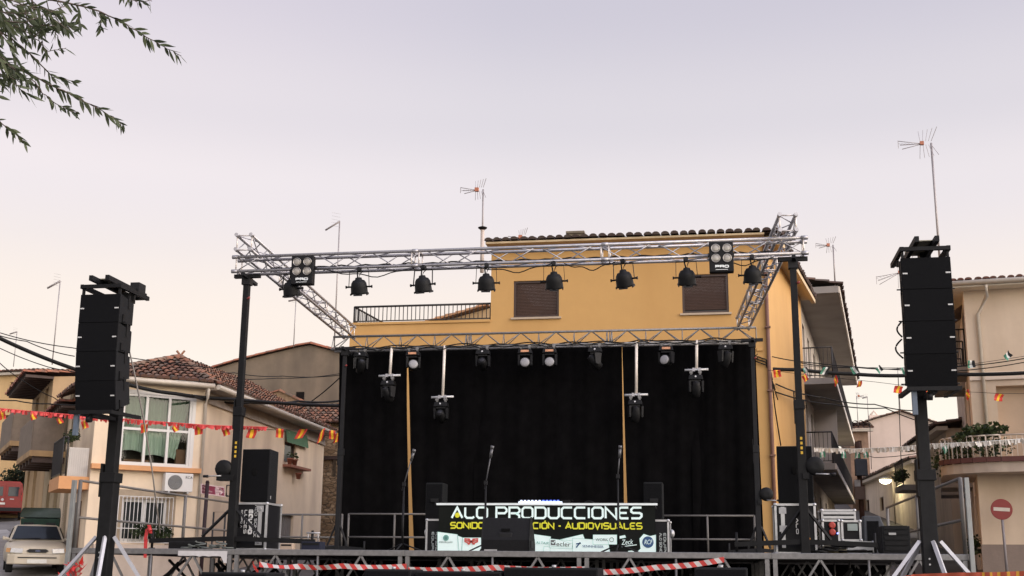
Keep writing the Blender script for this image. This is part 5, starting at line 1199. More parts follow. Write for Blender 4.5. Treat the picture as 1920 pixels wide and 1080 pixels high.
# big case and full-range speaker at the ALO end ---------------------------------
yq = 1.0
ax1 = at(500, 985, yq).x; ax0 = ax1 - .64; ah = at(500, 942, yq).z - ZD
fcA = flight_case('tall black flight case marked ALO with silver edges, under the loudspeaker by the white house', ax0, ax1, yq, yq + .66, ah)
mb = MB(); mb.b2((ax1 - .145, yq - .012, ZD + .09), (ax1 - .085, yq - .001, ZD + ah - .06)); mb.build('hinge_strip', SILVER, fcA)
for z in (ZD + ah - .15, ZD + .08): mb = MB(); mb.b2((ax1 - .17, yq - .02, z), (ax1 - .06, yq - .013, z + .10)); mb.lathe([(.03, 0), (.02, .012)], 10, Matrix.Translation((ax1 - .115, yq - .02, z + .05)) @ Matrix.Rotation(R(90), 4, 'X')); mb.build('butterfly_latch', STEEL, fcA)
FW_ = mat('faded white stencil', (.62, .62, .60), .6)
for s, dx, hh, w_, wd, zz in (('ALO SONIDO', .215, .045, .16, .52, .70), ('EQUIPO', .315, .075, .36, .36, .62), ('LUCES', .385, .05, .2, .36, .62), ('EQUIPO A', .44, .028, .2, .27, .62)):
    mb = MB(); strokes(mb, s, (ax1 - dx, yq - .003 + .018, ZD + zz), (0, 0, -1), (1, 0, 0), hh, wd, w_, .3); ob = mb.build('stencil_lettering', FW_, fcA); ob.data.transform(Matrix.Translation((0, -.003, 0)))
def fullrange(label, x0, y0, z0, w=.46, d=.5, h=.86, front=True):
    t = thing('loudspeaker', label, 'loudspeaker', (x0 + w / 2, y0 + d / 2, z0)); cz = .05
    mb = MB(); mb.hexa([V(q) for q in ((x0, y0 + .012, z0), (x0 + w, y0 + .012, z0), (x0 + w - cz, y0 + d, z0), (x0 + cz, y0 + d, z0), (x0, y0 + .012, z0 + h), (x0 + w, y0 + .012, z0 + h), (x0 + w - cz, y0 + d, z0 + h), (x0 + cz, y0 + d, z0 + h))]); mb.build('cabinet', CAB, t, .012)
    mb = MB(); mb.b2((x0 + .012, y0 + .0, z0 + .02), (x0 + w - .012, y0 + .0115, z0 + h - .015)); g_ = mb.build('grille', GRILLE, t)
    mb = MB(); mb.lathe([(.05, 0), (.045, .004), (.02, .006)], 16, Matrix.Translation((x0 + w * .48, y0 - .0005, z0 + h * .55)) @ Matrix.Rotation(R(90), 4, 'X')); mb.b2((x0 + w * .48 - .03, y0 - .008, z0 + h * .57), (x0 + w * .48 + .03, y0 - .001, z0 + h * .64)); mb.build('handle_cup', mat('black recess', (.004, .004, .004), .9), g_)
    mb = MB(); mb.b2((x0 + w + .001, y0 + .1, z0 + .05), (x0 + w + .006, y0 + .13, z0 + .1)); mb.build('side_badge', STEEL, t)
    return t
sx0 = at(457, 900, yq + .05).x; fullrange('black full-range loudspeaker standing on the ALO flight case before the white house', ax1 - .50, yq + .06, ZD + ah + .012, .47, .52, at(480, 842, yq + .05).z - ZD - ah - .01)
# case and cabinet at the other end ----------------------------------------------
cx0 = at(1453, 985, yq).x; cx1 = at(1531, 985, yq).x; chh = at(1500, 944, yq).z - ZD
fcB = flight_case('tall black flight case with silver edges under the rounded black cabinet', cx0, cx1, yq, yq + .7, chh)
mb = MB(); mb.b2((cx0 + .09, yq - .012, ZD + .09), (cx0 + .145, yq - .001, ZD + chh - .05)); mb.build('hinge_strip', SILVER, fcB)
for z in (ZD + chh - .15, ZD + .32): mb = MB(); mb.b2((cx0 + .065, yq - .02, z), (cx0 + .17, yq - .013, z + .09)); mb.build('butterfly_latch', STEEL, fcB)
for s, dx, wd, zz in (('ALO', .30, .14, .52),): mb = MB(); strokes(mb, s, (cx0 + dx, yq + .012, ZD + zz), (0, 0, -1), (1, 0, 0), .04, wd * 1.6, .3); mb.build('stencil_lettering', FW_, fcB)
mb = MB(); mb.lathe([(.03, 0), (.02, .006)], 12, Matrix.Translation((cx0 + .47, yq - .001, ZD + .22)) @ Matrix.Rotation(R(90), 4, 'X')); mb.build('orange_sticker', mat('orange sticker', (.6, .25, .03), .6), fcB)
fullrange('black rounded loudspeaker cabinet on the flight case in front of the yellow wall', at(1458, 900, yq + .05).x, yq + .08, ZD + chh + .012, .52, .5, at(1480, 836, yq + .05).z - ZD - chh - .01)
# power and amplifier cases
yr = 1.5
def px_(a, y=yr): return at(a, 990, y).x
def pz_(b, y=yr): return at(1580, b, y).z
fA = flight_case('low grey flight case with three silver lid ribs behind the power rack', px_(1541, 3.0), px_(1606, 3.0), 3.0, 3.6, at(1580, 955, 3.0).z - ZD)
for b in (962, 970): 
    mb = MB(); z = at(1580, b, 3.0).z; mb.b2((px_(1543, 3.0), 2.985, z - .02), (px_(1604, 3.0), 2.999, z + .02)); mb.build('lid_rib', SILVER, fA)
fB = flight_case('power distribution rack with red plug sockets beside the tall flight case', px_(1541), px_(1575), yr, yr + .5, pz_(974) - ZD, name='power_rack')
for i, (a, b) in enumerate(((1560, 985), (1560, 998))):
    mb = MB(); mb.lathe([(.045, 0), (.045, .03), (.05, .03), (.05, .045), (.03, .05)], 14, Matrix.Translation((px_(a), yr - .001, pz_(b))) @ Matrix.Rotation(R(90), 4, 'X')); mb.build('red_socket', mat('red socket', (.42, .05, .035), .5), fB)
mb = MB(); mb.lathe([(.012, 0), (.006, .008)], 8, Matrix.Translation((px_(1570), yr - .003, pz_(1000))) @ Matrix.Rotation(R(90), 4, 'X')); mb.build('pilot_light', mat('blue pilot light', (.1, .1, .8), .4, emit=(.25, .3, 1), es=4), fB)
fC = flight_case('amplifier case with a grey front panel next to the red sockets', px_(1577), px_(1615), yr, yr + .5, pz_(975) - ZD - .2, z0=ZD + .2, name='amplifier_case')
mb = MB(); mb.b2((px_(1589), yr - .014, pz_(995)), (px_(1608), yr - .001, pz_(982))); mb.build('front_panel', mat('grey green panel', (.28, .33, .31), .5), fC)
fD = flight_case('long low silver edged case under the amplifier case', px_(1570, 1.35), px_(1638, 1.35), 1.35, 1.95, .2)
mb = MB(); mb.b2((px_(1571, 1.35), 1.335, ZD + .07), (px_(1637, 1.35), 1.349, ZD + .15)); mb.build('lid_valance', SILVER, fD)
# grey wedge cover, black box
x0, x1, y0 = px_(1618, 2.2), px_(1668, 2.2), 2.2; z1 = pz_(967, 2.2); t = thing('wedge_monitor', 'dark grey slope-topped wedge monitor beside the amplifier case', 'floor monitor', ((x0 + x1) / 2, y0 + .2, ZD))
mb = MB(); mb.hexa([V(q) for q in ((x0, y0, ZD), (x1 + .1, y0, ZD), (x1 + .1, y0 + .5, ZD), (x0, y0 + .5, ZD), (x0 + .02, y0, z1), (x1 - .14, y0, z1), (x1 - .1, y0 + .3, z1 - .02), (x0 + .02, y0 + .3, z1))]); mb.build('cabinet', mat('dark blue grey cabinet', (.045, .05, .06), .6, 0, .15, 30, .2), t, .015)
mb = MB(); mb.b2((x0 + .06, y0 - .008, ZD + .1), (x1 - .16, y0 - .001, z1 - .08)); mb.build('grille', GRILLE, t)
x0, x1, y0 = px_(1652, .9), px_(1706, .9), .9; z1 = at(1680, 986, .9).z; t = thing('dimmer_rack', 'square black dimmer rack at the very end of the stage', 'equipment rack', ((x0 + x1) / 2, y0 + .25, ZD))
mb = MB(); mb.b2((x0, y0, ZD), (x1, y0 + .5, z1)); mb.build('cabinet', CAB, t, .012)
mb = MB(); 
for i in range(5): mb.b2((x0 + .04, y0 - .012, ZD + .06 + .075 * i), (x1 - .04, y0 - .001, ZD + .11 + .075 * i))
mb.build('front_slats', BLKM, t); mb = MB(); mb.b2((x0 + .1, y0 - .02, ZD + .28), (x0 + .2, y0 - .0125, ZD + .31)); mb.build('white_sticker', STEEL, t)
# heap of cables, green bag, small boxes
t = None
mb = MB(); xx = at(1560, 1015, 1.0).x
for k in range(5): mb.tube([(xx - .2 + .12 * k + (.12 + .02 * k) * math.cos(i * .7), .8 + .15 * math.sin(i * .7) + .05 * k, ZD + .03 + .03 * k % .1 + .012 * math.sin(i * 1.3 + k)) for i in range(20)], .013, 5)
single('cable_coil', mb, cable, 'heap of coiled black cable on the stage before the power rack', 'cable', (xx, .8, ZD))
mb = MB(); cpos = at(1562, 1006, 1.1); K = 0
mb.lathe([(.02, .15), (.12, .13), (.19, .07), (.2, 0)], 14, Matrix.Translation((cpos.x, 1.1, ZD)) @ Matrix.Diagonal((1.0, .8, 1.1, 1))); single('cloth_bag', mb, mat('olive brown cloth', (.10, .085, .05), .95, 0, .3, 8, .5), 'olive brown cloth bag slumped before the red sockets', 'bag', (cpos.x, 1.1, ZD))
def small(name, px, y, w, d, h, mt, label, cat, extra=None):
    x = at(px, 1015, y).x; t = thing(name, label, cat, (x, y, ZD)); mb = MB(); mb.b2((x - w / 2, y, ZD), (x + w / 2, y + d, ZD + h)); mb.build('body', mt, t, .008)
    mb = MB(); mb.b2((x - w / 2 + .02, y - .006, ZD + h * .6), (x + w / 2 - .02, y - .0005, ZD + h * .85)); mb.build('front_panel', BLKM, t); return t
small('stage_box', 583, .6, .3, .25, .13, mat('blue black box', (.018, .02, .035), .5), 'low dark stage box with blue light on the deck before the stone wall', 'stage box')
x = at(583, 1010, .6).x; mb = MB()
for s_ in (-1, 1): mb.bar((x + s_ * .08, .7, ZD + .13), (x + s_ * .08, .7, ZD + .26), .008, 6)
mb.bar((x - .11, .7, ZD + .26), (x + .11, .7, ZD + .26), .012, 6)
single('wire_stand', mb, STEEL, 'small bright wire handle stand above the low stage box', 'stand', (x, .7, ZD + .13))
small('beige_box', 537, .5, .20, .15, .10, mat('beige box', (.42, .32, .24), .8), 'small beige box on the deck beside the ALO flight case', 'box')
small('cable_box', 345, .35, .5, .3, .11, BLKM, 'flat black cable box near the first outrigger of the tall tower', 'box')
mb = MB(); 
for k in range(7): x = at(350 + 13 * k, 1020, .3).x; mb.tube([(x + .08 * math.cos(i * .8), .3 + .08 * math.sin(i * .8), ZD + .02 + .012 * i * (k % 3) * .3) for i in range(14)], .012, 5)
single('cable_coil', mb, mat('grey green cable', (.09, .10, .09), .6), 'tangle of thin grey cable on the deck in front of the white house', 'cable', (at(390, 1020, .3).x, .3, ZD))

# guard rails --------------------------------------------------------------------
def guard(label, pts, h, nposts, posts_w=.022, mt=STEEL, mid=.45):
    t = thing('guard_rail', label, 'guard rail', pts[0]); mb = MB(); ps = [V(p) for p in pts]
    for f in (h, h * mid): mb.tube([p + up * f for p in ps], .021, 8)
    mb.build('rail', mt, t)
    for i in range(nposts):
        q = i / (nposts - 1) * (len(ps) - 1); a = ps[int(min(q, len(ps) - 2))]; b = ps[int(min(q, len(ps) - 2)) + 1]; p = a.lerp(b, q - int(min(q, len(ps) - 2)))
        mb = MB(); mb.bar(p, p + up * (h + .01), posts_w, 8); mb.build('post', mt, t)
    return t
GR = mat('weathered grey rail', (.15, .14, .13), .6, .3, .15, 8)
guard('grey guard rail across the stage back, from the stone wall to the booth', [(xa + .15, 7.35, ZD), (at(800, 1000, 7.35).x + .3, 7.35, ZD)], .86, 3, mt=GR)
guard('grey guard rail across the stage back between booth and yellow house', [(at(1240, 1000, 7.35).x, 7.35, ZD), (at(1415, 1000, 7.35).x, 7.35, ZD)], .84, 3, mt=GR)
guard('grey guard rail at the back in front of the white house side and stone wall', [(.1, 7.7, ZD), (xa - .1, 7.7, ZD)], .86, 3, mt=GR)
guard('long grey handrail along the stage end beside the white car', [(.03, .06, ZD), (.03, 3.9, ZD), (.03, 7.7, ZD)], 1.02, 3, .03, mt=GR)
xr_ = SEC * 5
guard('long grey handrail along the stage end toward the no entry sign', [(xr_ - .03, .06, ZD), (xr_ - .03, 3.9, ZD), (xr_ - .03, 7.7, ZD)], 1.02, 3, .03, mt=GR)
# thick end posts
for x, lb in ((.0, 'thick galvanised end post of the stage beside the white car'), (xr_ + .04, 'thick galvanised end post of the stage near the no entry sign')):
    p = at(133, 910, -.05); mb = MB(); mb.b2((x - .04, -.08, .0), (x + .02, -.015, ZD + 1.02)); single('end_post', mb, mat('pale galvanised post', (.27, .28, .27), .5, .3, .12, 8), lb, 'post', (x, -.05, 0), bevel=.006)
# barrier tapes
RW_ = stripe('red and white tape', (.50, .040, .032), (.52, .49, .47), 2.6, 40)
def tape(label, pts, y=-.12, w=.075, twist=None, name='barrier_tape'):
    P_ = [at(a, b, y) for a, b in pts]; mb = MB(); n = 40; D_ = []
    for i in range(n + 1):
        q = i / n * (len(P_) - 1); k = min(int(q), len(P_) - 2); p = P_[k].lerp(P_[k + 1], q - k); tw = (twist(i / n) if twist else 0); hh = w / 2
        sg = -.02 * math.sin(math.pi * (q - k)); mb.v += [p + V((0, math.sin(tw) * hh + .01 * math.sin(i), math.cos(tw) * hh + sg)), p + V((0, -math.sin(tw) * hh + .01 * math.sin(i), -math.cos(tw) * hh + sg))]
    for i in range(n): mb.face([2 * i, 2 * i + 2, 2 * i + 3, 2 * i + 1], True)
    return single(name, mb, RW_, label, 'barrier tape', P_[0], 'red and white barrier tape stretched along the stage front')
tape('twisted red and white barrier tape under the ALO flight case end', [(486, 1058), (560, 1062), (640, 1061), (762, 1062)], twist=lambda u: 1.1 * math.sin(u * 9) * (1 - u))
tape('red and white barrier tape stretched below the wedge monitor', [(765, 1068), (930, 1064), (1096, 1067)])
tape('red and white barrier tape rising along the front below the banner\'s end', [(1100, 1073), (1230, 1064), (1358, 1049)])
tape('short knotted end of red and white tape hanging beside the ALO flight case', [(474, 1056), (480, 1066), (484, 1072)], w=.06)
# subwoofers on the ground in front
def sub(label, px0, px1, pyt, y, dpth=.75):
    x0 = at(px0, 1070, y).x; x1 = at(px1, 1070, y).x; z1 = at((px0 + px1) / 2, pyt, y).z; t = thing('subwoofer', label, 'subwoofer', ((x0 + x1) / 2, y + dpth / 2, 0), group='black subwoofer cabinets on the ground before the stage')
    mb = MB(); mb.b2((x0, y + .02, 0), (x1, y + dpth, z1)); mb.build('cabinet', CAB, t, .02)
    mb = MB(); mb.b2((x0 + .03, y + .0, .05), (x1 - .03, y + .019, z1 - .03)); mb.build('grille', GRILLE, t)
    mb = MB(); mb.bar(((x0 + x1) / 2, y + .35, z1 - .01), ((x0 + x1) / 2, y + .35, z1 + .035), .03, 10); mb.build('pole_socket', STEEL, t)
sub('black subwoofer on the ground under the ALO flight case', 376, 500, 1073, -1.1)
sub('black subwoofer on the ground under the first bright gap', 682, 770, 1067, -1.0)
sub('black subwoofer under the wedge monitor, wider than the others', 778, 940, 1071, -1.0); sub('black subwoofer under the middle of the banner', 944, 1122, 1064, -1.0)
sub('black subwoofer on the ground under the guard rail past the banner', 1302, 1402, 1064, -1.0)

# ================================================================== PA TOWERS with line arrays
def pa_tower(label, x, y, z1, arr, labels, zbot, xo=0):
    t = lift_tower(label, x, y, 0, z1, .195, 0, 0, BLKM, False, False, False)
    for px_, (dx, dy, zz) in enumerate(((-1.45, -.35, .05), (-.95, .95, .05), (.35, -1.0, .05), (1.45, -.1, .05))):
        mb = MB(); mb.flat((x + dx * .09, y + dy * .09, 1.74), (x + dx, y + dy, .08), .045, .045, (.3, .2, 1)); mb.build('stay', mat('bright aluminium stay', (.42, .42, .44), .45, .4, .12, 8), t)
        mb = MB(); mb.flat((x + dx * .1, y + dy * .1, .1), (x + dx * 1.08, y + dy * 1.08, .07), .07, .07); mb.lathe([(.07, 0), (.06, .03)], 10, Matrix.Translation((x + dx * 1.05, y + dy * 1.05, 0))); mb.build('outrigger', BLKM, t)
    mb = MB()
    for zz in (1.15, 1.22, 1.45, 1.52): mb.lathe([(.014, 0), (.012, .006)], 8, Matrix.Translation((x - .03, y - .099, zz)) @ Matrix.Rotation(R(90), 4, 'X'))
    mb.build('bolts', STEEL, t)
    # arms that carry the array
    w = .62; hb = .421; dpt = .52; ya = y - .24 - dpt
    zt_ = zbot + 4 * hb - .02; x += xo
    fr = thing('rigging_frame', arr[0], 'rigging frame', (x, y, zt_))
    mb = MB()
    for s_ in (-1, 1): mb.flat((x + s_ * (w / 2 - .02), ya - .02, zt_ + .10), (x + s_ * (w / 2 - .02), y + .12, zt_ + .10), .05, .06)
    mb.flat((x - w / 2, ya, zt_ + .10), (x + w / 2, ya, zt_ + .10), .05, .05); mb.flat((x - w / 2, y + .05, zt_ + .10), (x + w / 2, y + .05, zt_ + .10), .05, .05)
    for s_ in (-1, 1):
        for yy in (ya + .03, y - .3): mb.b2((x + s_ * (w / 2 - .03) - .015, yy - .02, zt_ - .02), (x + s_ * (w / 2 - .03) + .015, yy + .02, zt_ + .08))
    mb.build('bumper', BLKM, fr)
    mb = MB()
    for s_ in (-.11, .14): mb.flat((x + s_, ya - .12, zt_ + .20), (x + s_, y + .32, zt_ + .19), .055, .075)
    mb.build('lifting_fork', BLKM, fr)
    mb = MB(); mb.flat((x + .02, ya + .1, zt_ + .235), (x + .02, y + .12, zt_ + .235), .24, .012); mb.flat((x - .13, y + .02, zt_ + .26), (x + .17, y + .02, zt_ + .26), .05, .05); mb.build('cross_plate', mat('olive metal plate', (.28, .26, .19), .6, .2, .2, 8), fr)
    mb = MB(); mb.b2((x - .1, y - .1, z1 - .02), (x + .1, y + .1, zt_ + .15)); mb.b2((x + .06, y - .02, zt_ + .1), (x + .2, y + .2, zt_ + .33)); mb.build('carriage', BLK, fr)
    tilt = [R(a) for a in (0.0, 1.0, 6.0, 12.0)]; z = zt_ - .012; yo = 0
    first = None
    for k in range(4):
        ctr = V((x, ya + yo, z)); M = Matrix.Translation(ctr) @ Matrix.Rotation(tilt[k], 4, 'X')
        c_ = thing('line_array_speaker', labels[k], 'loudspeaker', M=M, group='line array loudspeakers hung from the two towers')
        mb = MB(); rw_ = w / 2 - .05; mb.hexa([V(q) for q in ((-w / 2, .014, -hb), (w / 2, .014, -hb), (rw_, dpt, -hb + .05), (-rw_, dpt, -hb + .05), (-w / 2, .014, 0), (w / 2, .014, 0), (rw_, dpt, -.05), (-rw_, dpt, -.05))]); mb.build('cabinet', CAB, c_, .008, world=False)
        mb = MB(); mb.b2((-w / 2 + .006, .0, -hb + .006), (w / 2 - .006, .013, -.006)); mb.build('grille', GRILLE, c_, world=False)
        for s_ in (-1, 1):
            mb = MB(); mb.b2((s_ * (w / 2 - .045) - .03, -.006, -hb * .5 - .01), (s_ * (w / 2 - .045) + .03, -.0005, -hb * .5 + .008)); mb.build('badge', mat('silver badge', (.55, .55, .53), .5), c_, world=False)
            mb = MB(); mb.b2((s_ * (w / 2 - .012) - .012, .12, -hb + .01), (s_ * (w / 2 - .012) + .02, .17, -hb + .14)); mb.bar((s_ * (w / 2 - .02), .145, -hb + .03), (s_ * (w / 2 + .05), .145, -hb + .03), .009, 6); mb.build('rigging_link', BLKM, c_, world=False); mb = MB(); mb.b2((s_ * (w / 2 - .035) - .012, .30, -.16), (s_ * (w / 2 - .035) + .016, .35, .03)); mb.build('rigging_link', BLKM, c_, world=False)
            mb = MB(); mb.b2((s_ * (w / 2 - .06) - .02, .18, -.27), (s_ * (w / 2 - .06) + .022, .29, -.17)); mb.build('side_handle', BLK, c_, world=False)
        z -= (hb - .002) * math.cos(tilt[k]); yo += hb * math.sin(tilt[k]) * 1.0
    mb = MB(); zf_ = z - .04
    mb.flat((x - w / 2 - .02, ya + .02, zf_), (x + w / 2 + .02, ya + .02, zf_), .06, .05)
    for s_ in (-1, 1): mb.flat((x + s_ * (w / 2 - .02), ya, zf_ + .0), (x + s_ * (w / 2 - .02), y + .16, zf_ + .03), .05, .05)
    mb.flat((x, ya + .05, zf_ - .02), (x, y, zf_ - .02), .08, .05); lf_ = mb.build('lower_frame', BLKM, fr)
    mb = MB(); mb.lathe([(.05, -.03), (.05, .03)], 12, Matrix.Translation((x - .05, ya + .08, zf_ - .09)) @ Matrix.Rotation(R(90), 4, 'Y')); mb.build('roller', BLK, lf_)
    mb = MB(); mb.b2((x - w / 2 + .04, ya + .05, zf_ - .32), (x - w / 2 + .10, ya + .11, zf_ - .02)); mb.build('drop_bar', mat('blue grey bar', (.10, .13, .17), .5), lf_)
    return fr
pyA = -1.0; pa = at(212, 850, pyA).x; pb = at(1734, 885, pyA).x
zA_ = at(190, 768, pyA - .6).z; zB_ = at(1745, 724, pyA - .6).z
LBA = ['top box of the array nearest the bare branch and white car', 'second box from the top of the array above the white car', 'third box from the top of the array above the white car', 'lowest box of the array above the white car, tilted down']
LBB = ['top box of the array beside the cream corner house', 'second from the top in the array by the cream corner house', 'third from the top in the array by the cream corner house', 'lowest box of the array beside the cream corner house, tilted down']
pa_tower('heavy black tower on aluminium stays before the white house, carrying a hung loudspeaker array', pa, pyA, 5.2, ['black rigging frame with green-brown plate above the array over the white car'], ['black line array loudspeaker, ' + s for s in LBA], zA_)
pa_tower('heavy black tower on aluminium stays before the side street, carrying a hung loudspeaker array', pb, pyA, 5.2, ['black rigging frame with green-brown plate above the array by the cream corner house'], ['black line array loudspeaker, ' + s for s in LBB], zB_, .065)
# loose cables behind the array by the corner house
mb = MB()
for (x0, y0), (x1, y1), s_ in (((1690, 604), (1692, 632), -9), ((1691, 636), (1694, 672), -13)):
    pts = []
    for i in range(13): f = i / 12; pts.append(at(x0 + (x1 - x0) * f + s_ * math.sin(math.pi * f), y0 + (y1 - y0) * f, pyA - .2))
    mb.tube(pts, .012, 5)
single('array_cables', mb, cable, 'black cable loops bulging behind the array by the cream corner house', 'cable', at(1690, 640, pyA))
mb = MB(); mb.tube([at(242, 656, pyA + .1), at(252, 700, pyA + .2), at(270, 790, pyA + .3), at(285, 880, pyA + .6), at(300, 1000, pyA + .9)], .012, 5)
single('guy_cable', mb, mat('grey cable', (.2, .18, .16), .7), 'thin grey cable slanting down from the array across the white house window', 'cable', at(242, 656, pyA))
# ================================================================== STREET THINGS
# pale saloon car, front towards the square
def loft(mb, secs, mi=0, sm=True):
    """skin a list of equal-length point rings"""
    k0 = len(mb.v); n = len(secs[0])
    for s_ in secs: mb.v += [V(p) for p in s_]
    for i in range(len(secs) - 1):
        for j in range(n): a = k0 + i * n + j; b = k0 + i * n + (j + 1) % n; mb.face([a, b, b + n, a + n], sm, mi)
    mb.face([k0 + j for j in reversed(range(n))], False, mi); e = k0 + (len(secs) - 1) * n; mb.face([e + j for j in range(n)], False, mi)
def wheel(t, x, y, r, w, name='wheel'):
    T = Matrix.Translation((x, y, r)) @ Matrix.Rotation(R(90), 4, 'Y'); mb = MB(); mb.lathe([(r * .62, -w / 2), (r * .94, -w / 2), (r, -w * .35), (r, w * .35), (r * .94, w / 2), (r * .62, w / 2)], 22, T); o = mb.build(name, mat('tyre rubber', (.02, .02, .02), .9), t, world=False)
    mb = MB(); mb.lathe([(r * .62, -w * .42), (r * .5, -w * .46), (.04, -w * .46)], 18, T); mb.lathe([(r * .62, w * .42), (r * .5, w * .46), (.04, w * .46)], 18, T); mb.build('rim', mat('grey hub cap', (.3, .3, .3), .4, .4), o, world=False)
pc = dep(61, 1070, 34.4); pcg = dep(61, 1073, 34.4)
zg_ = zat(1074, (pc.x, pc.y)); heading = R(36.7) + R(180)
M = Matrix.Translation((pc.x, pc.y, max(zg_, gz(pc.x, pc.y)) + .01)) @ Matrix.Rotation(R(33), 4, 'Z') @ Matrix.Scale(.95, 4)
car = thing('parked_car', 'dusty cream saloon car parked nose towards the square beside the white house', 'car', M=M)
PAINT = mat('dusty cream car paint', (.46, .40, .30), .4, 0, .08, 3, dark=(.32, .29, .24), dscale=.8)
def sec(y, hw, z0, z1, tuck=.06, top=.0):  # body ring at y
    return [(-hw + tuck, y, z0), (hw - tuck, y, z0), (hw, y, z0 + .22), (hw, y, (z0 + z1) / 2 + .08), (hw - .03, y, z1 - .09), (hw - .13, y, z1), (0, y, z1 + .025 + top), (-hw + .13, y, z1), (-hw + .03, y, z1 - .09), (-hw, y, (z0 + z1) / 2 + .08), (-hw, y, z0 + .22)]
mb = MB(); loft(mb, [sec(-2.06, .72, .30, .60, .1), sec(-2.0, .79, .24, .70), sec(-1.8, .83, .22, .78), sec(-1.0, .845, .20, .89), sec(-.8, .845, .20, .92), sec(.9, .845, .2, .95), sec(1.7, .83, .22, .96), sec(2.08, .76, .28, .90)])
body = mb.build('body', PAINT, car, world=False); sm_ = body.modifiers.new('round', 'SUBSURF'); sm_.levels = 2; sm_.render_levels = 2
mb = MB()
def cab(y, hw, z0, z1, hw2): return [(-hw, y, z0), (hw, y, z0), (hw2 + .02, y, z1 - .05), (hw2 - .06, y, z1), (0, y, z1 + .02), (-hw2 + .06, y, z1), (-hw2 - .02, y, z1 - .05)]
def cabr(y0, y1, hw, z0, z1, hw2):
    a = cab(y0, hw, z0, z1, hw2); return [(p[0], y0 + (y1 - y0) * max(0, (p[2] - z0)) / (z1 - z0), p[2]) for p in a]
loft(mb, [cabr(-.92, -.28, .76, .90, 1.36, .60), cabr(-.3, -.1, .78, .92, 1.385, .61), cabr(.6, .6, .78, .93, 1.385, .61), cabr(1.62, 1.08, .76, .94, 1.33, .58)], 0, False)
mb.build('cabin', PAINT, car, world=False)
GLC = glass('car glass', (.02, .024, .03), .06)
def on(y, x, z): return (x, y, z)
mb = MB(); w0, w1 = .69, .545; mb.poly([(-w0, -.90, .935), (w0, -.90, .935), (w1, -.335, 1.335), (-w1, -.335, 1.335)]); ws = mb.build('windscreen', GLC, car, world=False)
ws.data.transform(Matrix.Translation((0, -.014, .012)))
for s_ in (-1, 1):
    mb = MB(); mb.poly([(s_ * .79, -.68, .95), (s_ * .79, 1.45, .96), (s_ * .655, 1.08, 1.30), (s_ * .655, -.22, 1.33)]); mb.build('side_window', GLC, car, world=False)
    mb = MB(); mb.hexa([(s_ * .74, -.72, .94), (s_ * .93, -.70, .92), (s_ * .93, -.6, .92), (s_ * .74, -.6, .94), (s_ * .74, -.72, .98), (s_ * .93, -.70, 1.04), (s_ * .93, -.6, 1.04), (s_ * .74, -.6, .98)]); mb.build('wing_mirror', PAINT, car, .02, world=False)
    mb = MB(); mb.hexa([(s_ * .40, -2.115, .53), (s_ * .73, -2.085, .55), (s_ * .73, -1.95, .55), (s_ * .40, -2.0, .53), (s_ * .38, -2.085, .665), (s_ * .71, -2.05, .68), (s_ * .71, -1.9, .68), (s_ * .38, -1.97, .665)]); hl = mb.build('headlight', mat('headlamp glass', (.38, .37, .33), .12, .2, .25, 12), car, .01, world=False)
    mb = MB(); mb.hexa([(s_ * .735, -2.08, .555), (s_ * .84, -1.93, .57), (s_ * .80, -1.85, .57), (s_ * .70, -1.95, .555), (s_ * .72, -2.04, .675), (s_ * .825, -1.9, .68), (s_ * .79, -1.8, .68), (s_ * .69, -1.92, .675)]); mb.build('indicator', mat('amber lens', (.5, .25, .08), .2), car, world=False)
mb = MB(); pts = [(-.30, .60), (-.22, .555), (.22, .555), (.30, .60), (.22, .648), (-.22, .648)]; mb.v = [V((x, -2.085, z)) for x, z in pts] + [V((x, -2.02, z + .01)) for x, z in pts]; mb.face(list(range(6)))
for i in range(6): mb.face([i, (i + 1) % 6, 6 + (i + 1) % 6, 6 + i])
gr_ = mb.build('grille', BLK, car, world=False)
mb = MB(); mb.lathe([(.06, 0), (.055, .012)], 20, Matrix.Translation((0, -2.086, .602)) @ Matrix.Rotation(R(90), 4, 'X') @ Matrix.Diagonal((1.2, .5, 1, 1))); mb.build('oval_badge', mat('dark oval badge', (.06, .07, .12), .3, .3), gr_, world=False)
mb = MB(); loft(mb, [[(-.80, -1.75, .24), (-.80, -1.75, .50), (-.76, -1.75, .52), (-.76, -1.75, .22)], [(-.79, -2.05, .24), (-.79, -2.05, .50), (-.70, -2.0, .53), (-.70, -2.0, .22)], [(-.60, -2.16, .24), (-.60, -2.16, .49), (-.55, -2.07, .53), (-.55, -2.07, .22)], [(.60, -2.16, .24), (.60, -2.16, .49), (.55, -2.07, .53), (.55, -2.07, .22)], [(.79, -2.05, .24), (.79, -2.05, .50), (.70, -2.0, .53), (.70, -2.0, .22)], [(.80, -1.75, .24), (.80, -1.75, .50), (.76, -1.75, .52), (.76, -1.75, .22)]], 0, False)
bp_ = mb.build('bumper', PAINT, car, .025, world=False)
mb = MB(); mb.b2((-.52, -2.172, .40), (.52, -2.155, .43)); mb.build('air_slot', BLK, bp_, world=False)
mb = MB(); mb.b2((-.26, -2.18, .26), (.26, -2.162, .37)); mb.build('number_plate', mat('pale number plate', (.55, .54, .48), .5, 0, .1, 20), bp_, world=False)
mb = MB(); mb.bar((-.6, -.95, .95), (.1, -.86, .99), .01, 5); mb.bar((-.05, -.95, .95), (.55, -.86, .99), .01, 5); mb.build('wiper', BLK, car, world=False)
mb = MB(); mb.b2((-.32, -.75, .93), (-.0, -.62, .955)); mb.build('dashboard_paper', mat('white paper', (.6, .6, .58), .8), car, world=False)
for x in (-.70, .70):
    for y in (-1.32, 1.25): wheel(car, x, y, .295, .19)
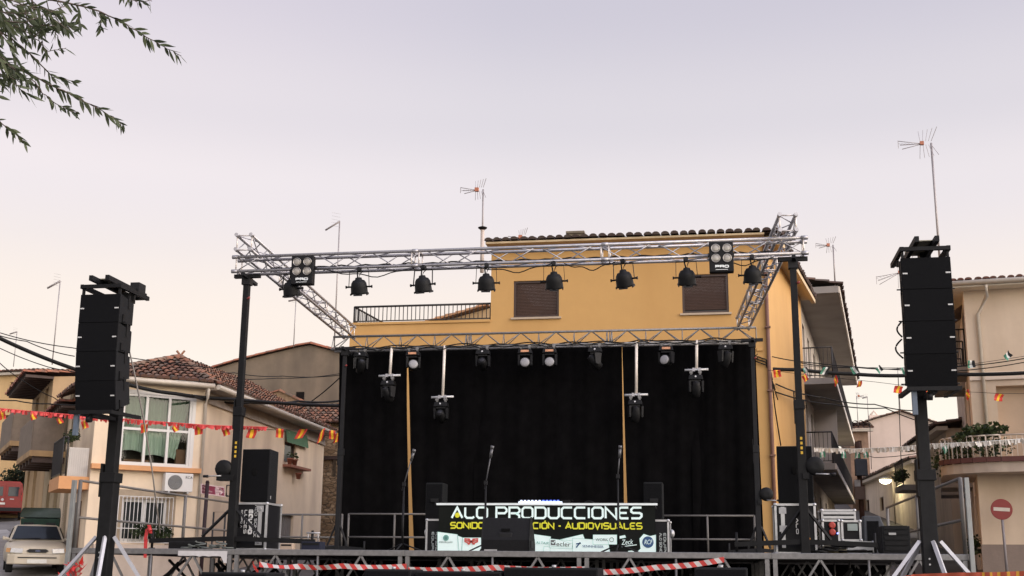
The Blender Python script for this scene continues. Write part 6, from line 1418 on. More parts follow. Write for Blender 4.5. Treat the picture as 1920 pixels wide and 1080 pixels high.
# red van with its back to us
pv = dep(8, 975, 62.0); Mv = Matrix.Translation((pv.x, pv.y, max(zat(985, (pv.x, pv.y)), gz(pv.x, pv.y)))) @ Matrix.Rotation(R(30), 4, 'Z')
van = thing('red_van', 'red van seen from behind, two windowed rear doors, beyond the cream car', 'van', M=Mv)
RED = mat('red van paint', (.20, .018, .010), .5, 0, .08, 3); 
def vs(y, hw, z0, z1, hw2): return [(-hw, y, z0), (hw, y, z0), (hw + .02, y, 1.0), (hw2, y, z1 - .12), (hw2 - .12, y, z1), (-hw2 + .12, y, z1), (-hw2, y, z1 - .12), (-hw - .02, y, 1.0)]
mb = MB(); loft(mb, [vs(-1.98, .80, .36, 1.76, .72), vs(-1.9, .83, .32, 1.82, .75), vs(.4, .83, .3, 1.84, .75), vs(1.1, .8, .3, 1.35, .68), vs(1.98, .74, .34, .95, .6)]); mb.build('body', RED, van, world=False)
for s_ in (-1, 1):
    mb = MB(); mb.b2((s_ * .03, -2.0, .50), (s_ * .72, -1.985, 1.66)); d_ = mb.build('rear_door', RED, van, .012, world=False)
    mb = MB(); mb.b2((s_ * .12, -2.012, 1.08), (s_ * .60, -2.0, 1.54)); mb.build('rear_window', GLC, d_, .008, world=False)
    mb = MB(); mb.b2((s_ * .735, -2.0, .85), (s_ * .80, -1.96, 1.25)); mb.build('tail_light', mat('dark red lamp', (.30, .015, .01), .25), van, world=False)
    for y in (-1.25, 1.3): wheel(van, s_ * .75, y, .30, .2)
mb = MB(); mb.b2((-.80, -2.08, .34), (.80, -1.98, .52)); mb.build('bumper', mat('black bumper plastic', (.02, .02, .02), .7), van, .02, world=False)
mb = MB(); mb.b2((.22, -2.016, .92), (.42, -2.0, .96)); mb.build('door_handle', STEEL, van, world=False)
mb = MB(); mb.b2((-.26, -2.02, .66), (.02, -2.001, .76)); mb.build('number_plate', mat('pale number plate', (.55, .54, .48), .5), van, world=False)
mb = MB(); mb.lathe([(.07, 0), (.06, .01)], 16, Matrix.Translation((-.12, -2.001, .9)) @ Matrix.Rotation(R(90), 4, 'X')); mb.build('badge', STEEL, van, world=False)
# green waste container
pg = dep(80, 990, 37.6); zgc = gz(pg.x, pg.y) + .20; t = thing('waste_container', 'dark green wheeled waste container with domed lid behind the cream car', 'container', M=Matrix.Translation((pg.x, pg.y, zgc)) @ Matrix.Rotation(R(18), 4, 'Z') @ Matrix.Diagonal((.86, .8, 1.30, 1)))
GRN = mat('dark green plastic', (.02, .045, .032), .5, 0, .15, 5)
mb = MB(); mb.hexa([V(q) for q in ((-.55, -.42, .18), (.55, -.42, .18), (.55, .42, .18), (-.55, .42, .18), (-.68, -.52, 1.0), (.68, -.52, 1.0), (.68, .52, 1.0), (-.68, .52, 1.0))]); mb.build('body', GRN, t, .03, world=False)
mb = MB(); n = 8; secs = []
for i in range(n + 1): w = math.pi * i / n; secs.append((-.54 * math.cos(w), 1.02 + .24 * math.sin(w)))
mb.v = [V((x, y, z)) for x in (-.70, .70) for y, z in secs]
for i in range(n): mb.face([i, i + 1, n + 2 + i, n + 1 + i], True)
mb.face(list(range(n + 1))); mb.face(list(range(2 * n + 1, n, -1))); mb.face([0, n, 2 * n + 1, n + 1]); mb.build('lid', mat('green grey lid', (.05, .07, .052), .5, 0, .15, 4), t, world=False)
for x in (-.5, .5):
    for y in (-.35, .35): mb = MB(); mb.lathe([(.1, -.03), (.1, .03)], 14, Matrix.Translation((x, y, .1)) @ Matrix.Rotation(R(90), 4, 'Y')); mb.bar((x, y, .1), (x, y, .2), .03, 6); mb.build('wheel', BLK, t, world=False)
    mb = MB(); mb.b2((x * .75 - .16, -.56, .80), (x * .75 + .16, -.52, .9)); mb.build('lift_pocket', BLK, t, world=False)
# red plastic bag tied at the stage corner
pb_ = at(140, 1062, -.25); mb = MB()
for k in range(44):
    a = V((rnd.gauss(0, .08), rnd.gauss(0, .04), rnd.gauss(-.05, .08))); b = a + V((rnd.gauss(0, .06), rnd.gauss(0, .04), rnd.gauss(-.02, .06))); cc_ = a + V((rnd.gauss(0, .055), rnd.gauss(0, .04), rnd.gauss(.02, .055))); mb.poly([pb_ + a, pb_ + b, pb_ + cc_])
single('plastic_bag', mb, mat('red plastic film', (.55, .025, .02), .4, 0, .2, 8), 'crumpled red plastic tied to the stage corner leg by the cream car', 'plastic bag', pb_)
mb = MB(); p0 = at(279, 985, .1); p1 = at(272, 1045, .0)
for (xa, ya), (xb, yb) in (((280, 984), (283, 1000)), ((277, 992), (272, 1012)), ((274, 1010), (272, 1046))):
    a, b = at(xa, ya, .02), at(xb, yb, .0); w = V((.025, 0, 0)); mb.poly([a - w * 1.4, a + w, b + w, b - w])
mb.tube([at(279, 990, .02), at(282, 996, .01)], .035, 6); single('red_ribbon', mb, mat('red plastic ribbon', (.50, .03, .03), .5), 'red ribbon knotted on the black outrigger end before the barred window', 'ribbon', p0)
# no entry sign
ps = dep(1878, 955, 29.5); t = thing('no_entry_sign', 'round red no entry sign with white bar on a grey pole before the cream house', 'road sign', (ps.x, ps.y, gz(ps.x, ps.y)))
tl = R(4); rs_ = 19.3 / F * 29.5; 
mb = MB(); mb.bar((ps.x + .02, ps.y + .03, gz(ps.x, ps.y) - .05), (ps.x, ps.y + .03, ps.z + .1), .034, 10); mb.build('pole', mat('grey galvanised pole', (.20, .18, .18), .6, .3, .15, 6), t)
SM = Matrix.Translation(ps) @ Matrix.Rotation(R(-6), 4, 'Z') @ Matrix.Rotation(R(4), 4, 'Y') @ Matrix.Rotation(R(90), 4, 'X')
mb = MB(); mb.lathe([(rs_, -.01), (rs_ * 1.0, .004), (rs_ * .97, .008)], 36, SM); d_ = mb.build('disc', mat('sign red', (.20, .022, .016), .5, 0, .06, 4), t)
mb = MB(); mb.v = [SM @ V(q) for q in ((-rs_ * .74, -rs_ * .17, .012), (rs_ * .74, -rs_ * .17, .012), (rs_ * .74, rs_ * .17, .012), (-rs_ * .74, rs_ * .17, .012))]; mb.face([0, 1, 2, 3]); mb.build('white_bar', mat('sign white', (.50, .44, .36), .5), d_)
# maroon direction sign
YD = 9.2; A_ = at(378, 908, YD); q1 = at(378, 925, YD); q2 = at(421, 931, YD + 1.0); q3 = at(420, 914, YD + 1.0)
t = thing('direction_sign', 'maroon arrow-marked direction sign on a dark post before the white house', 'sign', (q1.x, YD, gz(q1.x, YD)))
mb = MB(); nd = V((.0, -.03, 0)); mb.hexa([q1, q2, q2 - nd, q1 - nd, A_, q3, q3 - nd, A_ - nd]); bd = mb.build('panel', mat('maroon sign', (.17, .018, .05), .5, 0, .08, 6), t)
mb = MB(); o = V((0, -.012, 0)); px_p = at(381, 925, YD); 
for a, b in ((q1, q2), (A_, q3)): mb.flat(a + o, b + o, .02, .025)
mb.flat(q1 + o, A_ + o, .02, .02, (1, 0, 0)); mb.flat(q2 + o, q3 + o, .02, .02, (1, 0, 0)); mb.build('pale_border', mat('pale sign print', (.55, .42, .42), .6), bd)
ex = (q2 - q1).normalized(); ez = (A_ - q1).normalized(); L_ = (q2 - q1).length; H_ = (A_ - q1).length
SP = MATS['pale sign print']; nn_ = V((0, -.02, 0))
text_mesh('sign_lettering', 'Museo', H_ * .34, SP, t, q1 + ex * L_ * .05 + ez * H_ * .60 + nn_, ex, ez, L_ * .25); text_mesh('sign_lettering', 'Etnografico', H_ * .32, SP, t, q1 + ex * L_ * .05 + ez * H_ * .26 + nn_, ex, ez, L_ * .42)
mb = MB(); cx_ = q1 + ex * L_ * .74 + ez * H_ * .5 + nn_
for a, b in (((-.14, .3), (-.14, -.3)), ((-.14, .3), (.04, .3)), ((-.14, -.3), (.04, -.3)), ((-.14, 0), (.18, 0)), ((-.05, .3), (-.05, -.3)), ((.08, .32), (.2, 0)), ((.08, -.32), (.2, 0))): mb.flat(cx_ + ex * a[0] * L_ * .9 + ez * a[1] * H_, cx_ + ex * b[0] * L_ * .9 + ez * b[1] * H_, .05, .006, (0, 1, 0))
mb.build('arrow_symbol', SP, t)
mb = MB(); mb.bar((q1.x + .08, YD + .06, gz(q1.x, YD) - .05), (q1.x + .1, YD + .06, A_.z + .04), .045, 10); mb.lathe([(.05, 0), (.03, .05)], 10, Matrix.Translation((q1.x + .1, YD + .06, A_.z + .04))); mb.build('post', mat('dark maroon post', (.03, .018, .02), .5), t)
mb = MB(); a = at(424, 930, YD + .4); b = at(436, 910, YD + .4); n_ = 16; pts = []
pts = [V((a.x, YD + .4, a.z)), V((b.x, YD + .4, a.z)), V((b.x, YD + .4, b.z)), V((a.x, YD + .4, b.z)), V((a.x, YD + .4, a.z))]; mb.tube(pts, .02, 6); mb.bar(V((a.x + .1, YD + .45, gz(a.x, YD))), V((a.x + .1, YD + .45, b.z)), .025, 8); single('mirror_frame', mb, mat('dark frame', (.04, .035, .035), .5), 'small dark rectangular frame on a post beside the maroon sign', 'frame', (a.x, YD, gz(a.x, YD)))
# crowd barrier / low railing before the white house
def barrier(label, x0, y0, x1, y1, h, z0, z1, n=9):
    t = thing('street_railing', label, 'railing', (x0, y0, z0)); mb = MB(); A, B = V((x0, y0, z0)), V((x1, y1, z1))
    mb.tube([A, A + up * h, B + up * h, B], .022, 6); mb.bar(A + up * .2, B + up * .2, .015, 6); mb.build('frame', IRON, t); return t
a, b = at(398, 1005, 8.5), at(420, 1005, 8.5); zq_ = gz(a.x, 8.5); barrier('short dark street railing hoop between maroon sign post and tall tower', a.x, 8.5, b.x, 8.5, at(400, 960, 8.5).z - zq_, zq_, zq_)
# rusty utility pole with a blue-grey box and lit street lamp beyond
pu = dep(1611, 900, 41); zgu = gz(pu.x, pu.y); t = thing('utility_pole', 'rusty brown pole with a dark blue box beside the apartment house', 'pole', (pu.x, pu.y, zgu))
mb = MB(); mb.bar((pu.x + .05, pu.y, zgu), (pu.x, pu.y, zat(828, pu)), .085, 10); mb.build('shaft', mat('rusty brown steel', (.10, .05, .035), .9, .1, .35, 6, .3), t)
mb = MB(); z1, z0 = zat(862, pu), zat(893, pu); mb.b2((pu.x - .14, pu.y - .32, z0), (pu.x + .26, pu.y - .09, z1)); mb.build('box', mat('blue grey box', (.045, .055, .075), .5, 0, .15, 5), t, .02)
mb = MB(); z1, z0 = zat(913, pu), zat(937, pu); mb.b2((pu.x - .19, pu.y - .25, z0), (pu.x + .15, pu.y - .09, z1)); mb.build('meter_box', mat('brown meter box', (.16, .11, .085), .7, 0, .2, 5), t)
mb = MB(); z1, z0 = zat(900, pu), zat(914, pu); mb.b2((pu.x - .17, pu.y - .12, z0), (pu.x + .02, pu.y - .10, z1)); mb.build('notice', mat('pale notice', (.55, .55, .54), .7), t)
pl_ = dep(1660, 899, 54); t = thing('street_lamp', 'lit street lamp glowing on a bracket over the far cream row house', 'street lamp', (pl_.x, pl_.y, gz(pl_.x, pl_.y)))
mb = MB(); mb.tube([(pl_.x + .35, pl_.y + .2, gz(pl_.x, pl_.y)), (pl_.x + .35, pl_.y + .2, pl_.z), (pl_.x + .25, pl_.y + .1, pl_.z + .25), (pl_.x - .05, pl_.y, pl_.z + .16)], .035, 8); mb.build('pole', mat('grey lamp post', (.25, .22, .19), .6), t)
mb = MB(); mb.lathe([(.05, .12), (.26, .07), (.30, -.02)], 14, Matrix.Translation(pl_)); mb.build('shade', mat('lamp shade', (.4, .4, .36), .5), t)
mb = MB(); mb.lathe([(.25, -.02), (.24, -.10), (.14, -.18), (.02, -.2)], 16, Matrix.Translation(pl_)); mb.build('bulb', mat('lit lamp bulb', (1, 1, .8), .4, emit=(1, .93, .62), es=11), t)
ld = bpy.data.lights.new('lamp_glow', 'POINT'); ld.energy = 45; ld.color = (1, .88, .55); ld.shadow_soft_size = .25; lo_ = bpy.data.objects.new('lamp_glow', ld); COL.objects.link(lo_); lo_.parent = t; lo_.matrix_parent_inverse = ROOTM[t.name].inverted(); lo_.location = pl_ + V((-.1, -.35, -.3))

# ---- aerials -------------------------------------------------------------
AER = mat('weathered aerial metal', (.33, .30, .29), .5, .4, .15, 10)
def aerial(label, px, ptop, pbot, D, kind='yagi', side=-1, px_b=None, sc=1.0, el=0.0, r=.022):
    A = dep(px, ptop, D); B = dep(px_b if px_b is not None else px, pbot, D); B = V((A.x + (B.x - A.x) * .0, A.y, B.z))
    t = thing('roof_aerial', label, 'aerial', B); mb = MB(); mb.bar(B, A, r, 6); mb.build('mast', AER, t)
    ax = (_r0 * math.cos(el) * side + up * math.sin(el)).normalized(); up2 = up; bk = V((_f.x, _f.y, 0)).normalized(); mb = MB()
    if kind == 'yagi':
        L = .95 * sc
        for k, dz in enumerate((.0, -.10, -.20)): mb.bar(A + up2 * (-.03) + ax * .25 * sc, A + ax * (L - .05 * k) + up2 * (dz * sc + .04 - .02 * k), .010, 5)
        for i in range(7): q = A + ax * L * (.35 + .1 * i) - up2 * (.05 * sc); mb.bar(q - bk * .14 * sc - up2 * .05, q + bk * .14 * sc + up2 * .07 * sc, .006, 4)
        mb.bar(A + ax * L + up2 * .06 * sc, A + ax * L - up2 * .17 * sc, .009, 4)
        for s_ in (1, -1):
            for i in range(5): q = A + ax * (.08 * i * sc + .0); mb.bar(q + up2 * .05 * s_ - bk * .2 * sc * 0, q + ax * (-.12 * sc + .02 * i) + up2 * (s_ * .42 * sc) - bk * (.2 - .1 * i) * sc, .007, 4)
    else:
        mb.bar(A, A + ax * .62 * sc - up2 * .18 * sc, .035, 6)
        for i in range(8):
            q = A + ax * .62 * sc * i / 8 - up2 * .18 * sc * i / 8; mb.bar(q - bk * .12, q + bk * .12, .006, 4)
        for i in range(5): q = A + up2 * (-.02 + .0); mb.bar(q + up2 * (.32 - .14 * i) * sc + side * _r0 * (-.02) - bk * .05, q + up2 * (.40 - .14 * i) * sc + _r0 * side * .42 * sc * .8, .004, 4)
    mb.build('antenna', AER, t)
    if kind == 'yagi': mb = MB(); q = A + ax * .27 * sc; mb.b2(tuple(q - V((.05, .04, .06))), tuple(q + V((.05, .04, .04)))); mb.build('junction_box', mat('orange brown plastic', (.42, .15, .08), .6), t)
    return t
t = aerial('tall roof aerial with flat top array and black collar above the yellow house edge', 906, 355, 470, 31.5, 'yagi', -1, sc=.62)
p = dep(911, 433, 31.5); A = dep(906, 355, 31.5); mb = MB(); mb.lathe([(.03, -.06), (.115, 0), (.12, .02), (.04, .05)], 16, Matrix.Translation((A.x, A.y, p.z))); mb.build('collar', BLKM, t); mb = MB(); mb.bar((A.x, A.y, dep(911, 520, 31.5).z), (A.x, A.y, p.z - .03), .05, 8); mb.build('pipe', mat('pale pipe', (.5, .42, .36), .6), t)
aerial('leaning panel aerial on a thin mast behind the front truss, above the grey gable house', 637, 415, 660, 48, 'panel', -1, sc=.95, el=-.35, r=.028)
aerial('short thin mast beside the hooped side truss, above the grey gable verge', 555, 562, 655, 50, 'panel', -1, sc=.5, el=.1, r=.02)
aerial('thin panel aerial above the balcony house, beside the loudspeaker array', 113, 527, 690, 44, 'panel', -1, sc=.75, el=-.3, r=.022)
aerial('small distant aerial over the pale yellow house chimney', 32, 622, 690, 64, 'panel', -1, sc=.6, el=-.05, r=.022)
aerial('tall three-boom aerial on a slightly bent mast above the loudspeaker array by the corner house', 1746, 268, 545, 33, 'yagi', -1, sc=.95, r=.03)
aerial('smaller aerial on the apartment house roof', 1562, 459, 545, 40, 'yagi', -1, sc=.6, el=.0, r=.024)
aerial('small flat aerial lying low over the yellow house tiles', 985, 443, 470, 33, 'yagi', -1, sc=.5, el=-.1, r=.02)
aerial('low aerial poking out behind the loudspeaker array by the corner house', 1704, 505, 620, 42, 'yagi', -1, sc=1.25, el=-.28, r=.02)
aerial('far thin aerial with cross bars above the brown narrow house', 1606, 742, 800, 64, 'yagi', 1, sc=.4, r=.02)
aerial('far bent-top aerial above the pale gable house chimney', 1626, 744, 790, 68, 'panel', -1, sc=.45, r=.018)
aerial('slender far mast rising from the pale gable house ridge', 1683, 690, 775, 65, 'panel', -1, sc=.01, r=.018)

# ---- overhead cables ---------------------------------------------------------
def wire(label, pts, r, sag=.0, name='overhead_cable'):
    P_ = [dep(*p) for p in pts]; mb = MB(); Q = []
    for a, b in zip(P_[:-1], P_[1:]):
        n = 10
        for i in range(n): f = i / n; Q.append(a.lerp(b, f) - up * (sag * 4 * f * (1 - f)))
    Q.append(P_[-1])
    if pts[0][0] < 0: Q.insert(0, Q[0] + (P_[0] - P_[1]).normalized() * 9)
    if pts[-1][0] > 1920: Q.append(Q[-1] + (P_[-1] - P_[-2]).normalized() * 9)
    mb.tube(Q, r, 5); return single(name, mb, cable, label, 'cable', P_[0])
wire('thick bundled cable slanting across the sky down to the loudspeaker array and house gutter', [(-60, 610, 30), (0, 634, 30.5), (135, 690, 32), (245, 722, 33.5), (330, 738, 34), (430, 748, 35.5), (640, 761, 40)], .055, .03)
wire('thin cable over the far yellow house roof, uppermost at the picture edge', [(-40, 612, 34), (0, 624, 34), (135, 652, 34), (400, 690, 35)], .014, .05)
wire('thin cable just below the uppermost one over the far yellow house', [(-40, 615, 33), (50, 640, 33), (140, 668, 33)], .014, .05)
wire('thin cable below the thick bundle, over the tan block roof', [(-40, 645, 36), (0, 653, 36), (90, 688, 36), (170, 700, 36)], .014, .03)
wire('thin cable crossing the dark timber eaves of the balcony house', [(-40, 660, 36), (0, 681, 36), (45, 715, 37), (100, 745, 38), (140, 765, 39)], .014, .03)
wire('thin cable before the tan street house under its eaves', [(-40, 745, 35), (30, 751, 35), (90, 757, 35), (180, 758, 34)], .018, .03)
wire('upper thin cable drooping over the grey gable wall', [(380, 690, 40), (440, 699, 42), (530, 705, 45), (640, 703, 45)], .016, .06)
wire('lower thin cable drooping over the grey gable wall', [(380, 707, 40), (520, 709, 44), (640, 700, 45)], .014, .06)
wire('dark cable under the gutter of the white house running to the stone outhouse', [(360, 741, 33.6), (400, 750, 36), (470, 755, 37), (560, 752, 40), (640, 751, 42)], .035, .05)
wire('thin cable climbing from the stone outhouse across the grey gable', [(545, 776, 42), (590, 748, 42), (640, 705, 42)], .022, .03)
wire('thick cable level across the apartment house balcony and the cream corner house', [(1400, 688, 31), (1500, 693, 31), (1600, 701, 31), (1700, 704, 31), (1800, 702, 30.5), (1960, 697, 30)], .05, .02)
wire('thin cable just above the thick one between yellow house and array', [(1445, 668, 31), (1520, 680, 31), (1700, 694, 31)], .014, .02)
wire('thin cable carrying the green and white flags to the corner house', [(1500, 680, 30), (1600, 688, 30), (1700, 690, 30), (1800, 687, 29.5), (1960, 664, 29)], .013, .04)
wire('second thin cable under the green and white flags at the corner house', [(1700, 700, 30), (1800, 695, 29.5), (1960, 671, 29)], .012, .04)
wire('slanting cable from the yellow house wall over the street to the gable house', [(1455, 720, 31), (1540, 745, 36), (1640, 758, 42), (1720, 770, 44)], .02, .06)
wire('lower slanting cable from the yellow house wall into the side street', [(1455, 735, 31), (1560, 758, 38), (1660, 765, 44), (1760, 800, 46)], .02, .06)
wire('thin cable before the pale gable house', [(1560, 830, 45), (1640, 858, 48), (1720, 850, 46)], .014, .03)
wire('vertical thin cable on the pale gable house', [(1631, 792, 60), (1634, 880, 60)], .016, 0)
wire('vertical cable in front of the pale gable from mast to lamp', [(1684, 705, 58), (1690, 880, 56)], .02, 0)

# ---- buntings -----------------------------------------------------------------
FR = mat('flag red', (.50, .035, .02), .7, 0, .08, 5); FY = mat('flag yellow', (.72, .44, .02), .7, 0, .08, 5); FG = mat('flag green', (.06, .22, .14), .7, 0, .08, 5); FWH = mat('flag white', (.62, .62, .58), .7, 0, .05, 5); FBK = mat('flag black', (.03, .03, .03), .7)
def flag(parent, p, dx, w, h, mats, rot, swing, wav=.03):
    """three-striped plastic flag hanging from p; rot turns the stripes"""
    mb = MB(); n = 9; E1_ = V((dx.x, dx.y, 0)).normalized(); nrm = E1_.cross(up); cs, sn = math.cos(rot), math.sin(rot)
    for j in range(n + 1):
        for i in range(n + 1):
            u, v = i / n, j / n; x = (u - .5) * w + swing * v * h; z = -v * h; o = wav * math.sin(u * 5 + v * 3 + rot * 7) + wav * .6 * math.sin(v * 6 + w * 40); xr = x * cs - z * sn * .25; z2 = z + x * sn
            mb.v.append(p + E1_ * xr + up * z2 + nrm * o)
    for j in range(n):
        for i in range(n):
            q = j * (n + 1) + i; u = (i + .5) / n; mb.face([q, q + 1, q + n + 2, q + n + 1], True, 0 if u < .28 else (1 if u < .72 else 2))
    mb.build('flag', list(mats), parent)
def bunting(label, line, flags, mats, w, h, r=.008, fringe=None, cordm=None):
    P_ = [dep(*p) for p in line]; t = thing('bunting', label, 'bunting', P_[0]); mb = MB(); mb.tube(P_, r, 5); mb.build('cord', cordm or cable, t)
    for (px, py, D, rot, sw, kw) in flags:
        flag(t, dep(px, py, D), _r0, w * kw, h * (1 if kw > .6 else .8), mats, rot, sw)
    if fringe:
        fm, x0, x1, fh = fringe; mb = MB(); L = []
        for a, b in zip(P_[:-1], P_[1:]):
            k = max(2, int((b - a).length / .045))
            for i in range(k): L.append(a.lerp(b, i / k))
        for i, p in enumerate(L):
            q = (p - CAM); sx = 960 + F * q.dot(_r) / q.dot(_f)
            if x0 < sx < x1:
                hh = fh * rnd.uniform(.6, 1.15); d = V((rnd.gauss(0, .02), rnd.gauss(0, .03), -hh)); w_ = V((.028, rnd.gauss(0, .015), 0)); mb.poly([p - w_ + up * .01, p + w_ + up * .01, p + w_ + d, p - w_ + d])
        mb.build('fringe', fm, t)
    return t
LFR = mat('red plastic fringe', (.62, .06, .055), .5, 0, .1, 6)
bunting('red fringed bunting with red and yellow flags from the street to the white house wall', [(-40, 762, 27), (0, 766, 27), (100, 775, 27.5), (200, 783, 28), (300, 791, 28.5), (400, 798, 29), (502, 801, 29.8)],
    [(4, 770, 27, .2, .1, .7), (60, 775, 27.3, .6, .3, .6), (109, 783, 27.6, .5, .4, .55), (158, 788, 28, .4, .1, .7), (272, 795, 28.4, .15, -.1, .75), (325, 799, 28.6, .6, .5, .6)], (FR, FY, FR), .22, .20, .012, (LFR, -60, 503, .095), LFR)
t = bunting('red and yellow flags strung on along the white house side to the stage mast', [(340, 797, 28.8), (420, 802, 29.2), (480, 805, 29.6), (520, 806, 30), (570, 806, 30.2), (610, 808, 30.4), (640, 812, 30.6)],
    [(372, 798, 29, .12, .1, .95), (421, 801, 29.3, .35, .25, .8), (474, 805, 29.6, -.1, -.2, 1), (525, 804, 30, -.08, 0, .85), (569, 805, 30.2, .1, -.55, 1), (605, 806, 30.4, .7, -.6, .8), (623, 807, 30.5, -.05, .05, .75), (634, 810, 30.6, .5, -.4, .7)], (FR, FY, FR), .21, .22)
bunting('red and yellow flags hanging across the side street before the apartment house', [(1440, 694, 30), (1500, 701, 30), (1560, 708, 30), (1640, 716, 30), (1720, 726, 30), (1800, 734, 29.8), (1880, 738, 29.6), (1960, 738, 29.5)],
    [(1456, 694, 30, .1, .1, .85), (1507, 703, 30, .7, .3, .65), (1565, 708, 30, 1.1, .1, .75), (1613, 714, 30, .2, -.35, .5), (1686, 724, 30, -.1, -.35, 1), (1740, 730, 30, .1, -.15, .6), (1812, 735, 29.8, 1.2, .3, .8), (1875, 739, 29.6, -.15, -.4, 1)], (FR, FY, FR), .21, .18, .006)
bunting('green white and black flags blown along the upper cable across the side street', [(1490, 684, 29.6), (1560, 690, 29.6), (1640, 689, 29.6), (1720, 690, 29.6), (1800, 686, 29.4), (1960, 662, 29)],
    [(1509, 689, 29.6, .3, .2, .6), (1550, 689, 29.6, -.1, -.5, .95), (1599, 688, 29.6, .3, .5, .9), (1645, 688, 29.6, .8, .5, .9), (1694, 688, 29.6, .3, .4, .9), (1820, 676, 29.4, .1, .05, 1), (1886, 662, 29.2, .8, .4, 1.1)], (FG, FWH, FBK), .18, .18, .006)
bunting('white fringed bunting with small green flags stretched low across the side street', [(1528, 840, 32), (1600, 842, 32), (1690, 838, 31), (1740, 833, 30.5), (1830, 829, 29.5), (1960, 820, 29)],
    [(1541, 845, 32, .1, .1, .6), (1581, 846, 32, -.1, .1, .6), (1607, 846, 32, 0, 0, .6), (1622, 846, 32, .1, .1, .55), (1771, 836, 30, .6, 0, .5)], (FG, FWH, FG), .22, .22, .012, (mat('white plastic fringe', (.60, .56, .49), .6, 0, .06, 6), 1526, 1990, .115), FWH)
# red and yellow festoon ribbon close to the square
pts = [(1690, 1085, 11.5), (1716, 1080.5, 11.5), (1800, 1077.5, 11.2), (1870, 1077, 11), (1960, 1073, 10.8)]
P_ = [dep(*p) for p in pts]; mb = MB(); n = 60
for i in range(n + 1):
    q = i / n * (len(P_) - 1); k = min(int(q), len(P_) - 2); p = P_[k].lerp(P_[k + 1], q - k); mb.v += [p + up * .02, p - up * .07 + V((0, .02 * math.sin(i), 0))]
for i in range(n): mb.face([2 * i, 2 * i + 2, 2 * i + 3, 2 * i + 1], True, (i % 3 == 0) * 1 if i > 38 else 0)
single('festoon_ribbon', mb, [mat('brick red ribbon', (.40, .07, .03), .6), mat('amber ribbon', (.62, .32, .03), .6)], 'red and yellow ribbon stretched low in front of the no entry sign', 'ribbon', P_[0])

# ---- tree overhead, its boughs reaching into the picture ------------------------------
TX, TY = 1.2, -10.5
tr = thing('overhanging_tree', 'leafy branches with slender pointed leaves hanging into the pale sky', 'tree', (TX, TY, 0))
BARK = mat('grey brown bark', (.10, .075, .06), .95, 0, .3, 10, .6)
hub = V((TX, TY, 4.2)); mb = MB(); mb.tube([(TX + .05, TY - .1, -.1), (TX, TY, 1.5), (TX - .05, TY + .05, 3.0), hub], .17, 12, r2=.11)
for dx, dy, dz in ((-1.5, .5, 2.6), (-.6, -1.6, 2.4), (.7, .8, 2.9), (-1.0, 1.6, 2.3)): mb.tube([hub, hub + V((dx, dy, dz)) * .5 + V((0, 0, .15)), hub + V((dx, dy, dz))], .085, 8, r2=.03)
mb.build('trunk', BARK, tr)
LEAFT = leafmat('slender tree leaf', (.036, .048, .024), (.12, .145, .07), .4)
leaf = MB(); twig = MB()
def leafat(p, d, L, w=None):
    d = d.normalized(); a = d.cross(V((rnd.gauss(0, 1), rnd.gauss(0, 1), rnd.gauss(0, 1)))).normalized(); n_ = d.cross(a); w = w or L * .15; leaf.cs = rnd.random(); K = len(leaf.v); bend = rnd.uniform(-.12, .18) * L
    prof = ((0, .15), (.2, .75), (.45, 1), (.72, .65), (1, .02))
    for t_, ww in prof: c0 = p + d * (L * t_) + n_ * bend * t_ * t_; leaf.v += [c0 + a * (w * ww) + n_ * w * .25 * ww, c0, c0 - a * (w * ww) + n_ * w * .25 * ww]
    for i in range(4):
        for j in (0, 1): leaf.face([K + 3 * i + j, K + 3 * i + j + 1, K + 3 * i + j + 4, K + 3 * i + j + 3], True)
def spray(pts, D, n, L=.11, droop=.5, r=.006, start=0.05):
    P_ = [dep(x, y, D + k * .1) for k, (x, y) in enumerate(pts)]; Q = []
    for a, b in zip(P_[:-1], P_[1:]):
        for i in range(6): Q.append(a.lerp(b, i / 6) + V((rnd.gauss(0, .004), rnd.gauss(0, .004), rnd.gauss(0, .004))))
    Q.append(P_[-1]); twig.tube(Q, r, 5, r2=.0025)
    for i in range(n):
        f = start + (1 - start) * (i + .5) / n; q = f * (len(Q) - 1); k = min(int(q), len(Q) - 2); p = Q[k].lerp(Q[k + 1], q - k); t_ = (Q[k + 1] - Q[k]).normalized()
        sd_ = V((rnd.gauss(0, 1), rnd.gauss(0, 1), rnd.gauss(0, 1))); sd_ = (sd_ - t_ * sd_.dot(t_)).normalized(); leafat(p, t_ * .7 + sd_ * .65 - up * droop * rnd.uniform(.3, 1.2), L * .97 * rnd.uniform(.65, 1.2), L * .125)
    return Q
DT = 8.6
spray([(-80, -40), (60, -8), (120, 3), (185, 20), (235, 45), (290, 78), (340, 105)], DT, 46, .105, .55, .009, .25)
for a in ([(110, 2), (118, 30), (120, 55)], [(146, 8), (149, 30), (152, 52)], [(186, 20), (189, 40), (190, 55)], [(86, 0), (95, 30), (104, 62), (112, 78)], [(60, -5), (66, 40), (80, 80), (86, 100)], [(40, -5), (55, 60), (90, 96), (124, 90)]): spray(a, DT, 13, .085, .55, .004, .15)
spray([(-60, 30), (20, 70), (60, 105), (100, 145), (140, 152)], DT + .2, 44, .10, .55, .008)
spray([(-60, 90), (30, 128), (100, 160), (150, 185), (195, 210), (232, 234)], DT + .1, 60, .10, .6, .008)
spray([(60, 150), (85, 180), (115, 200), (145, 212)], DT + .2, 24, .085, .6, .004)
spray([(-50, 200), (0, 228), (22, 245), (48, 268)], DT + .1, 18, .10, .5, .005)
spray([(200, -60), (228, -20), (242, 0), (262, 3), (285, 2)], DT - .1, 16, .09, .9, .005)
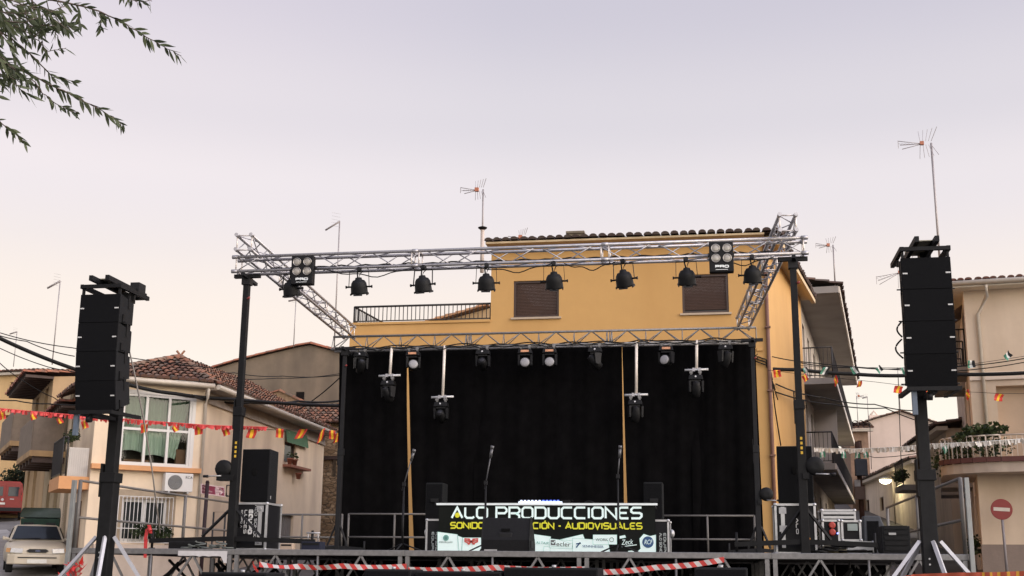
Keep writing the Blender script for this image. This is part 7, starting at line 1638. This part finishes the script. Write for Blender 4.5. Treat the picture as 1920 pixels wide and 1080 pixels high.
for i in range(36):
    x0, y0 = rnd.uniform(-120, 25), rnd.uniform(-60, 150); ln = rnd.uniform(45, 95); an = rnd.uniform(.05, 1.25)
    spray([(x0, y0), (x0 + ln * .5 * math.cos(an), y0 + ln * .5 * math.sin(an)), (x0 + ln * math.cos(an), y0 + ln * math.sin(an) + 8)], DT + rnd.uniform(-.8, .8), 17, .10, .6, .004)
for i in range(8): spray([(rnd.uniform(-120, -30), rnd.uniform(-60, 40)), (rnd.uniform(20, 80), rnd.uniform(-20, 70)), (rnd.uniform(60, 150), rnd.uniform(-10, 80))], DT + rnd.uniform(-.5, .5), 26, .10, .55, .005)
# thicker boughs back to the trunk
for tgt in ((-80, -40), (-60, 30), (-60, 90), (-50, 200), (200, -60)):
    q = dep(tgt[0], tgt[1], DT + .1); twig.tube([hub, hub.lerp(q, .5) + up * .5, q], .05, 7, r2=.009)
# the rest of the crown, mostly out of frame: side twigs with leaves along every limb and bough
def free(p):
    q = p - CAM; z = q.dot(_f)
    return z < .5 or 960 + F * q.dot(_r) / z < -15 or 540 - F * q.dot(_u) / z < -30
LIMBS = [(hub, hub + V(d_)) for d_ in ((-1.5, .5, 2.6), (-.6, -1.6, 2.4), (.7, .8, 2.9), (-1.0, 1.6, 2.3), (-2.2, -.6, 1.5), (.6, -1.2, 2.0))]
for a_, b_ in LIMBS[4:]: twig.tube([a_, a_.lerp(b_, .5) + up * .2, b_], .07, 7, r2=.02)
for tgt in ((-80, -40), (-60, 30), (-60, 90), (-50, 200)): LIMBS.append((hub, dep(tgt[0], tgt[1], DT + .1)))
for a_, b_ in LIMBS:
    for i in range(30):
        f = rnd.uniform(.25, 1.05); p = a_.lerp(b_, f) + up * (.5 * math.sin(math.pi * min(f, 1)) * (a_ - b_).length * .12); d = V((rnd.gauss(0, 1), rnd.gauss(0, 1), rnd.gauss(.1, .6))).normalized() * rnd.uniform(.5, 1.1)
        q1 = p + d * .55 + up * .05; q2 = p + d - up * rnd.uniform(.05, .35)
        if not (free(q1) and free(q2)): continue
        twig.tube([p, q1, q2], .008, 5, r2=.003)
        for k in range(20):
            t_ = k / 20; c_ = p.lerp(q1, t_ * 2) if t_ < .5 else q1.lerp(q2, t_ * 2 - 1); dd = V((rnd.gauss(0, 1), rnd.gauss(0, 1), rnd.gauss(-.5, .6))).normalized(); leafat(c_, d.normalized() * .6 + dd, .1 * rnd.uniform(.7, 1.25), .0125)
twig.build('bough', BARK, tr)

leaf.build('crown', LEAFT, tr)

# ================================================================== LIGHT
wd = bpy.data.worlds.new('World'); S.world = wd; wd.use_nodes = True
n = wd.node_tree.nodes; l = wd.node_tree.links; n.clear()
out = n.new('ShaderNodeOutputWorld'); bg = n.new('ShaderNodeBackground'); bg2 = n.new('ShaderNodeBackground'); add = n.new('ShaderNodeAddShader')
tc = n.new('ShaderNodeTexCoord'); sx = n.new('ShaderNodeSeparateXYZ'); l.new(tc.outputs['Generated'], sx.inputs[0])
rp = n.new('ShaderNodeValToRGB'); rp.color_ramp.interpolation = 'EASE'; e = rp.color_ramp.elements
STOPS = [(0.0, (1.04, .95, .80)), (.11, (1.04, .97, .85)), (.19, (.99, .88, .80)), (.30, (.845, .79, .82)), (.36, (.735, .70, .755)), (.45, (.625, .60, .69)), (.70, (.50, .50, .62)), (1.0, (.38, .42, .58))]
e[0].position = 0; e[0].color = STOPS[0][1] + (1,); e[1].position = 1; e[1].color = STOPS[-1][1] + (1,)
for p_, c_ in STOPS[1:-1]: k = e.new(p_); k.color = c_ + (1,)
l.new(sx.outputs['Z'], rp.inputs[0])
# the western side (behind the camera, a little to the right) glows brighter after sunset
dt = n.new('ShaderNodeVectorMath'); dt.operation = 'DOT_PRODUCT'; dt.inputs[1].default_value = V((.90, -.33, .22)).normalized(); l.new(tc.outputs['Generated'], dt.inputs[0])
mr = n.new('ShaderNodeMapRange'); mr.interpolation_type = 'SMOOTHSTEP'; mr.inputs[1].default_value = .05; mr.inputs[2].default_value = .9; mr.inputs[3].default_value = 1.0; mr.inputs[4].default_value = 4.0; l.new(dt.outputs['Value'], mr.inputs[0])
# soft mottling so the gradient is not perfectly even
nz = n.new('ShaderNodeTexNoise'); nz.inputs['Scale'].default_value = 2.2; nz.inputs['Detail'].default_value = 3; l.new(tc.outputs['Generated'], nz.inputs['Vector'])
mz = n.new('ShaderNodeMapRange'); mz.inputs[3].default_value = .975; mz.inputs[4].default_value = 1.025; l.new(nz.outputs['Fac'], mz.inputs[0])
mm = n.new('ShaderNodeMath'); mm.operation = 'MULTIPLY'; l.new(mr.outputs[0], mm.inputs[0]); l.new(mz.outputs[0], mm.inputs[1])
mxl = n.new('ShaderNodeMapRange'); mxl.inputs[1].default_value = -.16; mxl.inputs[2].default_value = -.5; mxl.clamp = True; l.new(sx.outputs['X'], mxl.inputs[0])
tint = n.new('ShaderNodeMix'); tint.data_type = 'RGBA'; tint.blend_type = 'MULTIPLY'; tint.inputs[7].default_value = (1.19, 1.14, 1.11, 1)
mzz = n.new('ShaderNodeMapRange'); mzz.inputs[1].default_value = .25; mzz.inputs[2].default_value = .42; l.new(sx.outputs['Z'], mzz.inputs[0])
mlz = n.new('ShaderNodeMath'); mlz.operation = 'MULTIPLY'; l.new(mxl.outputs[0], mlz.inputs[0]); l.new(mzz.outputs[0], mlz.inputs[1]); l.new(mlz.outputs[0], tint.inputs[0]); l.new(rp.outputs[0], tint.inputs[6]); l.new(tint.outputs[2], bg.inputs['Color']); l.new(mm.outputs[0], bg.inputs['Strength'])
sky = n.new('ShaderNodeTexSky'); sky.sky_type = 'NISHITA'; sky.sun_disc = False
SUN_EL, SUN_AZ = 7.0, 108.0      # degrees; azimuth clockwise from +Y
sky.sun_elevation = math.radians(SUN_EL); sky.sun_rotation = math.radians(SUN_AZ)
l.new(sky.outputs[0], bg2.inputs['Color']); bg2.inputs['Strength'].default_value = .004
l.new(bg.outputs[0], add.inputs[0]); l.new(bg2.outputs[0], add.inputs[1]); l.new(add.outputs[0], out.inputs[0])
sd = bpy.data.lights.new('sun', 'SUN'); sd.energy = 1.6; sd.angle = math.radians(55); sd.color = (1, .80, .58)
so = bpy.data.objects.new('sun', sd); COL.objects.link(so)
az = math.radians(SUN_AZ); el = math.radians(20)
so.rotation_euler = V((math.sin(az) * math.cos(el), math.cos(az) * math.cos(el), math.sin(el))).to_track_quat('Z', 'Y').to_euler()
S.cycles.max_bounces = 6; S.cycles.diffuse_bounces = 3; S.cycles.transparent_max_bounces = 12
S.cycles.use_denoising = True
